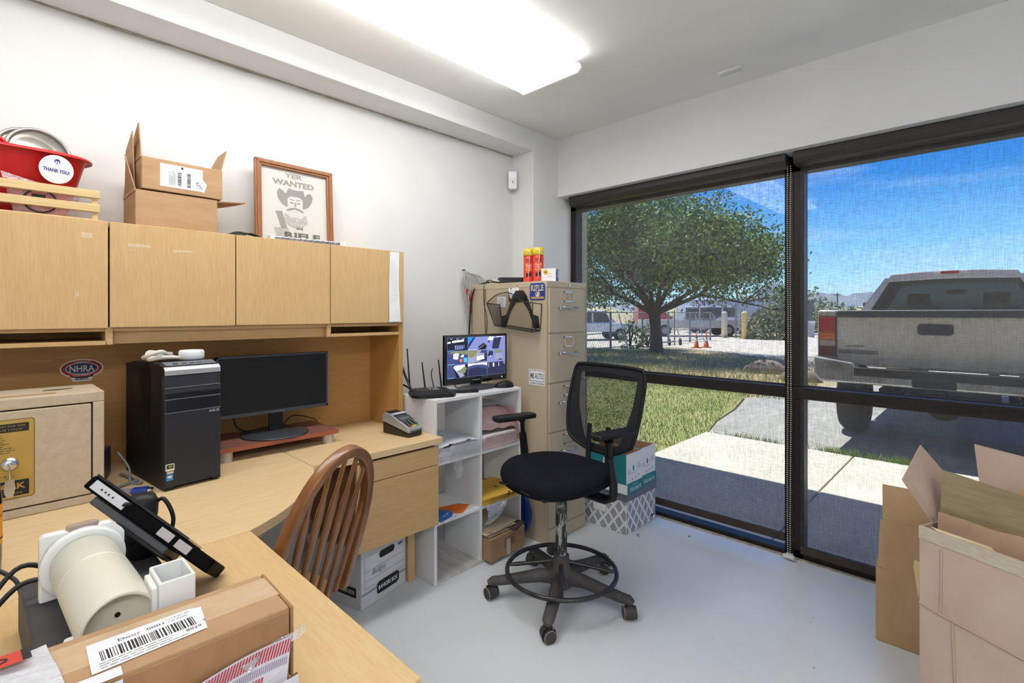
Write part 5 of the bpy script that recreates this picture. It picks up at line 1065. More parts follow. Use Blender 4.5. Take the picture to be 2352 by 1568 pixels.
def paperbox(x0, x1, y0, y1, z0, label):
    t = thing('paper_carton', label, 'box', ((x0 + x1) / 2, (y0 + y1) / 2, z0), 'paper cartons on the storage box'); h = .235; w_ = .004
    m = MB(); m.m(0).box(x0, x1, y0, y0 + w_, z0 + .01, z0 + h); m.m(1).box(x0, x0 + w_, y0 + w_, y1, z0 + .01, z0 + h); m.m(0).box(x1 - w_, x1, y0 + w_, y1, z0 + .01, z0 + h); m.box(x0 + w_, x1 - w_, y1 - w_, y1, z0 + .01, z0 + h)
    m.m(2).box(x0 + w_, x1 - w_, y0 + w_, y1 - w_, z0 + .01, z0 + .03); e = .0006
    m.box(x0 + w_, x1 - w_, y0 + w_, y0 + w_ + e, z0 + .03, z0 + h - .001); m.box(x0 + w_, x0 + w_ + e, y0 + w_, y1 - w_, z0 + .03, z0 + h - .001); m.box(x1 - w_ - e, x1 - w_, y0 + w_, y1 - w_, z0 + .03, z0 + h - .001); m.box(x0 + w_, x1 - w_, y1 - w_ - e, y1 - w_, z0 + .03, z0 + h - .001)
    m.build('box_body', [M_cw, M_teal, M_ci], t)
    m = MB(); m.m(1).box(x0 - .004, x1 + .004, y0 - .006, y0 - .001, z0, z0 + .062); m.m(0).box(x0 - .006, x0 - .001, y0 - .006, y1 + .004, z0, z0 + .055); m.box(x1 + .001, x1 + .005, y0 - .006, y1 + .004, z0, z0 + .062); m.box(x0 - .001, x1 + .001, y1, y1 + .004, z0, z0 + .06); m.box(x0 - .001, x1 + .001, y0 - .001, y1, z0, z0 + .004)
    m.build('lid', [M_cw, M_teal], t)
    m = MB().frame(((x0 + x1) / 2, y0 - .0066, z0), (-1, 0, 0), (0, 0, -1)); m.text('ELEMENTREE', .0, -.024, .022, .13, 0); m.text('PAPER MULTIUSE', 0, -.05, .005, .06, 0); m.build('lid_lettering', M_paper, t)
    m = MB().frame((x0, y0 - .0006, z0), (1, 0, 0), (0, 0, 1)); W = x1 - x0
    m.m(0).disc(W * .42, .145, .009, .018, 0, 20); m.m(1).text('PERFORMANCE', W * .42, .115, .007, .05, 0); m.lines(W * .68, W * .93, .135, .165, 5, .002, 0, 3); m.rect(W * .62, W * .625, .115, .17, 0); m.lines(W * .05, W * .25, .12, .14, 3, .003, 0, 9)
    for k_ in range(3): m.m(1).disc(W * (.36 + .2 * k_), .080 + .006 * k_, .006, .005, 0, 8); m.lines(W * (.32 + .2 * k_), W * (.41 + .2 * k_), .066 + .006 * k_, .068 + .006 * k_, 1, .002, 0)
    m.build('printing', [MATS['carton_teal'], mat('print_slate', (92, 98, 110), .7)], t)
    m = MB().frame((x0 - .0008, (y0 + y1) / 2, z0 + .17), (0, -1, 0), (0, 0, 1)); m.poly([(.07 * .5 * (1 + .3 * (i % 2)) * math.cos(i * .52) * .6, .03 * (1 + .3 * (i % 2)) * math.sin(i * .52)) for i in range(12)], 0); m.build('splash_mark', M_paper, t)
paperbox(2.604, 2.784, 1.572, 1.86, ZB + .0065, 'white and teal open paper carton on the patterned box, partly behind the stool arm')
paperbox(2.798, 2.972, 1.585, 1.86, ZB + .0065, 'white and teal open paper carton on the patterned box, the one nearest the window')
# bankers box
t = thing('archive_box', 'white cardboard archive box under the drawers marked in handwriting', 'box', (1.25, 2.2, 0))
ab = lambda: MB().at((1.128, 2.031, 0), rz=math.radians(14))
ab().box(0, .290, 0, .36, .001, .255).build('box_body', mat('archive_white', (222, 225, 232), .7, c2=(210, 213, 220), ns=6), t, bevel=.002)
ab().box(-.005, .295, -.005, .365, .225, .266).build('lid', mat('archive_lid', (206, 207, 212), .7), t, bevel=.003)
m = ab(); m.M = m.M @ Matrix.Translation((0, -.0012, 0)) @ Matrix.Rotation(math.radians(90), 4, 'X')
m.m(0).poly([(.16 + p[0], .207 + p[1]) for p in rrect(.100, .034, .016)], 0)
m.m(1)
for q in ((.02, .28, .196, .1975), (.02, .28, .160, .1615), (.02, .28, .118, .1195), (.02, .28, .2225, .224), (.02, .0215, .085, .224), (.2785, .28, .085, .224), (.02, .28, .085, .0865)): 
    if q[2] in (.196, .2225): continue
    m.rect(*q, 0)
m.m(2).rect(0, .29, .062, .066, 0); m.rect(0, .29, .069, .0705, 0)
m.m(0).poly([(.095, .035), (.11, .030), (.225, .030), (.24, .040), (.24, .078), (.225, .085), (.11, .085), (.095, .078)], .0004); m.m(3).text('BANKERS BOX', .168, .057, .020, .125, .0008, bold=.02); m.m(2).rect(.235, .265, .205, .216, .0002)
m.build('front_print', [M_ink, M_grey, mat('print_blue_grey', (84, 108, 142), .6), M_paper], t)
m = ab(); m.M = m.M @ Matrix.Translation((0, -.0014, 0)) @ Matrix.Rotation(math.radians(90), 4, 'X'); q = MB().text('Budget', 0, 0, .032, .085); m.add([Vector((v.x + v.y * .25 + .11, v.y + .142, .0004)) for v in q.V], q.F); m.build('handwriting', M_grey, t)
m = ab(); m.M = m.M @ Matrix.Translation((-.0012, .36, 0)) @ Matrix(((0, 0, -1, 0), (-1, 0, 0, 0), (0, 1, 0, 0), (0, 0, 0, 1)))
m.m(0).rect(.19, .33, .05, .095, .0006); m.m(1).text('BANKERS BOX', .26, .072, .018, .12, .001, bold=.02); m.build('side_print', [M_ink, M_paper], t)
# ================================================================ cardboard boxes at right
t = thing('cardboard_box', 'tall narrow cardboard box with upright flaps on the floor by the window', 'box', (2.65, .17, 0))
MC = mat('kraft_brown', (200, 168, 126), .8, c2=(186, 152, 112), ns=5, st=(1, 2, 1), bump=.05, bs=90, bst=(1, 1, .1))
m = MB(); m.prism([(2.497, .347), (2.503, -.10), (2.80, -.10), (2.80, .37)][::-1], .002, .006)
m.box(2.497, 2.502, -.10, .347, .002, .298); m.box(2.795, 2.80, -.10, .368, .002, .298); m.sheet([(2.50, .347, .002), (2.80, .368, .002), (2.80, .368, .298), (2.50, .347, .298)], .005); m.sheet([(2.50, -.10, .002), (2.80, -.10, .002), (2.80, -.10, .298), (2.50, -.10, .298)], .005)
m.build('box_body', MC, t)
MB().sheet([(2.499, .343, .300), (2.499, -.09, .285), (2.512, -.09, .478), (2.512, .336, .490)], .005).build('flap', MC, t)
MB().sheet([(2.797, .366, .300), (2.797, -.09, .300), (2.81, -.09, .555), (2.80, .366, .555)], .005).build('flap', mat('kraft_light', (212, 180, 138), .8, c2=(200, 166, 124), ns=4), t)
MB().sheet([(2.51, .20, .20), (2.60, .345, .30), (2.75, .355, .30), (2.70, .10, .46), (2.52, .05, .40)], .005).build('flap', MATS['kraft_light'], t)
t = thing('large_carton', 'large open taped carton full of broken down cardboard in the right foreground', 'box', (2.1, -.1, 0))
A = Vector((2.058, .174, 0)); dr = Vector((-.431, -.902, 0)).normalized(); bk = Vector((.902, -.431, 0)).normalized()
LC = lambda: MB().frame((A.x, A.y, 0), dr, (0, 0, 1))       # x to the right along the face, y up, z = toward camera (dr x Z)
s_ = 1 if dr.cross(Vector((0, 0, 1))).dot(-bk) > 0 else -1
m = LC()
def lbox(m, x0, x1, z0, z1, d0, d1): a_, b_ = sorted((-s_ * d0, -s_ * d1)); m.box(x0, x1, z0, z1, a_, b_)
lbox(m, 0, .62, .001, .652, 0, .006); lbox(m, 0, .006, .001, .652, .006, .45); lbox(m, .614, .62, .001, .652, .006, .45); lbox(m, 0, .62, .001, .640, .444, .45); lbox(m, .006, .614, .001, .008, .006, .444)
m.build('box_body', M_cardp, t, bevel=.002)
m = LC(); r = random.Random(2); pts = [(.0, .612), (.62, .606)] + [(.62 - i * .02, .653 + r.uniform(-.003, .003)) for i in range(32)]; m.prism(pts, s_ * .0005, s_ * .0022); m.build('tape_strip', M_tape, t)
m = LC(); m.tube([(0, .405, s_ * .001), (.05, .398, s_ * .002), (.30, .385, s_ * .002), (.62, .355, s_ * .001)], .003, 5); m.tube([(.105, .002, s_ * .0008), (.09, .40, s_ * .0008)], .0035, 5); m.tube([(.06, .405, s_ * .0008), (.062, .60, s_ * .0008)], .0035, 5); m.build('crease', mat('crease_tan', (190, 166, 148), .85), t)
def W3(x, z, d): return A + dr * x + bk * d + Vector((0, 0, z))
MB().add([W3(.02, .652, .06), W3(.005, .73, .085), W3(-.03, .79, .12)], []) 
m = MB().sheet([(2.120, .145, .648), (2.106, .222, .775), (2.235, .186, .872), (2.345, .050, .66)], .005); m.build('flap', M_cardp, t)
m = MB(); r = random.Random(4); top = [W3(.028 + i * .033, .700 - .004 * i / 17 + r.uniform(-.004, .004), .045) for i in range(18)]
m.add([W3(.028, .60, .04), W3(.60, .60, .04)] + top[::-1] + [W3(.028, .60, .046), W3(.60, .60, .046)] + [p + bk * .006 for p in top[::-1]], [tuple(range(20))[::-1], tuple(range(20, 40))] + [(i, (i + 1) % 20, 20 + (i + 1) % 20, 20 + i) for i in range(20)]); m.build('inner_panel', mat('pinkish_inner', (186, 156, 132), .85, c2=(172, 142, 118), ns=8), t)
m = MB(); 
for i in range(40): m.tube([W3(.14 + i * .006, .697, .048), W3(.143 + i * .006, .700, .054), W3(.146 + i * .006, .697, .060)], .0012, 4)
m.build('torn_flutes', M_cardd, t)
q = [W3(.012, .655, .085), W3(.008, .820, .105), W3(.60, .775, .085), W3(.60, .63, .07)]
m = MB().sheet(q, .006); m.build('taped_panel', mat('olive_tape', (160, 146, 118), .3, c2=(140, 126, 98), ns=8, st=(1, 1, 8), coat=.3), t)
def qq(u, v, off=-.004): a_ = q[0].lerp(q[1], v); b_ = q[3].lerp(q[2], v); return a_.lerp(b_, u) - bk * .0045
m = MB(); m.add([qq(.42, .45), qq(.9, .45), qq(.9, .98), qq(.45, .98)], [(0, 1, 2, 3)]); m.build('white_label', mat('label_bluewhite', (222, 226, 240), .6), t)
m = MB().sheet([W3(.05, .62, .25), W3(.0, .885, .29), W3(.30, .87, .27), W3(.62, .80, .25), W3(.60, .60, .24)], .005); m.build('back_flap', M_cardp, t)
m = MB().sheet([W3(.10, .64, .20), W3(.16, .80, .22), W3(.40, .835, .22), W3(.60, .80, .20), W3(.60, .60, .19)], .005); m.build('inner_flap', mat('kraft_orange', (206, 164, 112), .8), t)
m = MB().sheet([W3(.05, .645, .012), W3(.02, .652, .02), W3(.17, .650, .03), W3(.18, .642, .03)], .002); m.build('paper_shred', mat('cream_shred', (226, 206, 170), .8), t)
m = MB().sheet([W3(-.002, .42, .0), W3(-.028, .50, .02), W3(-.032, .52, .03), W3(-.001, .53, .01)], .003); m.build('torn_corner', mat('tan_torn', (206, 180, 130), .8), t)

# ================================================================ drafting stool
t = thing('drafting_stool', 'black mesh-back drafting stool with a foot ring and five castors', 'office chair', (1.845, 1.465, 0))
HX, HY = 1.843, 1.463
M_worn = mat('worn_black', (74, 72, 70), .55, c2=(44, 43, 44), ns=14, lo=.35, hi=.65, det=7, bump=.1, bs=80)
M_dust = mat('dusty_plastic', (86, 83, 81), .7, c2=(48, 47, 49), ns=9, lo=.3, hi=.75, det=8)
M_col = mat('scraped_column', (40, 40, 43), .45, c2=(170, 168, 160), ns=34, st=(1, 1, .3), lo=.51, hi=.57, det=8)
ang = [136, 209, 283, 356, 66]
hub = MB(); hub.lathe([(.0005, .055), (.048, .055), (.056, .075), (.058, .120), (.046, .135), (.040, .140), (.040, .175), (.036, .178), (.0005, .178)], (HX, HY, 0), 32); hub.build('hub', M_dust, t)
for a_ in ang:
    ca, sa = math.cos(math.radians(a_)), math.sin(math.radians(a_))
    P = lambda d_, z: (HX + ca * d_, HY + sa * d_, z)
    MB().tube([P(.03, .098), P(.10, .104), P(.20, .092), P(.29, .082), P(.325, .080), P(.345, .074)], [.034, .031, .028, .026, .025, .014], 12, ry=[.036, .031, .024, .021, .020, .010], up=(0, 0, 1)).build('base_arm', M_dust, t)
    c = MB(); tw = a_ + 35; cx_, cy_ = math.cos(math.radians(tw)), math.sin(math.radians(tw)); q = P(.328, 0); 
    c.cyl((q[0], q[1], .045), (q[0], q[1], .075), .012, n=12)
    for sg_ in (-1, 1): c.cyl((q[0] + cx_ * .008 * sg_, q[1] + cy_ * .008 * sg_, .0275), (q[0] + cx_ * .027 * sg_, q[1] + cy_ * .027 * sg_, .0275), .027, n=24)
    ax_ = Vector((cx_, cy_, 0)); c.lathe([(.031, -.012), (.0315, .012)], (q[0], q[1], .030), 24, ax_); co = c.build('castor', M_worn, t, bevel=.002)
    g_ = MB()
    for sg_ in (-1, 1): g_.lathe([(.0262, -.0006), (.0275, .0004), (.0262, .0012)], (q[0] + cx_ * .0275 * sg_, q[1] + cy_ * .0275 * sg_, .0275), 28, ax_)
    g_.build('castor_ring', mat('ring_cream', (196, 190, 172), .6), co)
MB().cyl((HX, HY, .14), (HX, HY, .462), .027, n=28).build('gas_column', M_col, t, bevel=.002)
MB().cyl((HX, HY, .44), (HX, HY, .54), .015, n=20).build('lift_piston', M_chrome, t)
ring = MB(); ring.tube([(HX + .255 * math.cos(i * math.pi / 32), HY + .255 * math.sin(i * math.pi / 32), .128) for i in range(64)], .0105, 10, closed=True); ring.build('foot_ring', mat('ring_black', (34, 34, 37), .3, c2=(58, 58, 60), ns=20), t)
for a_ in (124, 218, 308, 38):
    ca, sa = math.cos(math.radians(a_)), math.sin(math.radians(a_)); MB().tube([(HX + ca * .035, HY + sa * .035, .168), (HX + ca * .09, HY + sa * .09, .158), (HX + ca * .22, HY + sa * .22, .134), (HX + ca * .252, HY + sa * .252, .130)], [.010, .011, .011, .012], 10, ry=[.008, .009, .009, .005], up=(0, 0, 1)).build('ring_spoke', MATS['ring_black'], t)
MB().lathe([(.0005, .16), (.034, .16), (.037, .168), (.037, .198), (.032, .202), (.0005, .202)], (HX, HY, 0), 28).build('ring_collar', M_dust, t)
q = (HX + .02, HY + .075); MB().cyl((HX + .01, HY + .04, .185), (q[0], q[1], .185), .006, n=8).cyl((q[0], q[1] - .006, .185), (q[0] + .006, q[1] + .014, .185), .022, n=18).build('clamp_knob', M_worn, t, bevel=.002)
# seat
YW_ = math.radians(-7); SC0 = (1.868, 1.500)
def sfr(z=0): return MB().at((SC0[0], SC0[1], z), rz=YW_)
m = sfr(.50)
def seatf(a_, k_):
    ex = 2 / 2.7; c_, s2 = math.cos(a_), math.sin(a_); X = math.copysign(abs(c_) ** ex, c_) * .245; Y = math.copysign(abs(s2) ** ex, s2) * .262 * (1 + .04 * (X < 0) - .10 * max(0, X / .245) ** 2); return X, Y
prof = [(.0, 0.028), (.72, .026), (.90, .030), (.975, .044), (1.0, .064), (.985, .082), (.94, .094), (.85, .100), (.55, .098), (.25, .094), (.0, .093)]
n_ = 56; vs = []
for i in range(n_):
    a_ = 2 * math.pi * i / n_; X, Y = seatf(a_, 1)
    for f_, z_ in prof: vs.append((X * f_, Y * f_, z_ - (.028 * max(0, -X * f_ / .245) ** 2.5) + .012 * (abs(Y * f_) / .26) ** 2))
k = len(prof); m.add(vs, [(i * k + j, ((i + 1) % n_) * k + j, ((i + 1) % n_) * k + j + 1, i * k + j + 1) for i in range(n_) for j in range(k - 1)], True)
m.build('seat', M_blackcloth, t)
m = sfr(.5085)
r = random.Random(12)
for (px, py) in ((-.236, .10), (-.243, .13), (-.246, -.03), (-.25, -.06), (-.244, -.16)):
    m.ell((px, py, .028), (.006, .022, .005), 8, 5)
m.build('seat_tear', M_dark, t)
m = sfr(.50); m.box(-.10, .12, -.09, .09, -.004, .03); m.box(.08, .30, -.03, .03, -.015, -.003); m.build('seat_mechanism', M_black, t, bevel=.005)
# back uprights
m = sfr(.50)
for y_ in (-.075, .05): m.tube([(.10, y_, .0), (.22, y_, .0), (.262, y_, .05), (.268, y_, .18), (.275, y_, .26)], .013, 8, ry=.008)
m.build('back_upright', M_black, t)
# backrest: frame outline in local (y, z), slight curve in depth
def bpt(y_, z_): return (.250 + .075 * (z_ / .40) + .10 * (y_ * y_) * -2.2 + .05, y_, z_)
OUT = [(-.200, .02), (-.222, .10), (-.236, .22), (-.240, .345), (-.228, .384), (-.19, .398), (0, .402), (.19, .400), (.222, .386), (.234, .350), (.248, .20), (.238, .08), (.205, .010), (.10, -.030), (0, -.038), (-.10, -.028)]
op = spline([(p[0], p[1], 0) for p in OUT + OUT[:1]], 6)[:-1]
m = sfr(.655); m.tube([bpt(p.x, p.y) for p in op], .0095, 8, closed=True); m.build('back_frame', M_black, t)
# inner outline of the open mesh panel, thicker mesh border between
INN = [(-.118, .015), (-.150, .10), (-.180, .22), (-.192, .335), (-.185, .352), (-.15, .358), (0, .362), (.15, .360), (.180, .352), (.186, .335), (.176, .20), (.140, .09), (.10, .012), (.06, .0), (0, -.004), (-.07, .002)]
ip = spline([(p[0], p[1], 0) for p in INN + INN[:1]], 6)[:-1]
m = sfr(.655); N_ = len(op); m.add([bpt(p.x, p.y) for p in op] + [bpt(p.x, p.y) for p in ip], [(i, (i + 1) % N_, N_ + (i + 1) % N_, N_ + i) for i in range(N_)], True)
m.build('mesh_border', mat('dense_mesh', (24, 27, 34), .8, bump=.6, bs=300, bst=(.2, .2, 1)), t)
def inside_span(z_):
    ys = []
    for i in range(len(ip)):
        p, q = ip[i], ip[(i + 1) % len(ip)]
        if (p.y - z_) * (q.y - z_) < 0: ys.append(p.x + (q.x - p.x) * (z_ - p.y) / (q.y - p.y))
    return (min(ys), max(ys)) if len(ys) >= 2 else None
m = sfr(.655); z_ = .003
while z_ < .360:
    s = inside_span(z_)
    if s:
        ys = [s[0] + (s[1] - s[0]) * i / 8 for i in range(9)]; vs = []
        for y_ in ys: x_, _, _ = bpt(y_, z_); vs += [(x_, y_, z_ - .0019), (x_, y_, z_ + .0019)]
        m.add(vs, [(2 * i, 2 * i + 2, 2 * i + 3, 2 * i + 1) for i in range(8)])
    z_ += .0068
m.build('mesh_weave', mat('mesh_yarn', (24, 27, 34), .8), t)
# armrests
def arm(y_, pad_c, pad_rz):
    m = sfr(0); sg_ = 1 if y_ > 0 else -1
    m.tube([(.03, y_ * .55, .505), (.05, y_ * .95, .50), (.055, y_ * 1.10, .52), (.05, y_ * 1.12, .58), (.03, y_ * 1.10, .70)], [.022, .022, .022, .022, .019], 10, ry=[.010, .012, .020, .018, .016]); post = m.build('arm_post', M_black, t)
    m = sfr(0); m.tube([(.032, y_ * 1.10, .68), (.028, y_ * 1.10, .755), (.026, y_ * 1.10, .77)], [.016, .015, .030], 10, ry=[.012, .012, .022]); m.build('arm_slider', M_black, t)
    m = MB().at((pad_c[0], pad_c[1], .776), rz=pad_rz); 
    pd = [(-.12, -.040), (-.125, 0), (-.115, .040), (-.04, .044), (.06, .036), (.118, .034), (.125, 0), (.118, -.034), (.05, -.038), (-.04, -.044)]
    m.prism(pd, 0, .026); m.build('arm_pad', M_black, t, bevel=.009, seg=3)
arm(.275, (1.880, 1.803), math.radians(-14)); arm(-.262, (1.925, 1.228), math.radians(-12))

# ================================================================ windsor chair
t = thing('windsor_chair', 'brown wooden bow-back chair with flat spindles tucked at the corner desk', 'chair', (.55, 1.62, 0))
psi = -1.16; lean = .31; hB = .515; wB = .40; qB = .70; twB = .15; B0 = Vector((.620, 1.450, .45))
n3 = Vector((math.cos(psi), math.sin(psi), 0)); s3 = Vector((-n3.y, n3.x, 0)); upv = Vector((n3.x * math.sin(lean), n3.y * math.sin(lean), math.cos(lean)))
def bow(tt):
    zz = max(math.sin(tt), 0) ** qB; A_ = math.cos(tt) * (1 - twB * (1 - zz)) * wB / 2; return B0 + s3 * A_ + upv * (zz * hB), A_, zz * hB
bp_ = [bow(math.pi * i / 64)[0] for i in range(65)]; fn = s3.cross(upv).normalized()
m = MB(); m.tube(bp_, .0205, 4, ry=.0225, up=fn); m.S = [True] * len(m.S); m.build('bow', M_oak, t, bevel=.005, seg=3)
def bow_h(a_):
    best = 0
    for i in range(400):
        _, A_, h_ = bow(math.pi * i / 400)
        if abs(A_ - a_) < .004: best = max(best, h_)
    return best
for i in range(7):
    a0 = (-.135 + i * .045); a1 = a0 * 1.18; hh = bow_h(a1) or hB * .9
    P = lambda f_: B0 + s3 * (a0 + (a1 - a0) * f_) + upv * (hh * f_)
    m = MB(); m.tube([P(f_) for f_ in (0, .15, .4, .62, .72, .78, .86, 1.0)], [.008, .010, .0135, .0175, .0155, .009, .0075, .007], 8, ry=[.008, .008, .0075, .007, .007, .0065, .0065, .0065], up=fn); m.build('spindle', M_oak, t)
sc = B0 - n3 * .185; sc.z = 0
m = MB(); k_ = []
for i in range(40):
    a_ = 2 * math.pi * i / 40; c_, s2 = math.cos(a_), math.sin(a_); k_.append(sc + s3 * math.copysign(abs(c_) ** .8, c_) * .205 + n3 * math.copysign(abs(s2) ** .8, s2) * .20)
m.prism([(p.x, p.y) for p in k_], .418, .452); m.build('seat', mat('oak_seat', (168, 122, 84), .4, c2=(132, 88, 54), ns=8, st=(1, 1, .3), coat=.2), t, bevel=.010, seg=3)
for sx, sy in ((1, 1), (-1, 1), (1, -1), (-1, -1)):
    a_ = sc + s3 * .14 * sx + n3 * .13 * sy + Vector((0, 0, .42)); b_ = sc + s3 * .19 * sx + n3 * .20 * sy; b_.z = .001
    P = [a_.lerp(b_, f_) for f_ in (0, .1, .25, .4, .55, .7, 1)]; MB().tube(P, [.012, .016, .020, .014, .020, .017, .011], 12).build('leg', M_oak, t)
for sx in (1, -1):
    p_ = sc + s3 * .165 * sx; MB().tube([p_ + n3 * .155 + Vector((0, 0, .17)), p_ + Vector((0, 0, .17)), p_ - n3 * .155 + Vector((0, 0, .17))], [.009, .014, .009], 10).build('stretcher', M_oak, t)
MB().tube([sc + s3 * .16 + Vector((0, 0, .17)), sc + Vector((0, 0, .17)), sc - s3 * .16 + Vector((0, 0, .17))], [.009, .014, .009], 10).build('stretcher', M_oak, t)
# floor litter
lit = mat('litter_brown', (120, 96, 70), .9)
for (x, y, s, lb) in ((2.86, 1.30, .006, 'dark crumb on the floor near the window sill'), (2.66, 1.52, .012, 'curl of dry straw on the floor before the patterned box')):
    m = MB(); m.tube(spline([(x, y, .003), (x + s, y + s * 2, .004), (x + s * 2.5, y + s * 1.5, .003)], 4), .0018, 5); tag(m.build('floor_litter', lit), lb, 'litter')
# ================================================================ outdoors
GZ = -.10
M_dirt = mat('dry_dirt', (196, 172, 138), .95, c2=(150, 132, 92), ns=.6, det=10, lo=.35, hi=.68)
M_grav = mat('pale_gravel', (206, 196, 184), .95, c2=(178, 166, 150), ns=2.2, det=10, bump=.3, bs=20)
M_asph = mat('grey_asphalt', (172, 168, 162), .9, c2=(146, 142, 136), ns=3, det=10, bump=.2, bs=60)
M_conc = mat('slab_concrete', (212, 205, 192), .85, c2=(196, 188, 174), ns=2, det=8, bump=.1, bs=40)
M_turf = mat('lawn_soil', (128, 138, 74), .95, c2=(166, 158, 104), ns=1.4, det=8)
def ground(name, poly, z, mt): struct(MB().prism(poly, z - .04, z).build(name, mt))
ground('ground', [(3.2, -60), (1500, -900), (1500, 900), (3.2, 400)], GZ - .02, M_dirt)
ground('gravel_road', [(9.0, 16.5), (13.0, 12.6), (15.9, 11.3), (20, 9.9), (18.6, 7.0), (16.9, 5.0), (14.5, 3.4), (12.4, 2.7), (11.5, -30), (60, -30), (54, 11.2), (41, 9.9), (31.0, 10.4), (30.8, 12), (42, 18.5), (33.7, 24), (20, 30)], GZ, M_grav)
ground('asphalt_lot', [(5.68, -14), (12.4, -14), (12.0, 2.2), (9.6, 2.55), (8.8, 3.0), (7.6, 2.75), (6.6, 2.62), (5.68, 2.40)], GZ + .012, M_asph)
ground('lawn', [(3.2, 2.40), (5.64, 2.40), (6.6, 2.64), (7.6, 2.78), (8.8, 3.05), (9.3, 3.4), (9.6, 5.0), (9.0, 9), (3.2, 9)], GZ + .016, M_turf)
s = struct(MB().box(3.12, 5.68, .972, 2.39, -.2, -.03).build('concrete_slab', M_conc, bevel=.006))
struct(MB().box(3.12, 5.68, -1.6, .958, -.2, -.03).build('concrete_slab', M_conc, bevel=.006))
struct(MB().box(3.12, 5.68, -4.6, -1.614, -.2, -.03).build('concrete_slab', M_conc, bevel=.006))
struct(MB().box(3.15, 5.66, -4.5, 2.3, -.2, -.045).build('slab_joint', M_dirt))
# outer building shell and canopy
M_ext = mat('exterior_paint', (206, 196, 180), .85)
struct(MB().box(3.12, 3.22, -9, -1.55, -.2, 3.3).build('wall_exterior', M_ext))
struct(MB().box(3.19, 3.29, 2.35, 9, -.2, 3.3).build('wall_exterior', M_ext))
struct(MB().box(-3, 5.05, -9, 9, 3.05, 3.25).build('roof_canopy', M_ext))
# grass blades
def blades(name, label, n, area, h, cols, seed, cat='grass', clump=None):
    r = random.Random(seed); m = MB()
    for i in range(n):
        x, y = area(r)
        if x is None: continue
        a_ = r.uniform(0, 6.28); hh = h * r.uniform(.5, 1.3); w_ = .004 + .004 * r.random(); dx, dy = math.cos(a_) * w_, math.sin(a_) * w_; lx, ly = r.uniform(-.5, .5) * hh, r.uniform(-.5, .5) * hh
        m.m(r.randrange(len(cols))).add([(x - dx, y - dy, GZ), (x + dx, y + dy, GZ), (x + lx, y + ly, GZ + hh)], [(0, 1, 2)])
    o = m.build(name, cols); tag(o, label, cat, kind='stuff'); return o
GR = [mat('blade_green', (138, 166, 66), .8), mat('blade_lime', (168, 186, 88), .8), mat('blade_straw', (200, 188, 124), .85), mat('blade_dark', (98, 128, 50), .8)]
def lawn_area(r):
    x = 3.6 + 5.9 * r.random() ** 1.2; y0 = 2.42 if x < 5.6 else 2.42 + (x - 5.6) * .2; y = y0 + (1.1 + .42 * x) * r.random()
    return x, y
blades('lawn_grass', 'green lawn grass growing beside the concrete slab outside the window', 30000, lawn_area, .055, GR, 1)
SG = [mat('straw_blade', (196, 176, 122), .9), mat('straw_pale', (214, 198, 150), .9), GR[3], GR[0]]
def dry_area(r):
    x = r.uniform(8.9, 17); t_ = r.random(); y = (x * .17 + .6) + t_ * (x * .55); return x, y
blades('dry_grass', 'dry straw coloured grass under the tree outside', 16000, dry_area, .12, SG, 2)
def edge_area(r):
    t_ = r.random(); x = 5.69 + .05 * r.random(); y = (r.gauss(1.85, .25) if t_ < .25 else r.gauss(1.05, .12) if t_ < .65 else r.gauss(.62, .09)); return (x, y) if y < 2.35 else (None, None)
blades('edge_weeds', 'green weeds growing along the edge of the concrete slab by the pickup', 1500, edge_area, .11, [GR[0], GR[3], GR[1]], 3, 'weeds')
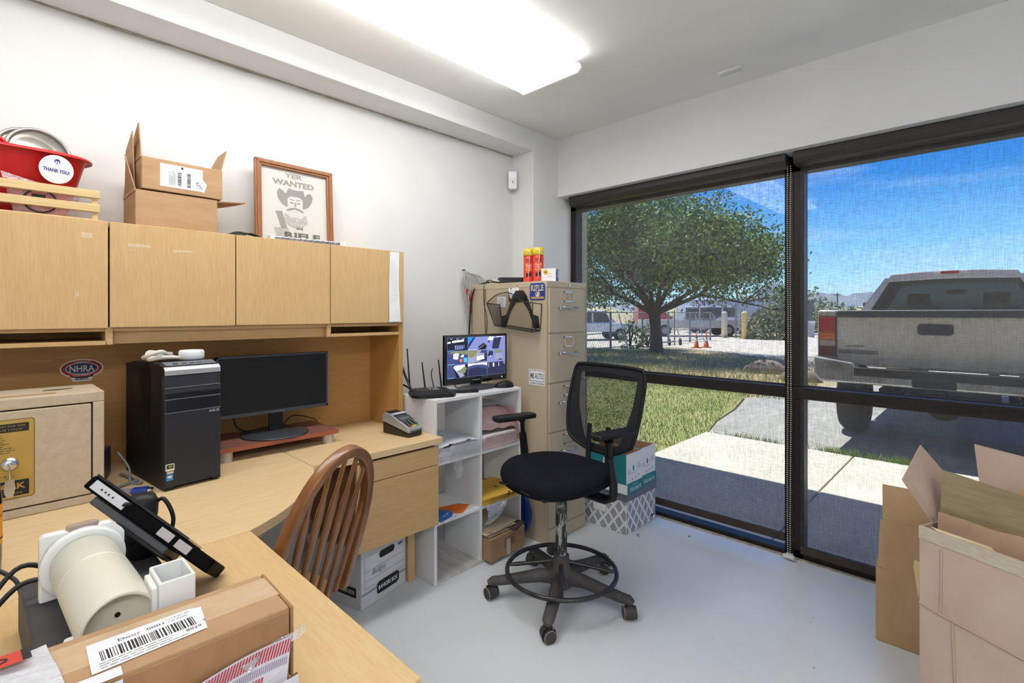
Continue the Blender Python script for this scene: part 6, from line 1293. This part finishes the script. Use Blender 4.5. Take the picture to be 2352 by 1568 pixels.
# ---------------------------------------------------------------- plants
LEAF = [mat('leaf_mid', (92, 120, 46), .6), mat('leaf_lime', (142, 166, 66), .6), mat('leaf_dark', (52, 74, 32), .6)]
M_bark = mat('bark', (84, 68, 54), .95, c2=(62, 50, 40), ns=14, st=(1, 1, .2), bump=.6, bs=24)
def leaf(m, c, s_, r):
    a_ = Vector((r.gauss(0, 1), r.gauss(0, 1), r.gauss(0, 1))).normalized(); b_ = a_.orthogonal().normalized()
    b_ = (b_ + a_.cross(b_) * r.uniform(-2, 2)).normalized(); k_ = s_ * r.uniform(.6, 1.2); p = Vector(c)
    m.add([p - a_ * k_, p - b_ * k_ * .45, p + a_ * k_, p + b_ * k_ * .45], [(0, 1, 2, 3)])
def tree_main():
    r = random.Random(21); T0 = Vector((16.4, 8.7, GZ))
    t = thing('shade_tree', 'leafy green shade tree with dark trunk outside the left window', 'tree', T0)
    m = MB(); m.tube([T0 - Vector((0, 0, .1)), T0 + Vector((0, 0, .5)), T0 + Vector((-.02, .02, .95)), T0 + Vector((-.05, .05, 1.5))], [.26, .21, .19, .21], 14)
    ends = []
    def branch(p, d, L_, r0, lev):
        q = p + d * L_; mid = p.lerp(q, .5) + Vector((r.uniform(-.1, .1), r.uniform(-.1, .1), r.uniform(0, .15))) * L_ * .4
        m.tube([p, mid, q], [r0, r0 * .8, r0 * .6], 7 if lev < 2 else 5)
        if lev >= 1: ends.append((mid, lev)); ends.append((q, lev))
        if lev < 3:
            for _ in range(3 if lev else 3):
                nd = (d + Vector((r.gauss(0, .62), r.gauss(0, .62), r.gauss(.08, .38)))).normalized(); branch(q, nd, L_ * r.uniform(.62, .85), r0 * .55, lev + 1)
    base = T0 + Vector((-.05, .05, 1.4))
    for i in range(8):
        a_ = 2 * math.pi * i / 8 + r.uniform(-.3, .3); el = r.uniform(.05, .7) if i % 2 else r.uniform(.55, 1.5); d = Vector((math.cos(a_), math.sin(a_), el)).normalized(); branch(base, d, r.uniform(1.6, 2.1), .10, 0)
    m.build('trunk', M_bark, t)
    f = MB(); cen = T0 + Vector((-.2, .3, 4.6))
    for (p, lev) in ends:
        for _ in range(2 if lev < 3 else 3):
            c = p + Vector((r.gauss(0, .35), r.gauss(0, .35), r.gauss(0, .28)))
            rr_ = (c.x - T0.x) * .696 - (c.y - T0.y) * .718
            if rr_ > 1.3 and c.z > 6.4 - .75 * rr_: continue
            if rr_ > 2.9 and r.random() < .75: continue
            if c.z < 1.75: c.z = 1.75 + r.uniform(0, .3)
            for _k in range(44):
                q = c + Vector((r.gauss(0, .24), r.gauss(0, .24), r.gauss(0, .17)))
                f.m(r.choice((0, 0, 1, 1, 2))); leaf(f, q, .066, r)
    def clumpf(r_, z_, dd, n_=66):
        c = T0 + Vector((.696 * r_ + .718 * dd, -.718 * r_ + .696 * dd, z_ - GZ))
        for _k in range(n_): f.m(r.choice((0, 0, 1, 2, 2))); leaf(f, c + Vector((r.gauss(0, .27), r.gauss(0, .27), r.gauss(0, .19))), .068, r)
    for _ in range(150):
        r_ = r.uniform(-4.6, 2.9); z_ = r.uniform(2.2 + .12 * abs(r_), 6.4)
        if z_ > 5.6 - max(0, r_ - 1.2) * .5 and r_ > 1.2: continue
        clumpf(r_, z_, r.uniform(-2.4, 2.4))
    for _ in range(26): clumpf(r.uniform(-1.0, 2.9), r.uniform(1.75, 2.6), r.uniform(-2.0, 1.2))
    for _ in range(10): clumpf(r.uniform(-3.6, -1.2), r.uniform(1.7, 2.3), r.uniform(-1.5, 1.5))
    # loose sprays reaching right
    for (u_, z_) in ((3.3, 3.6), (3.6, 3.9), (3.9, 3.2), (4.2, 3.5), (4.5, 3.6), (4.0, 2.8), (3.4, 2.6), (3.0, 4.6), (3.2, 5.0), (3.7, 4.3)):
        c = T0 + Vector((.696 * u_, -.718 * u_, z_)); m2 = c
        for _k in range(42): f.m(r.choice((0, 1, 1))); leaf(f, c + Vector((r.gauss(0, .2), r.gauss(0, .2), r.gauss(0, .15))), .085, r)
    f.build('foliage', LEAF, t); print('tree leaves', len(f.F))
tree_main()
def bush(x, y, w_, h_, n, label, seed, cols=None, name='shrub', grp=None, ls=.09, lo=.0):
    r = random.Random(seed); t = thing(name, label, 'bush', (x, y, GZ), grp); m = MB()
    for i in range(5): a_ = r.uniform(0, 6.28); m.tube([(x, y, GZ - .05), (x + math.cos(a_) * w_ * .3, y + math.sin(a_) * w_ * .3, GZ + h_ * .7)], [.04, .015], 5)
    m.build('stem', M_bark, t); m = MB()
    for i in range(n):
        a_ = r.uniform(0, 6.28); el = math.asin(r.uniform(-.1, 1)); k_ = r.uniform(.6, 1.05)
        m.m(r.randrange(3)); leaf(m, (x + math.cos(a_) * math.cos(el) * w_ * k_, y + math.sin(a_) * math.cos(el) * w_ * k_, GZ + lo + max(.03, math.sin(el) * h_ * k_)), ls, r)
    m.build('foliage', cols or LEAF, t)
SAGE = [mat('sage_leaf', (138, 146, 104), .8), mat('sage_pale', (170, 170, 126), .8), mat('sage_dark', (92, 104, 68), .8)]
bush(30.5, 9.1, 1.5, 1.75, 1500, 'grey green bush growing beside the right bollard outside', 31, SAGE, ls=.16)
bush(44, 11.2, 3.0, 3.3, 1500, 'tall loose bush standing behind the dark metal bins', 32, SAGE, ls=.22)
bush(52, 10.3, 3.2, 2.4, 900, 'low brush far behind the pickup to its left', 33, SAGE, ls=.22)
bush(18.3, 10.9, .45, 1.3, 260, 'thin green weed clump by the chain link fence, the left one', 34, LEAF, ls=.09)
bush(19.4, 10.7, .5, .9, 240, 'thin green weed clump by the chain link fence, nearer the tree trunk', 35, LEAF, ls=.09)
bush(19, 20.5, 1.6, 3.2, 900, 'bright green young tree behind the chain link fence at far left', 36, [LEAF[1], LEAF[0], LEAF[1]], ls=.14)
def rock(x, y, s_, label, seed):
    r = random.Random(seed); m = MB(); ph = [r.uniform(0, 6) for _ in range(6)]; vs = []
    def f(u, v):
        a_ = u * 6.28319; e_ = v * 1.5708; k_ = 1 + .16 * math.sin(3 * a_ + ph[0]) * math.cos(e_) + .12 * math.sin(5 * a_ + ph[1] + 2 * e_) * math.cos(e_); return (x + s_ * k_ * math.cos(a_) * math.cos(e_), y + s_ * 1.2 * k_ * math.sin(a_) * math.cos(e_), GZ + s_ * .72 * k_ * math.sin(e_))
    m.grid(f, 24, 8); tag(m.build('boulder', mat('boulder_tan', (150, 132, 112), .95, c2=(112, 98, 84), ns=4, bump=.5, bs=12)), label, 'rock', 'boulders at the road edge')
rock(13.2, 4.05, .40, 'largest tan boulder at the road edge left of the shade mullion', 1)
rock(14.4, 4.55, .26, 'smaller boulder behind the largest one at the road edge', 2)
rock(12.1, 3.0, .30, 'boulder beside the pickup, right of the mullion', 3)
rock(15.9, 8.15, .12, 'small pale stone near the foot of the tree', 4)
# ---------------------------------------------------------------- fence
t = thing('chain_link_fence', 'chain link fence with steel posts running behind the tree', 'fence', (22, 11, GZ))
m = MB()
for x in (15.0, 17.0, 19.5, 21.9, 24.2, 26.7): MB().cyl((x, 11, GZ), (x, 11, 1.42), .045, n=10).build('post', M_steel, t)
for x in (17.6, 19.6, 22.3, 24.8): MB().cyl((x, 11.0, 1.3), (x - .35, 10.35, GZ), .022, n=8).build('brace', mat('pale_steel', (206, 208, 210), .5, metal=.3), t)
m.cyl((14, 11, 1.38), (26.7, 11, 1.38), .022, n=8); m.cyl((14, 11, .55), (26.7, 11, .55), .018, n=8); m.cyl((14, 11, GZ + .08), (26.7, 11, GZ + .08), .018, n=8); m.build('rail', M_steel, t)
m = MB(); x = 14.0
while x < 26.7:
    for sg_ in (-1, 1):
        m.tube([(x, 11, GZ + .05), (x + sg_ * 1.43 * .6, 11, 1.38)], .004, 3, caps=False)
    x += .16
m.build('wire_mesh', M_steel, t)
t = thing('wheeled_gate_end', 'gate wheel assembly on the ground behind the tree trunk', 'gate wheel', (20.9, 10.4, GZ))
m = MB(); m.tube([(19.6, 10.75, GZ + .16), (21.2, 10.35, GZ + .18)], .03, 6).build('bar', M_steel, t)
for (x, y) in ((21.0, 10.55), (21.45, 10.25)): MB().cyl((x, y, GZ + .16), (x + .05, y - .07, GZ + .16), .15, n=20).build('wheel', M_black, t)
m = MB(); m.cyl((21.3, 10.4, GZ), (21.3, 10.4, 1.5), .03, n=8); m.build('gate_post', M_steel, t)
t = thing('chain_link_fence', 'taller barbed fence running to the right past the bollards', 'fence', (35, 10.9, GZ))
for x in (30.1, 34, 38.5, 43): MB().cyl((x, 10.9, GZ), (x, 10.9, 1.95), .05, n=10).build('post', M_steel, t)
m = MB()
for z in (.3, 1.9, 2.08, 2.2): m.cyl((30.1, 10.9 if z < 2 else 10.7, z), (46, 10.9 if z < 2 else 10.7, z), .012, n=5)
x = 30.1
while x < 45:
    for sg_ in (-1, 1): m.tube([(x, 10.9, GZ), (x + sg_ * 1.1, 10.9, 1.9)], .005, 3, caps=False)
    x += .2
m.build('wire_mesh', M_steel, t)
t = thing('warning_sign', 'white lettered sign on the fence post between the two bollards', 'sign', (30.0, 10.6, .1))
m = MB().frame((30.15, 10.50, .75), (.696, -.718, 0), (0, 0, 1)); m.m(0).box(-.27, .27, -.65, .62, 0, .01); m.m(1)
for i, w_ in enumerate(('DO', 'NOT', 'BLOCK', 'GATE')): m.text(w_, 0, .42 - i * .28, .15, .36, .012, bold=.02)
m.rect(-.24, .24, -.60, -.42, .012); m.build('sign_panel', [mat('sign_white', (222, 222, 220), .6), mat('sign_slate', (110, 112, 120), .6)], t)
def bollard(x, y, col, label):
    t = thing('bollard', label, 'bollard', (x, y, GZ), 'bollards by the gate'); m = MB(); m.lathe([(.0005, 0), (.17, 0), (.17, 1.42), (.15, 1.50), (.08, 1.55), (.0005, 1.56)], (x, y, GZ), 20); m.build('bollard_post', col, t)
bollard(30.2, 11.0 + .6, mat('bollard_cream', (222, 216, 190), .7), 'cream bollard, the left one of the pair outside')
bollard(29.4, 10.16, mat('bollard_yellow', (236, 204, 132), .7), 'yellowish bollard, the right one of the pair outside')
def cone(x, y, label):
    t = thing('traffic_cone', label, 'traffic cone', (x, y, GZ), 'traffic cones on the gravel'); M_o = mat('cone_orange', (232, 110, 50), .6)
    MB().box(x - .16, x + .16, y - .16, y + .16, GZ, GZ + .04).build('base', M_o, t); m = MB(); m.lathe([(.11, .03), (.07, .26), (.0005, .26)], (x, y, GZ), 18); m.build('cone_body', M_o, t); m = MB(); m.lathe([(.071, .262), (.045, .42), (.0005, .42)], (x, y, GZ), 18); m.build('white_band', mat('cone_white', (236, 226, 214), .6), t); m = MB(); m.lathe([(.044, .422), (.025, .60), (.0005, .60)], (x, y, GZ), 18); m.build('cone_tip', M_o, t)
cone(20.2, 8.90, 'orange traffic cone, the left one on the gravel')
cone(20.75, 8.72, 'orange traffic cone, the right one on the gravel')
t = thing('metal_bins', 'dark grey metal bins standing at the fence behind the mullion', 'bin', (39, 10.1, GZ))
MB().box(38.6, 40.0, 9.2, 10.6, GZ, 2.1).build('bin_body', mat('bin_slate', (86, 92, 92), .7), t, bevel=.03); MB().box(38.5, 40.1, 9.1, 10.7, 2.1, 2.18).build('bin_lid', mat('bin_lid', (66, 72, 72), .6), t)
t = thing('pipe_stub', 'short white capped pipe standing right of the dark bins', 'pipe', (34.5, 8.05, GZ))
MB().cyl((34.5, 8.05, GZ), (34.5, 8.05, .75), .2, n=16).build('pipe', mat('pipe_grey', (196, 192, 184), .7), t); MB().cyl((34.5, 8.05, .75), (34.5, 8.05, .88), .24, n=16).build('cap', M_white, t)
# utility poles, mountains
for (x, y, h_, lb) in ((250, 80, 12, 'distant wooden utility pole left of the mullion'), (300, 58, 12, 'distant wooden utility pole between the mullion and the pickup')):
    t = thing('utility_pole', lb, 'pole', (x, y, GZ)); MB().cyl((x, y, GZ - .5), (x, y, h_), .25, n=8).build('pole', M_bark, t); MB().box(x - .1, x + .1, y - 1.6, y + 1.6, h_ - 1.2, h_ - .9).build('crossarm', M_bark, t)
m = MB(); r = random.Random(3); prof = []
def ridge(y):
    return 26 + 34 * math.exp(-((y - 300) / 26) ** 2) + 14 * math.exp(-((y - 205) / 38) ** 2) + 10 * math.exp(-((y - 150) / 20) ** 2) + 3 * math.sin(y * .09) + 2 * math.sin(y * .23)
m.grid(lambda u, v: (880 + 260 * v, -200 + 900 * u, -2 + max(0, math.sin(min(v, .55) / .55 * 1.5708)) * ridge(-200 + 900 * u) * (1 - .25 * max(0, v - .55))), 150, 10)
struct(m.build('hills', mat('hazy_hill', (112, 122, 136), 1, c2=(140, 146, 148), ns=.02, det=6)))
m = MB(); m.grid(lambda u, v: (150 + 120 * v, -60 + 260 * u, -1 + (4.4 + 1.2 * math.sin(u * 22) + .8 * math.sin(u * 57)) * math.sin(v * 1.5708)), 90, 4); struct(m.build('far_scrub', mat('far_scrub', (150, 148, 112), 1, c2=(196, 182, 140), ns=.15, det=8)))
# ---------------------------------------------------------------- vehicles
M_tyre = mat('tyre', (30, 29, 30), .8, c2=(46, 42, 40), ns=20)
M_vglass = mat('vehicle_glass', (36, 44, 52), .1, coat=.4)
def vehicle(name, label, cat, loc, yaw, kind, body_c, L_=5.4, W_=1.9, H_=1.85):
    t = thing(name, label, cat, loc, None); F_ = lambda: MB().at(loc, rz=yaw); mb = mat('paint_%s' % str(body_c), body_c, .3, coat=.5, c2=tuple(int(c * .94) for c in body_c), ns=1.2)
    zb = H_ * .28; zs_ = H_ * .56
    if kind == 'pickup': P = [(-L_ / 2, zb), (L_ / 2, zb), (L_ / 2, zs_ * .92), (L_ / 2 - .15, zs_), (L_ * .22, zs_ + .06), (L_ * .20, zs_), (-L_ / 2, zs_)]
    elif kind == 'suv': P = [(-L_ / 2, zb), (L_ / 2, zb), (L_ / 2, zs_ * .95), (L_ / 2 - .1, zs_), (L_ * .27, zs_ + .05), (-L_ / 2, zs_ + .03)]
    else: P = [(-L_ / 2, zb), (L_ / 2, zb), (L_ / 2, zs_), (L_ / 2 - .4, zs_ + .2), (L_ / 2 - 1.0, H_), (-L_ / 2, H_)]
    m = F_(); m.prism(P, -W_ / 2, W_ / 2, 'y'); m.build('body', mb, t, bevel=.06, seg=3)
    if kind == 'pickup': C_ = [(-L_ * .12, zs_ - .02), (L_ * .22, zs_ - .02), (L_ * .10, H_), (-L_ * .09, H_)]
    elif kind == 'suv': C_ = [(-L_ / 2 + .02, zs_), (L_ * .27, zs_), (L_ * .13, H_), (-L_ / 2 + .18, H_)]
    else: C_ = None
    if C_:
        F_().prism(C_, -W_ / 2 + .12, W_ / 2 - .12, 'y').build('cabin', mb, t, bevel=.06, seg=3)
        x0, x1 = C_[0][0], C_[1][0]; n_ = 2 if kind == 'pickup' else 3; m = F_()
        for sg_ in (-1, 1):
            for i in range(n_):
                a_ = x0 + .12 + (x1 - x0 - .35) * i / n_; b_ = x0 + .12 + (x1 - x0 - .35) * (i + 1) / n_ - .10; yy = sg_ * (W_ / 2 - .115)
                sh = .25 if i == n_ - 1 else 0
                pts = [(a_, yy, zs_ + .08), (b_, yy, zs_ + .08), (b_ - sh, yy, H_ - .12), (a_, yy, H_ - .12)]
                m.sheet(pts, .02)
        m.build('side_window', M_vglass, t)
        F_().sheet([(C_[1][0] + .01, -W_ / 2 + .2, zs_ + .06), (C_[1][0] + .01, W_ / 2 - .2, zs_ + .06), (C_[2][0] + .03, W_ / 2 - .28, H_ - .06), (C_[2][0] + .03, -W_ / 2 + .28, H_ - .06)], .02).build('windscreen', M_vglass, t)
    for sx in (-1, 1):
        for sy in (-1, 1):
            x_ = sx * L_ * .31; m = F_(); m.m(0).cyl((x_, sy * (W_ / 2 - .22), H_ * .2), (x_, sy * (W_ / 2 + .01), H_ * .2), H_ * .2, n=24); m.m(1).cyl((x_, sy * (W_ / 2 - .05), H_ * .2), (x_, sy * (W_ / 2 + .02), H_ * .2), H_ * .11, n=18); m.build('wheel', [M_tyre, M_steel], t)
    m = F_(); m.box(L_ / 2 - .05, L_ / 2 + .08, -W_ / 2 + .05, W_ / 2 - .05, zb - .05, zb + .18); m.box(-L_ / 2 - .08, -L_ / 2 + .05, -W_ / 2 + .05, W_ / 2 - .05, zb - .05, zb + .14); m.build('bumper', M_steel, t, bevel=.03)
    m = F_()
    for sy in (-1, 1): m.box(L_ / 2 - .06, L_ / 2 + .02, sy * (W_ / 2 - .2) - .14, sy * (W_ / 2 - .2) + .14, zs_ - .28, zs_ - .10)
    m.build('headlight', mat('lamp_lens', (230, 230, 236), .2), t, bevel=.02)
    return t
HD = math.radians(-46)
vehicle('parked_pickup', 'silver crew cab pickup parked behind the fence', 'pickup truck', (31.0, 14.0, GZ), HD, 'pickup', (196, 190, 182), 6.4, 1.95, 1.88)
vehicle('parked_suv', 'white sport utility vehicle parked behind the silver pickup', 'car', (38.0, 15.0, GZ), HD, 'suv', (232, 234, 240), 5.0, 1.9, 2.0)
vehicle('parked_van', 'red vehicle showing between the silver pickup and the white car', 'van', (35.2, 19.0, GZ), HD, 'van', (196, 34, 38), 2.6, 1.8, 2.1)
vehicle('parked_van', 'long pale blue and white trailer behind the parked cars', 'trailer', (48, 17.6, GZ), HD, 'van', (206, 214, 234), 9, 2.4, 2.75)
vehicle('parked_car', 'white car behind the fence left of the tree trunk', 'car', (22.6, 16.0, GZ), HD + .2, 'suv', (226, 230, 236), 4.6, 1.8, 1.6)
vehicle('parked_van', 'white and blue motor home behind the far left of the fence', 'van', (26.5, 24.5, GZ), HD, 'van', (220, 226, 240), 7.5, 2.4, 3.1)
# ---- the pickup outside the window, seen from behind
M_pk = mat('pickup_paint', (206, 200, 192), .45, c2=(188, 180, 168), ns=2.2, coat=.2)
CY = .405
t = thing('pickup_truck', 'pale dusty pickup truck parked tail first outside the right window', 'pickup truck', (8.5, CY, GZ))
def PK(): return MB().at((6.2, CY, 0))
m = PK()
m.prism([(-.80, .80), (.80, .80), (.80, 1.30), (-.80, 1.30)], .0, .05, 'x'); tg = m.build('tailgate', M_pk, t, bevel=.012)
m = PK(); m.prism([(-.80, 1.293), (.80, 1.293), (.79, 1.366), (-.79, 1.366)], -.035, .12, 'x'); m.build('tailgate_cap', mat('cap_charcoal', (48, 50, 56), .5), tg, bevel=.018, seg=3)
m = PK(); m.M = m.M @ Matrix.Translation((-.004, .0, 1.175)) @ Matrix(((0, 0, -1, 0), (-1, 0, 0, 0), (0, 1, 0, 0), (0, 0, 0, 1)))
m.prism(rrect(.265, .105, .03), -.002, .008); m.build('tailgate_handle', mat('handle_charcoal', (40, 40, 44), .5), tg, bevel=.004)
m = PK(); m.M = m.M @ Matrix.Translation((-.004, 0, 0)) @ Matrix(((0, 0, -1, 0), (-1, 0, 0, 0), (0, 1, 0, 0), (0, 0, 0, 1)))
m.m(0).rect(-.78, -.44, .915, .950, .003); m.m(1).rect(-.775, -.445, .92, .945, .005); m.m(0).text('SIERRA 2500HD', -.61, .9325, .018, .30, .007); m.m(0).rect(-.72, -.56, .990, .997, .003)
m.build('tailgate_badge', [mat('badge_charcoal', (60, 60, 64), .5), mat('badge_grey', (150, 148, 144), .4)], tg)
m = PK(); m.box(.052, 2.05, -.98, -.86, .60, 1.37); m.box(.052, 2.05, .86, .98, .60, 1.37); m.box(.052, 2.05, -.86, .86, .80, .84)
for sg_ in (-1, 1): m.box(.0, .09, *sorted((sg_ * .803, sg_ * .98)), .72, 1.365)
m.box(2.0, 2.05, -.86, .86, .84, 1.37); m.build('cargo_bed', M_pk, t, bevel=.02, seg=3)
for sg_, nm in ((1, 'l'), (-1, 'r')):
    ya, yb = sorted((sg_ * .812, sg_ * .955))
    m = PK()
    for k_, (za, zb) in enumerate(((1.135, 1.29), (1.055, 1.13), (.985, 1.05), (.885, .98))):
        m.m((0, 1, 2, 3)[k_]).box(-.028, .02, ya, yb, za, zb)
    m.build('tail_light', [mat('lens_red', (186, 28, 30), .15, coat=.6), mat('lens_amber', (222, 112, 34), .2, coat=.6), mat('lens_clear', (176, 160, 146), .2), mat('lens_deepred', (122, 22, 24), .2, coat=.5)], t, bevel=.006)
    PK().box(-.012, .0, ya - .008, yb + .008, .875, 1.30).build('lamp_surround', mat('lamp_dark', (60, 52, 52), .4), t)
m = PK(); m.prism([(-.98, .70), (-.98, .88), (-.62, .83), (-.60, .78), (.60, .78), (.62, .83), (.98, .88), (.98, .70), (.92, .62), (-.92, .62)], -.16, .0, 'x'); m.build('bumper', mat('bumper_chrome', (196, 196, 200), .28, metal=.7, c2=(150, 146, 142), ns=6), t, bevel=.02, seg=3)
m = PK(); m.box(-.175, -.12, -.62, .62, .70, .785); m.box(-.17, -.14, -.16, .16, .63, .70); m.build('bumper_step', M_black, t, bevel=.01)
m = PK(); m.box(-.05, .15, -.45, -.10, .46, .62); m.box(.0, .2, -.06, .06, .40, .56); m.build('tow_hitch', M_black, t, bevel=.01)
m = PK(); m.cyl((1.1, -.95, .30), (1.1, .95, .30), .05, n=12); m.ell((1.1, 0, .30), (.16, .16, .16)); m.box(.1, 5.0, -.45, -.35, .42, .56); m.box(.1, 5.0, .35, .45, .42, .56); m.cyl((.1, -.55, .45), (2.5, -.55, .45), .04, n=10); m.cyl((.6, 0, .50), (.6, 0, .62), .34, n=24); m.build('underbody', mat('underbody_black', (30, 28, 27), .8), t)
for (x_, sg_) in ((1.1, 1), (1.1, -1), (4.9, 1), (4.9, -1)):
    m = PK(); ya = sg_ * .69; yb = sg_ * .95; m.lathe([(.20, -.13), (.36, -.13), (.395, -.09), (.40, 0), (.395, .09), (.36, .13), (.20, .13)], (x_, (ya + yb) / 2, GZ + .412), 36, (0, 1, 0)); w_ = m.build('wheel', M_tyre, t)
    m = PK(); m.lathe([(.0005, -.05), (.19, -.05), (.205, -.11), (.205, .11), (.19, .05), (.0005, .05)], (x_, (ya + yb) / 2, GZ + .412), 28, (0, 1, 0)); m.build('wheel_rim', M_steel, w_)
# cab
m = PK(); X0_, X1_ = 2.07, 4.0
m.prism([(X0_, .60), (6.0, .60), (6.0, 1.12), (5.9, 1.24), (4.2, 1.36), (X0_, 1.38)], -.97, .97, 'y'); m.build('cab_body', M_pk, t, bevel=.03, seg=3)
m = PK()
rf = [(-.60, 1.86), (0, 1.885), (.60, 1.86)]
m.prism([(-.66, 1.76), (-.60, 1.855), (-.3, 1.875), (0, 1.882), (.3, 1.875), (.60, 1.855), (.66, 1.76), (.62, 1.752), (0, 1.775), (-.62, 1.752)], X0_ + .10, X1_ - .40, 'x'); m.build('cab_roof', M_pk, t, bevel=.015, seg=2)
m = PK()
for sg_ in (-1, 1):
    m.sheet([(X0_ + .02, sg_ * .93, 1.36), (X0_ + .02, sg_ * .82, 1.36), (X0_ + .10, sg_ * .60, 1.80), (X0_ + .10, sg_ * .66, 1.80)], .05)
    m.sheet([(4.15, sg_ * .92, 1.36), (4.05, sg_ * .92, 1.36), (3.55, sg_ * .64, 1.80), (3.65, sg_ * .64, 1.80)], .05)
    m.sheet([(3.05, sg_ * .92, 1.36), (2.95, sg_ * .92, 1.36), (2.95, sg_ * .66, 1.80), (3.05, sg_ * .66, 1.80)], .04)
m.build('pillar', M_pk, t)
M_tint = glass('tinted_glass', (.22, .25, .27), .08)
PK().sheet([(X0_ + .05, -.80, 1.37), (X0_ + .05, .80, 1.37), (X0_ + .11, .61, 1.77), (X0_ + .11, -.61, 1.77)], .006).build('rear_window', M_tint, t)
PK().sheet([(4.1, -.85, 1.37), (4.1, .85, 1.37), (3.6, .62, 1.80), (3.6, -.62, 1.80)], .006).build('windscreen', glass('screen_glass', (.8, .88, .86), .06), t)
for sg_ in (-1, 1): PK().sheet([(X0_ + .15, sg_ * .90, 1.37), (4.0, sg_ * .90, 1.37), (3.6, sg_ * .65, 1.78), (X0_ + .2, sg_ * .65, 1.78)], .006).build('side_window', M_tint, t)
for yy in (-.42, .38):
    m = PK(); m.box(3.0, 3.12, yy - .25, yy + .25, 1.0, 1.42); m.box(3.0, 3.1, yy - .13, yy + .13, 1.44, 1.62); m.build('seat', mat('seat_charcoal', (44, 42, 44), .8), t, bevel=.04, seg=3)
PK().box(3.68, 3.72, -.12, .12, 1.62, 1.69).build('interior_mirror', M_black, t, bevel=.01)
m = PK(); m.m(0).box(X0_ + .075, X0_ + .11, -.085, .085, 1.836, 1.868); m.m(1).box(X0_ + .075, X0_ + .11, -.165, -.09, 1.838, 1.866); m.box(X0_ + .075, X0_ + .11, .09, .165, 1.838, 1.866)
m.build('third_brake_light', [mat('lens_maroon', (170, 40, 52), .3), mat('lens_pale', (222, 214, 210), .2)], t, bevel=.006)
for sg_ in (-1, 1): m = PK(); m.box(3.6, 3.7, *sorted((sg_ * .97, sg_ * 1.14)), 1.33, 1.52); m.build('door_mirror', M_black, t, bevel=.03, seg=3)
print('objects', len(bpy.data.objects))
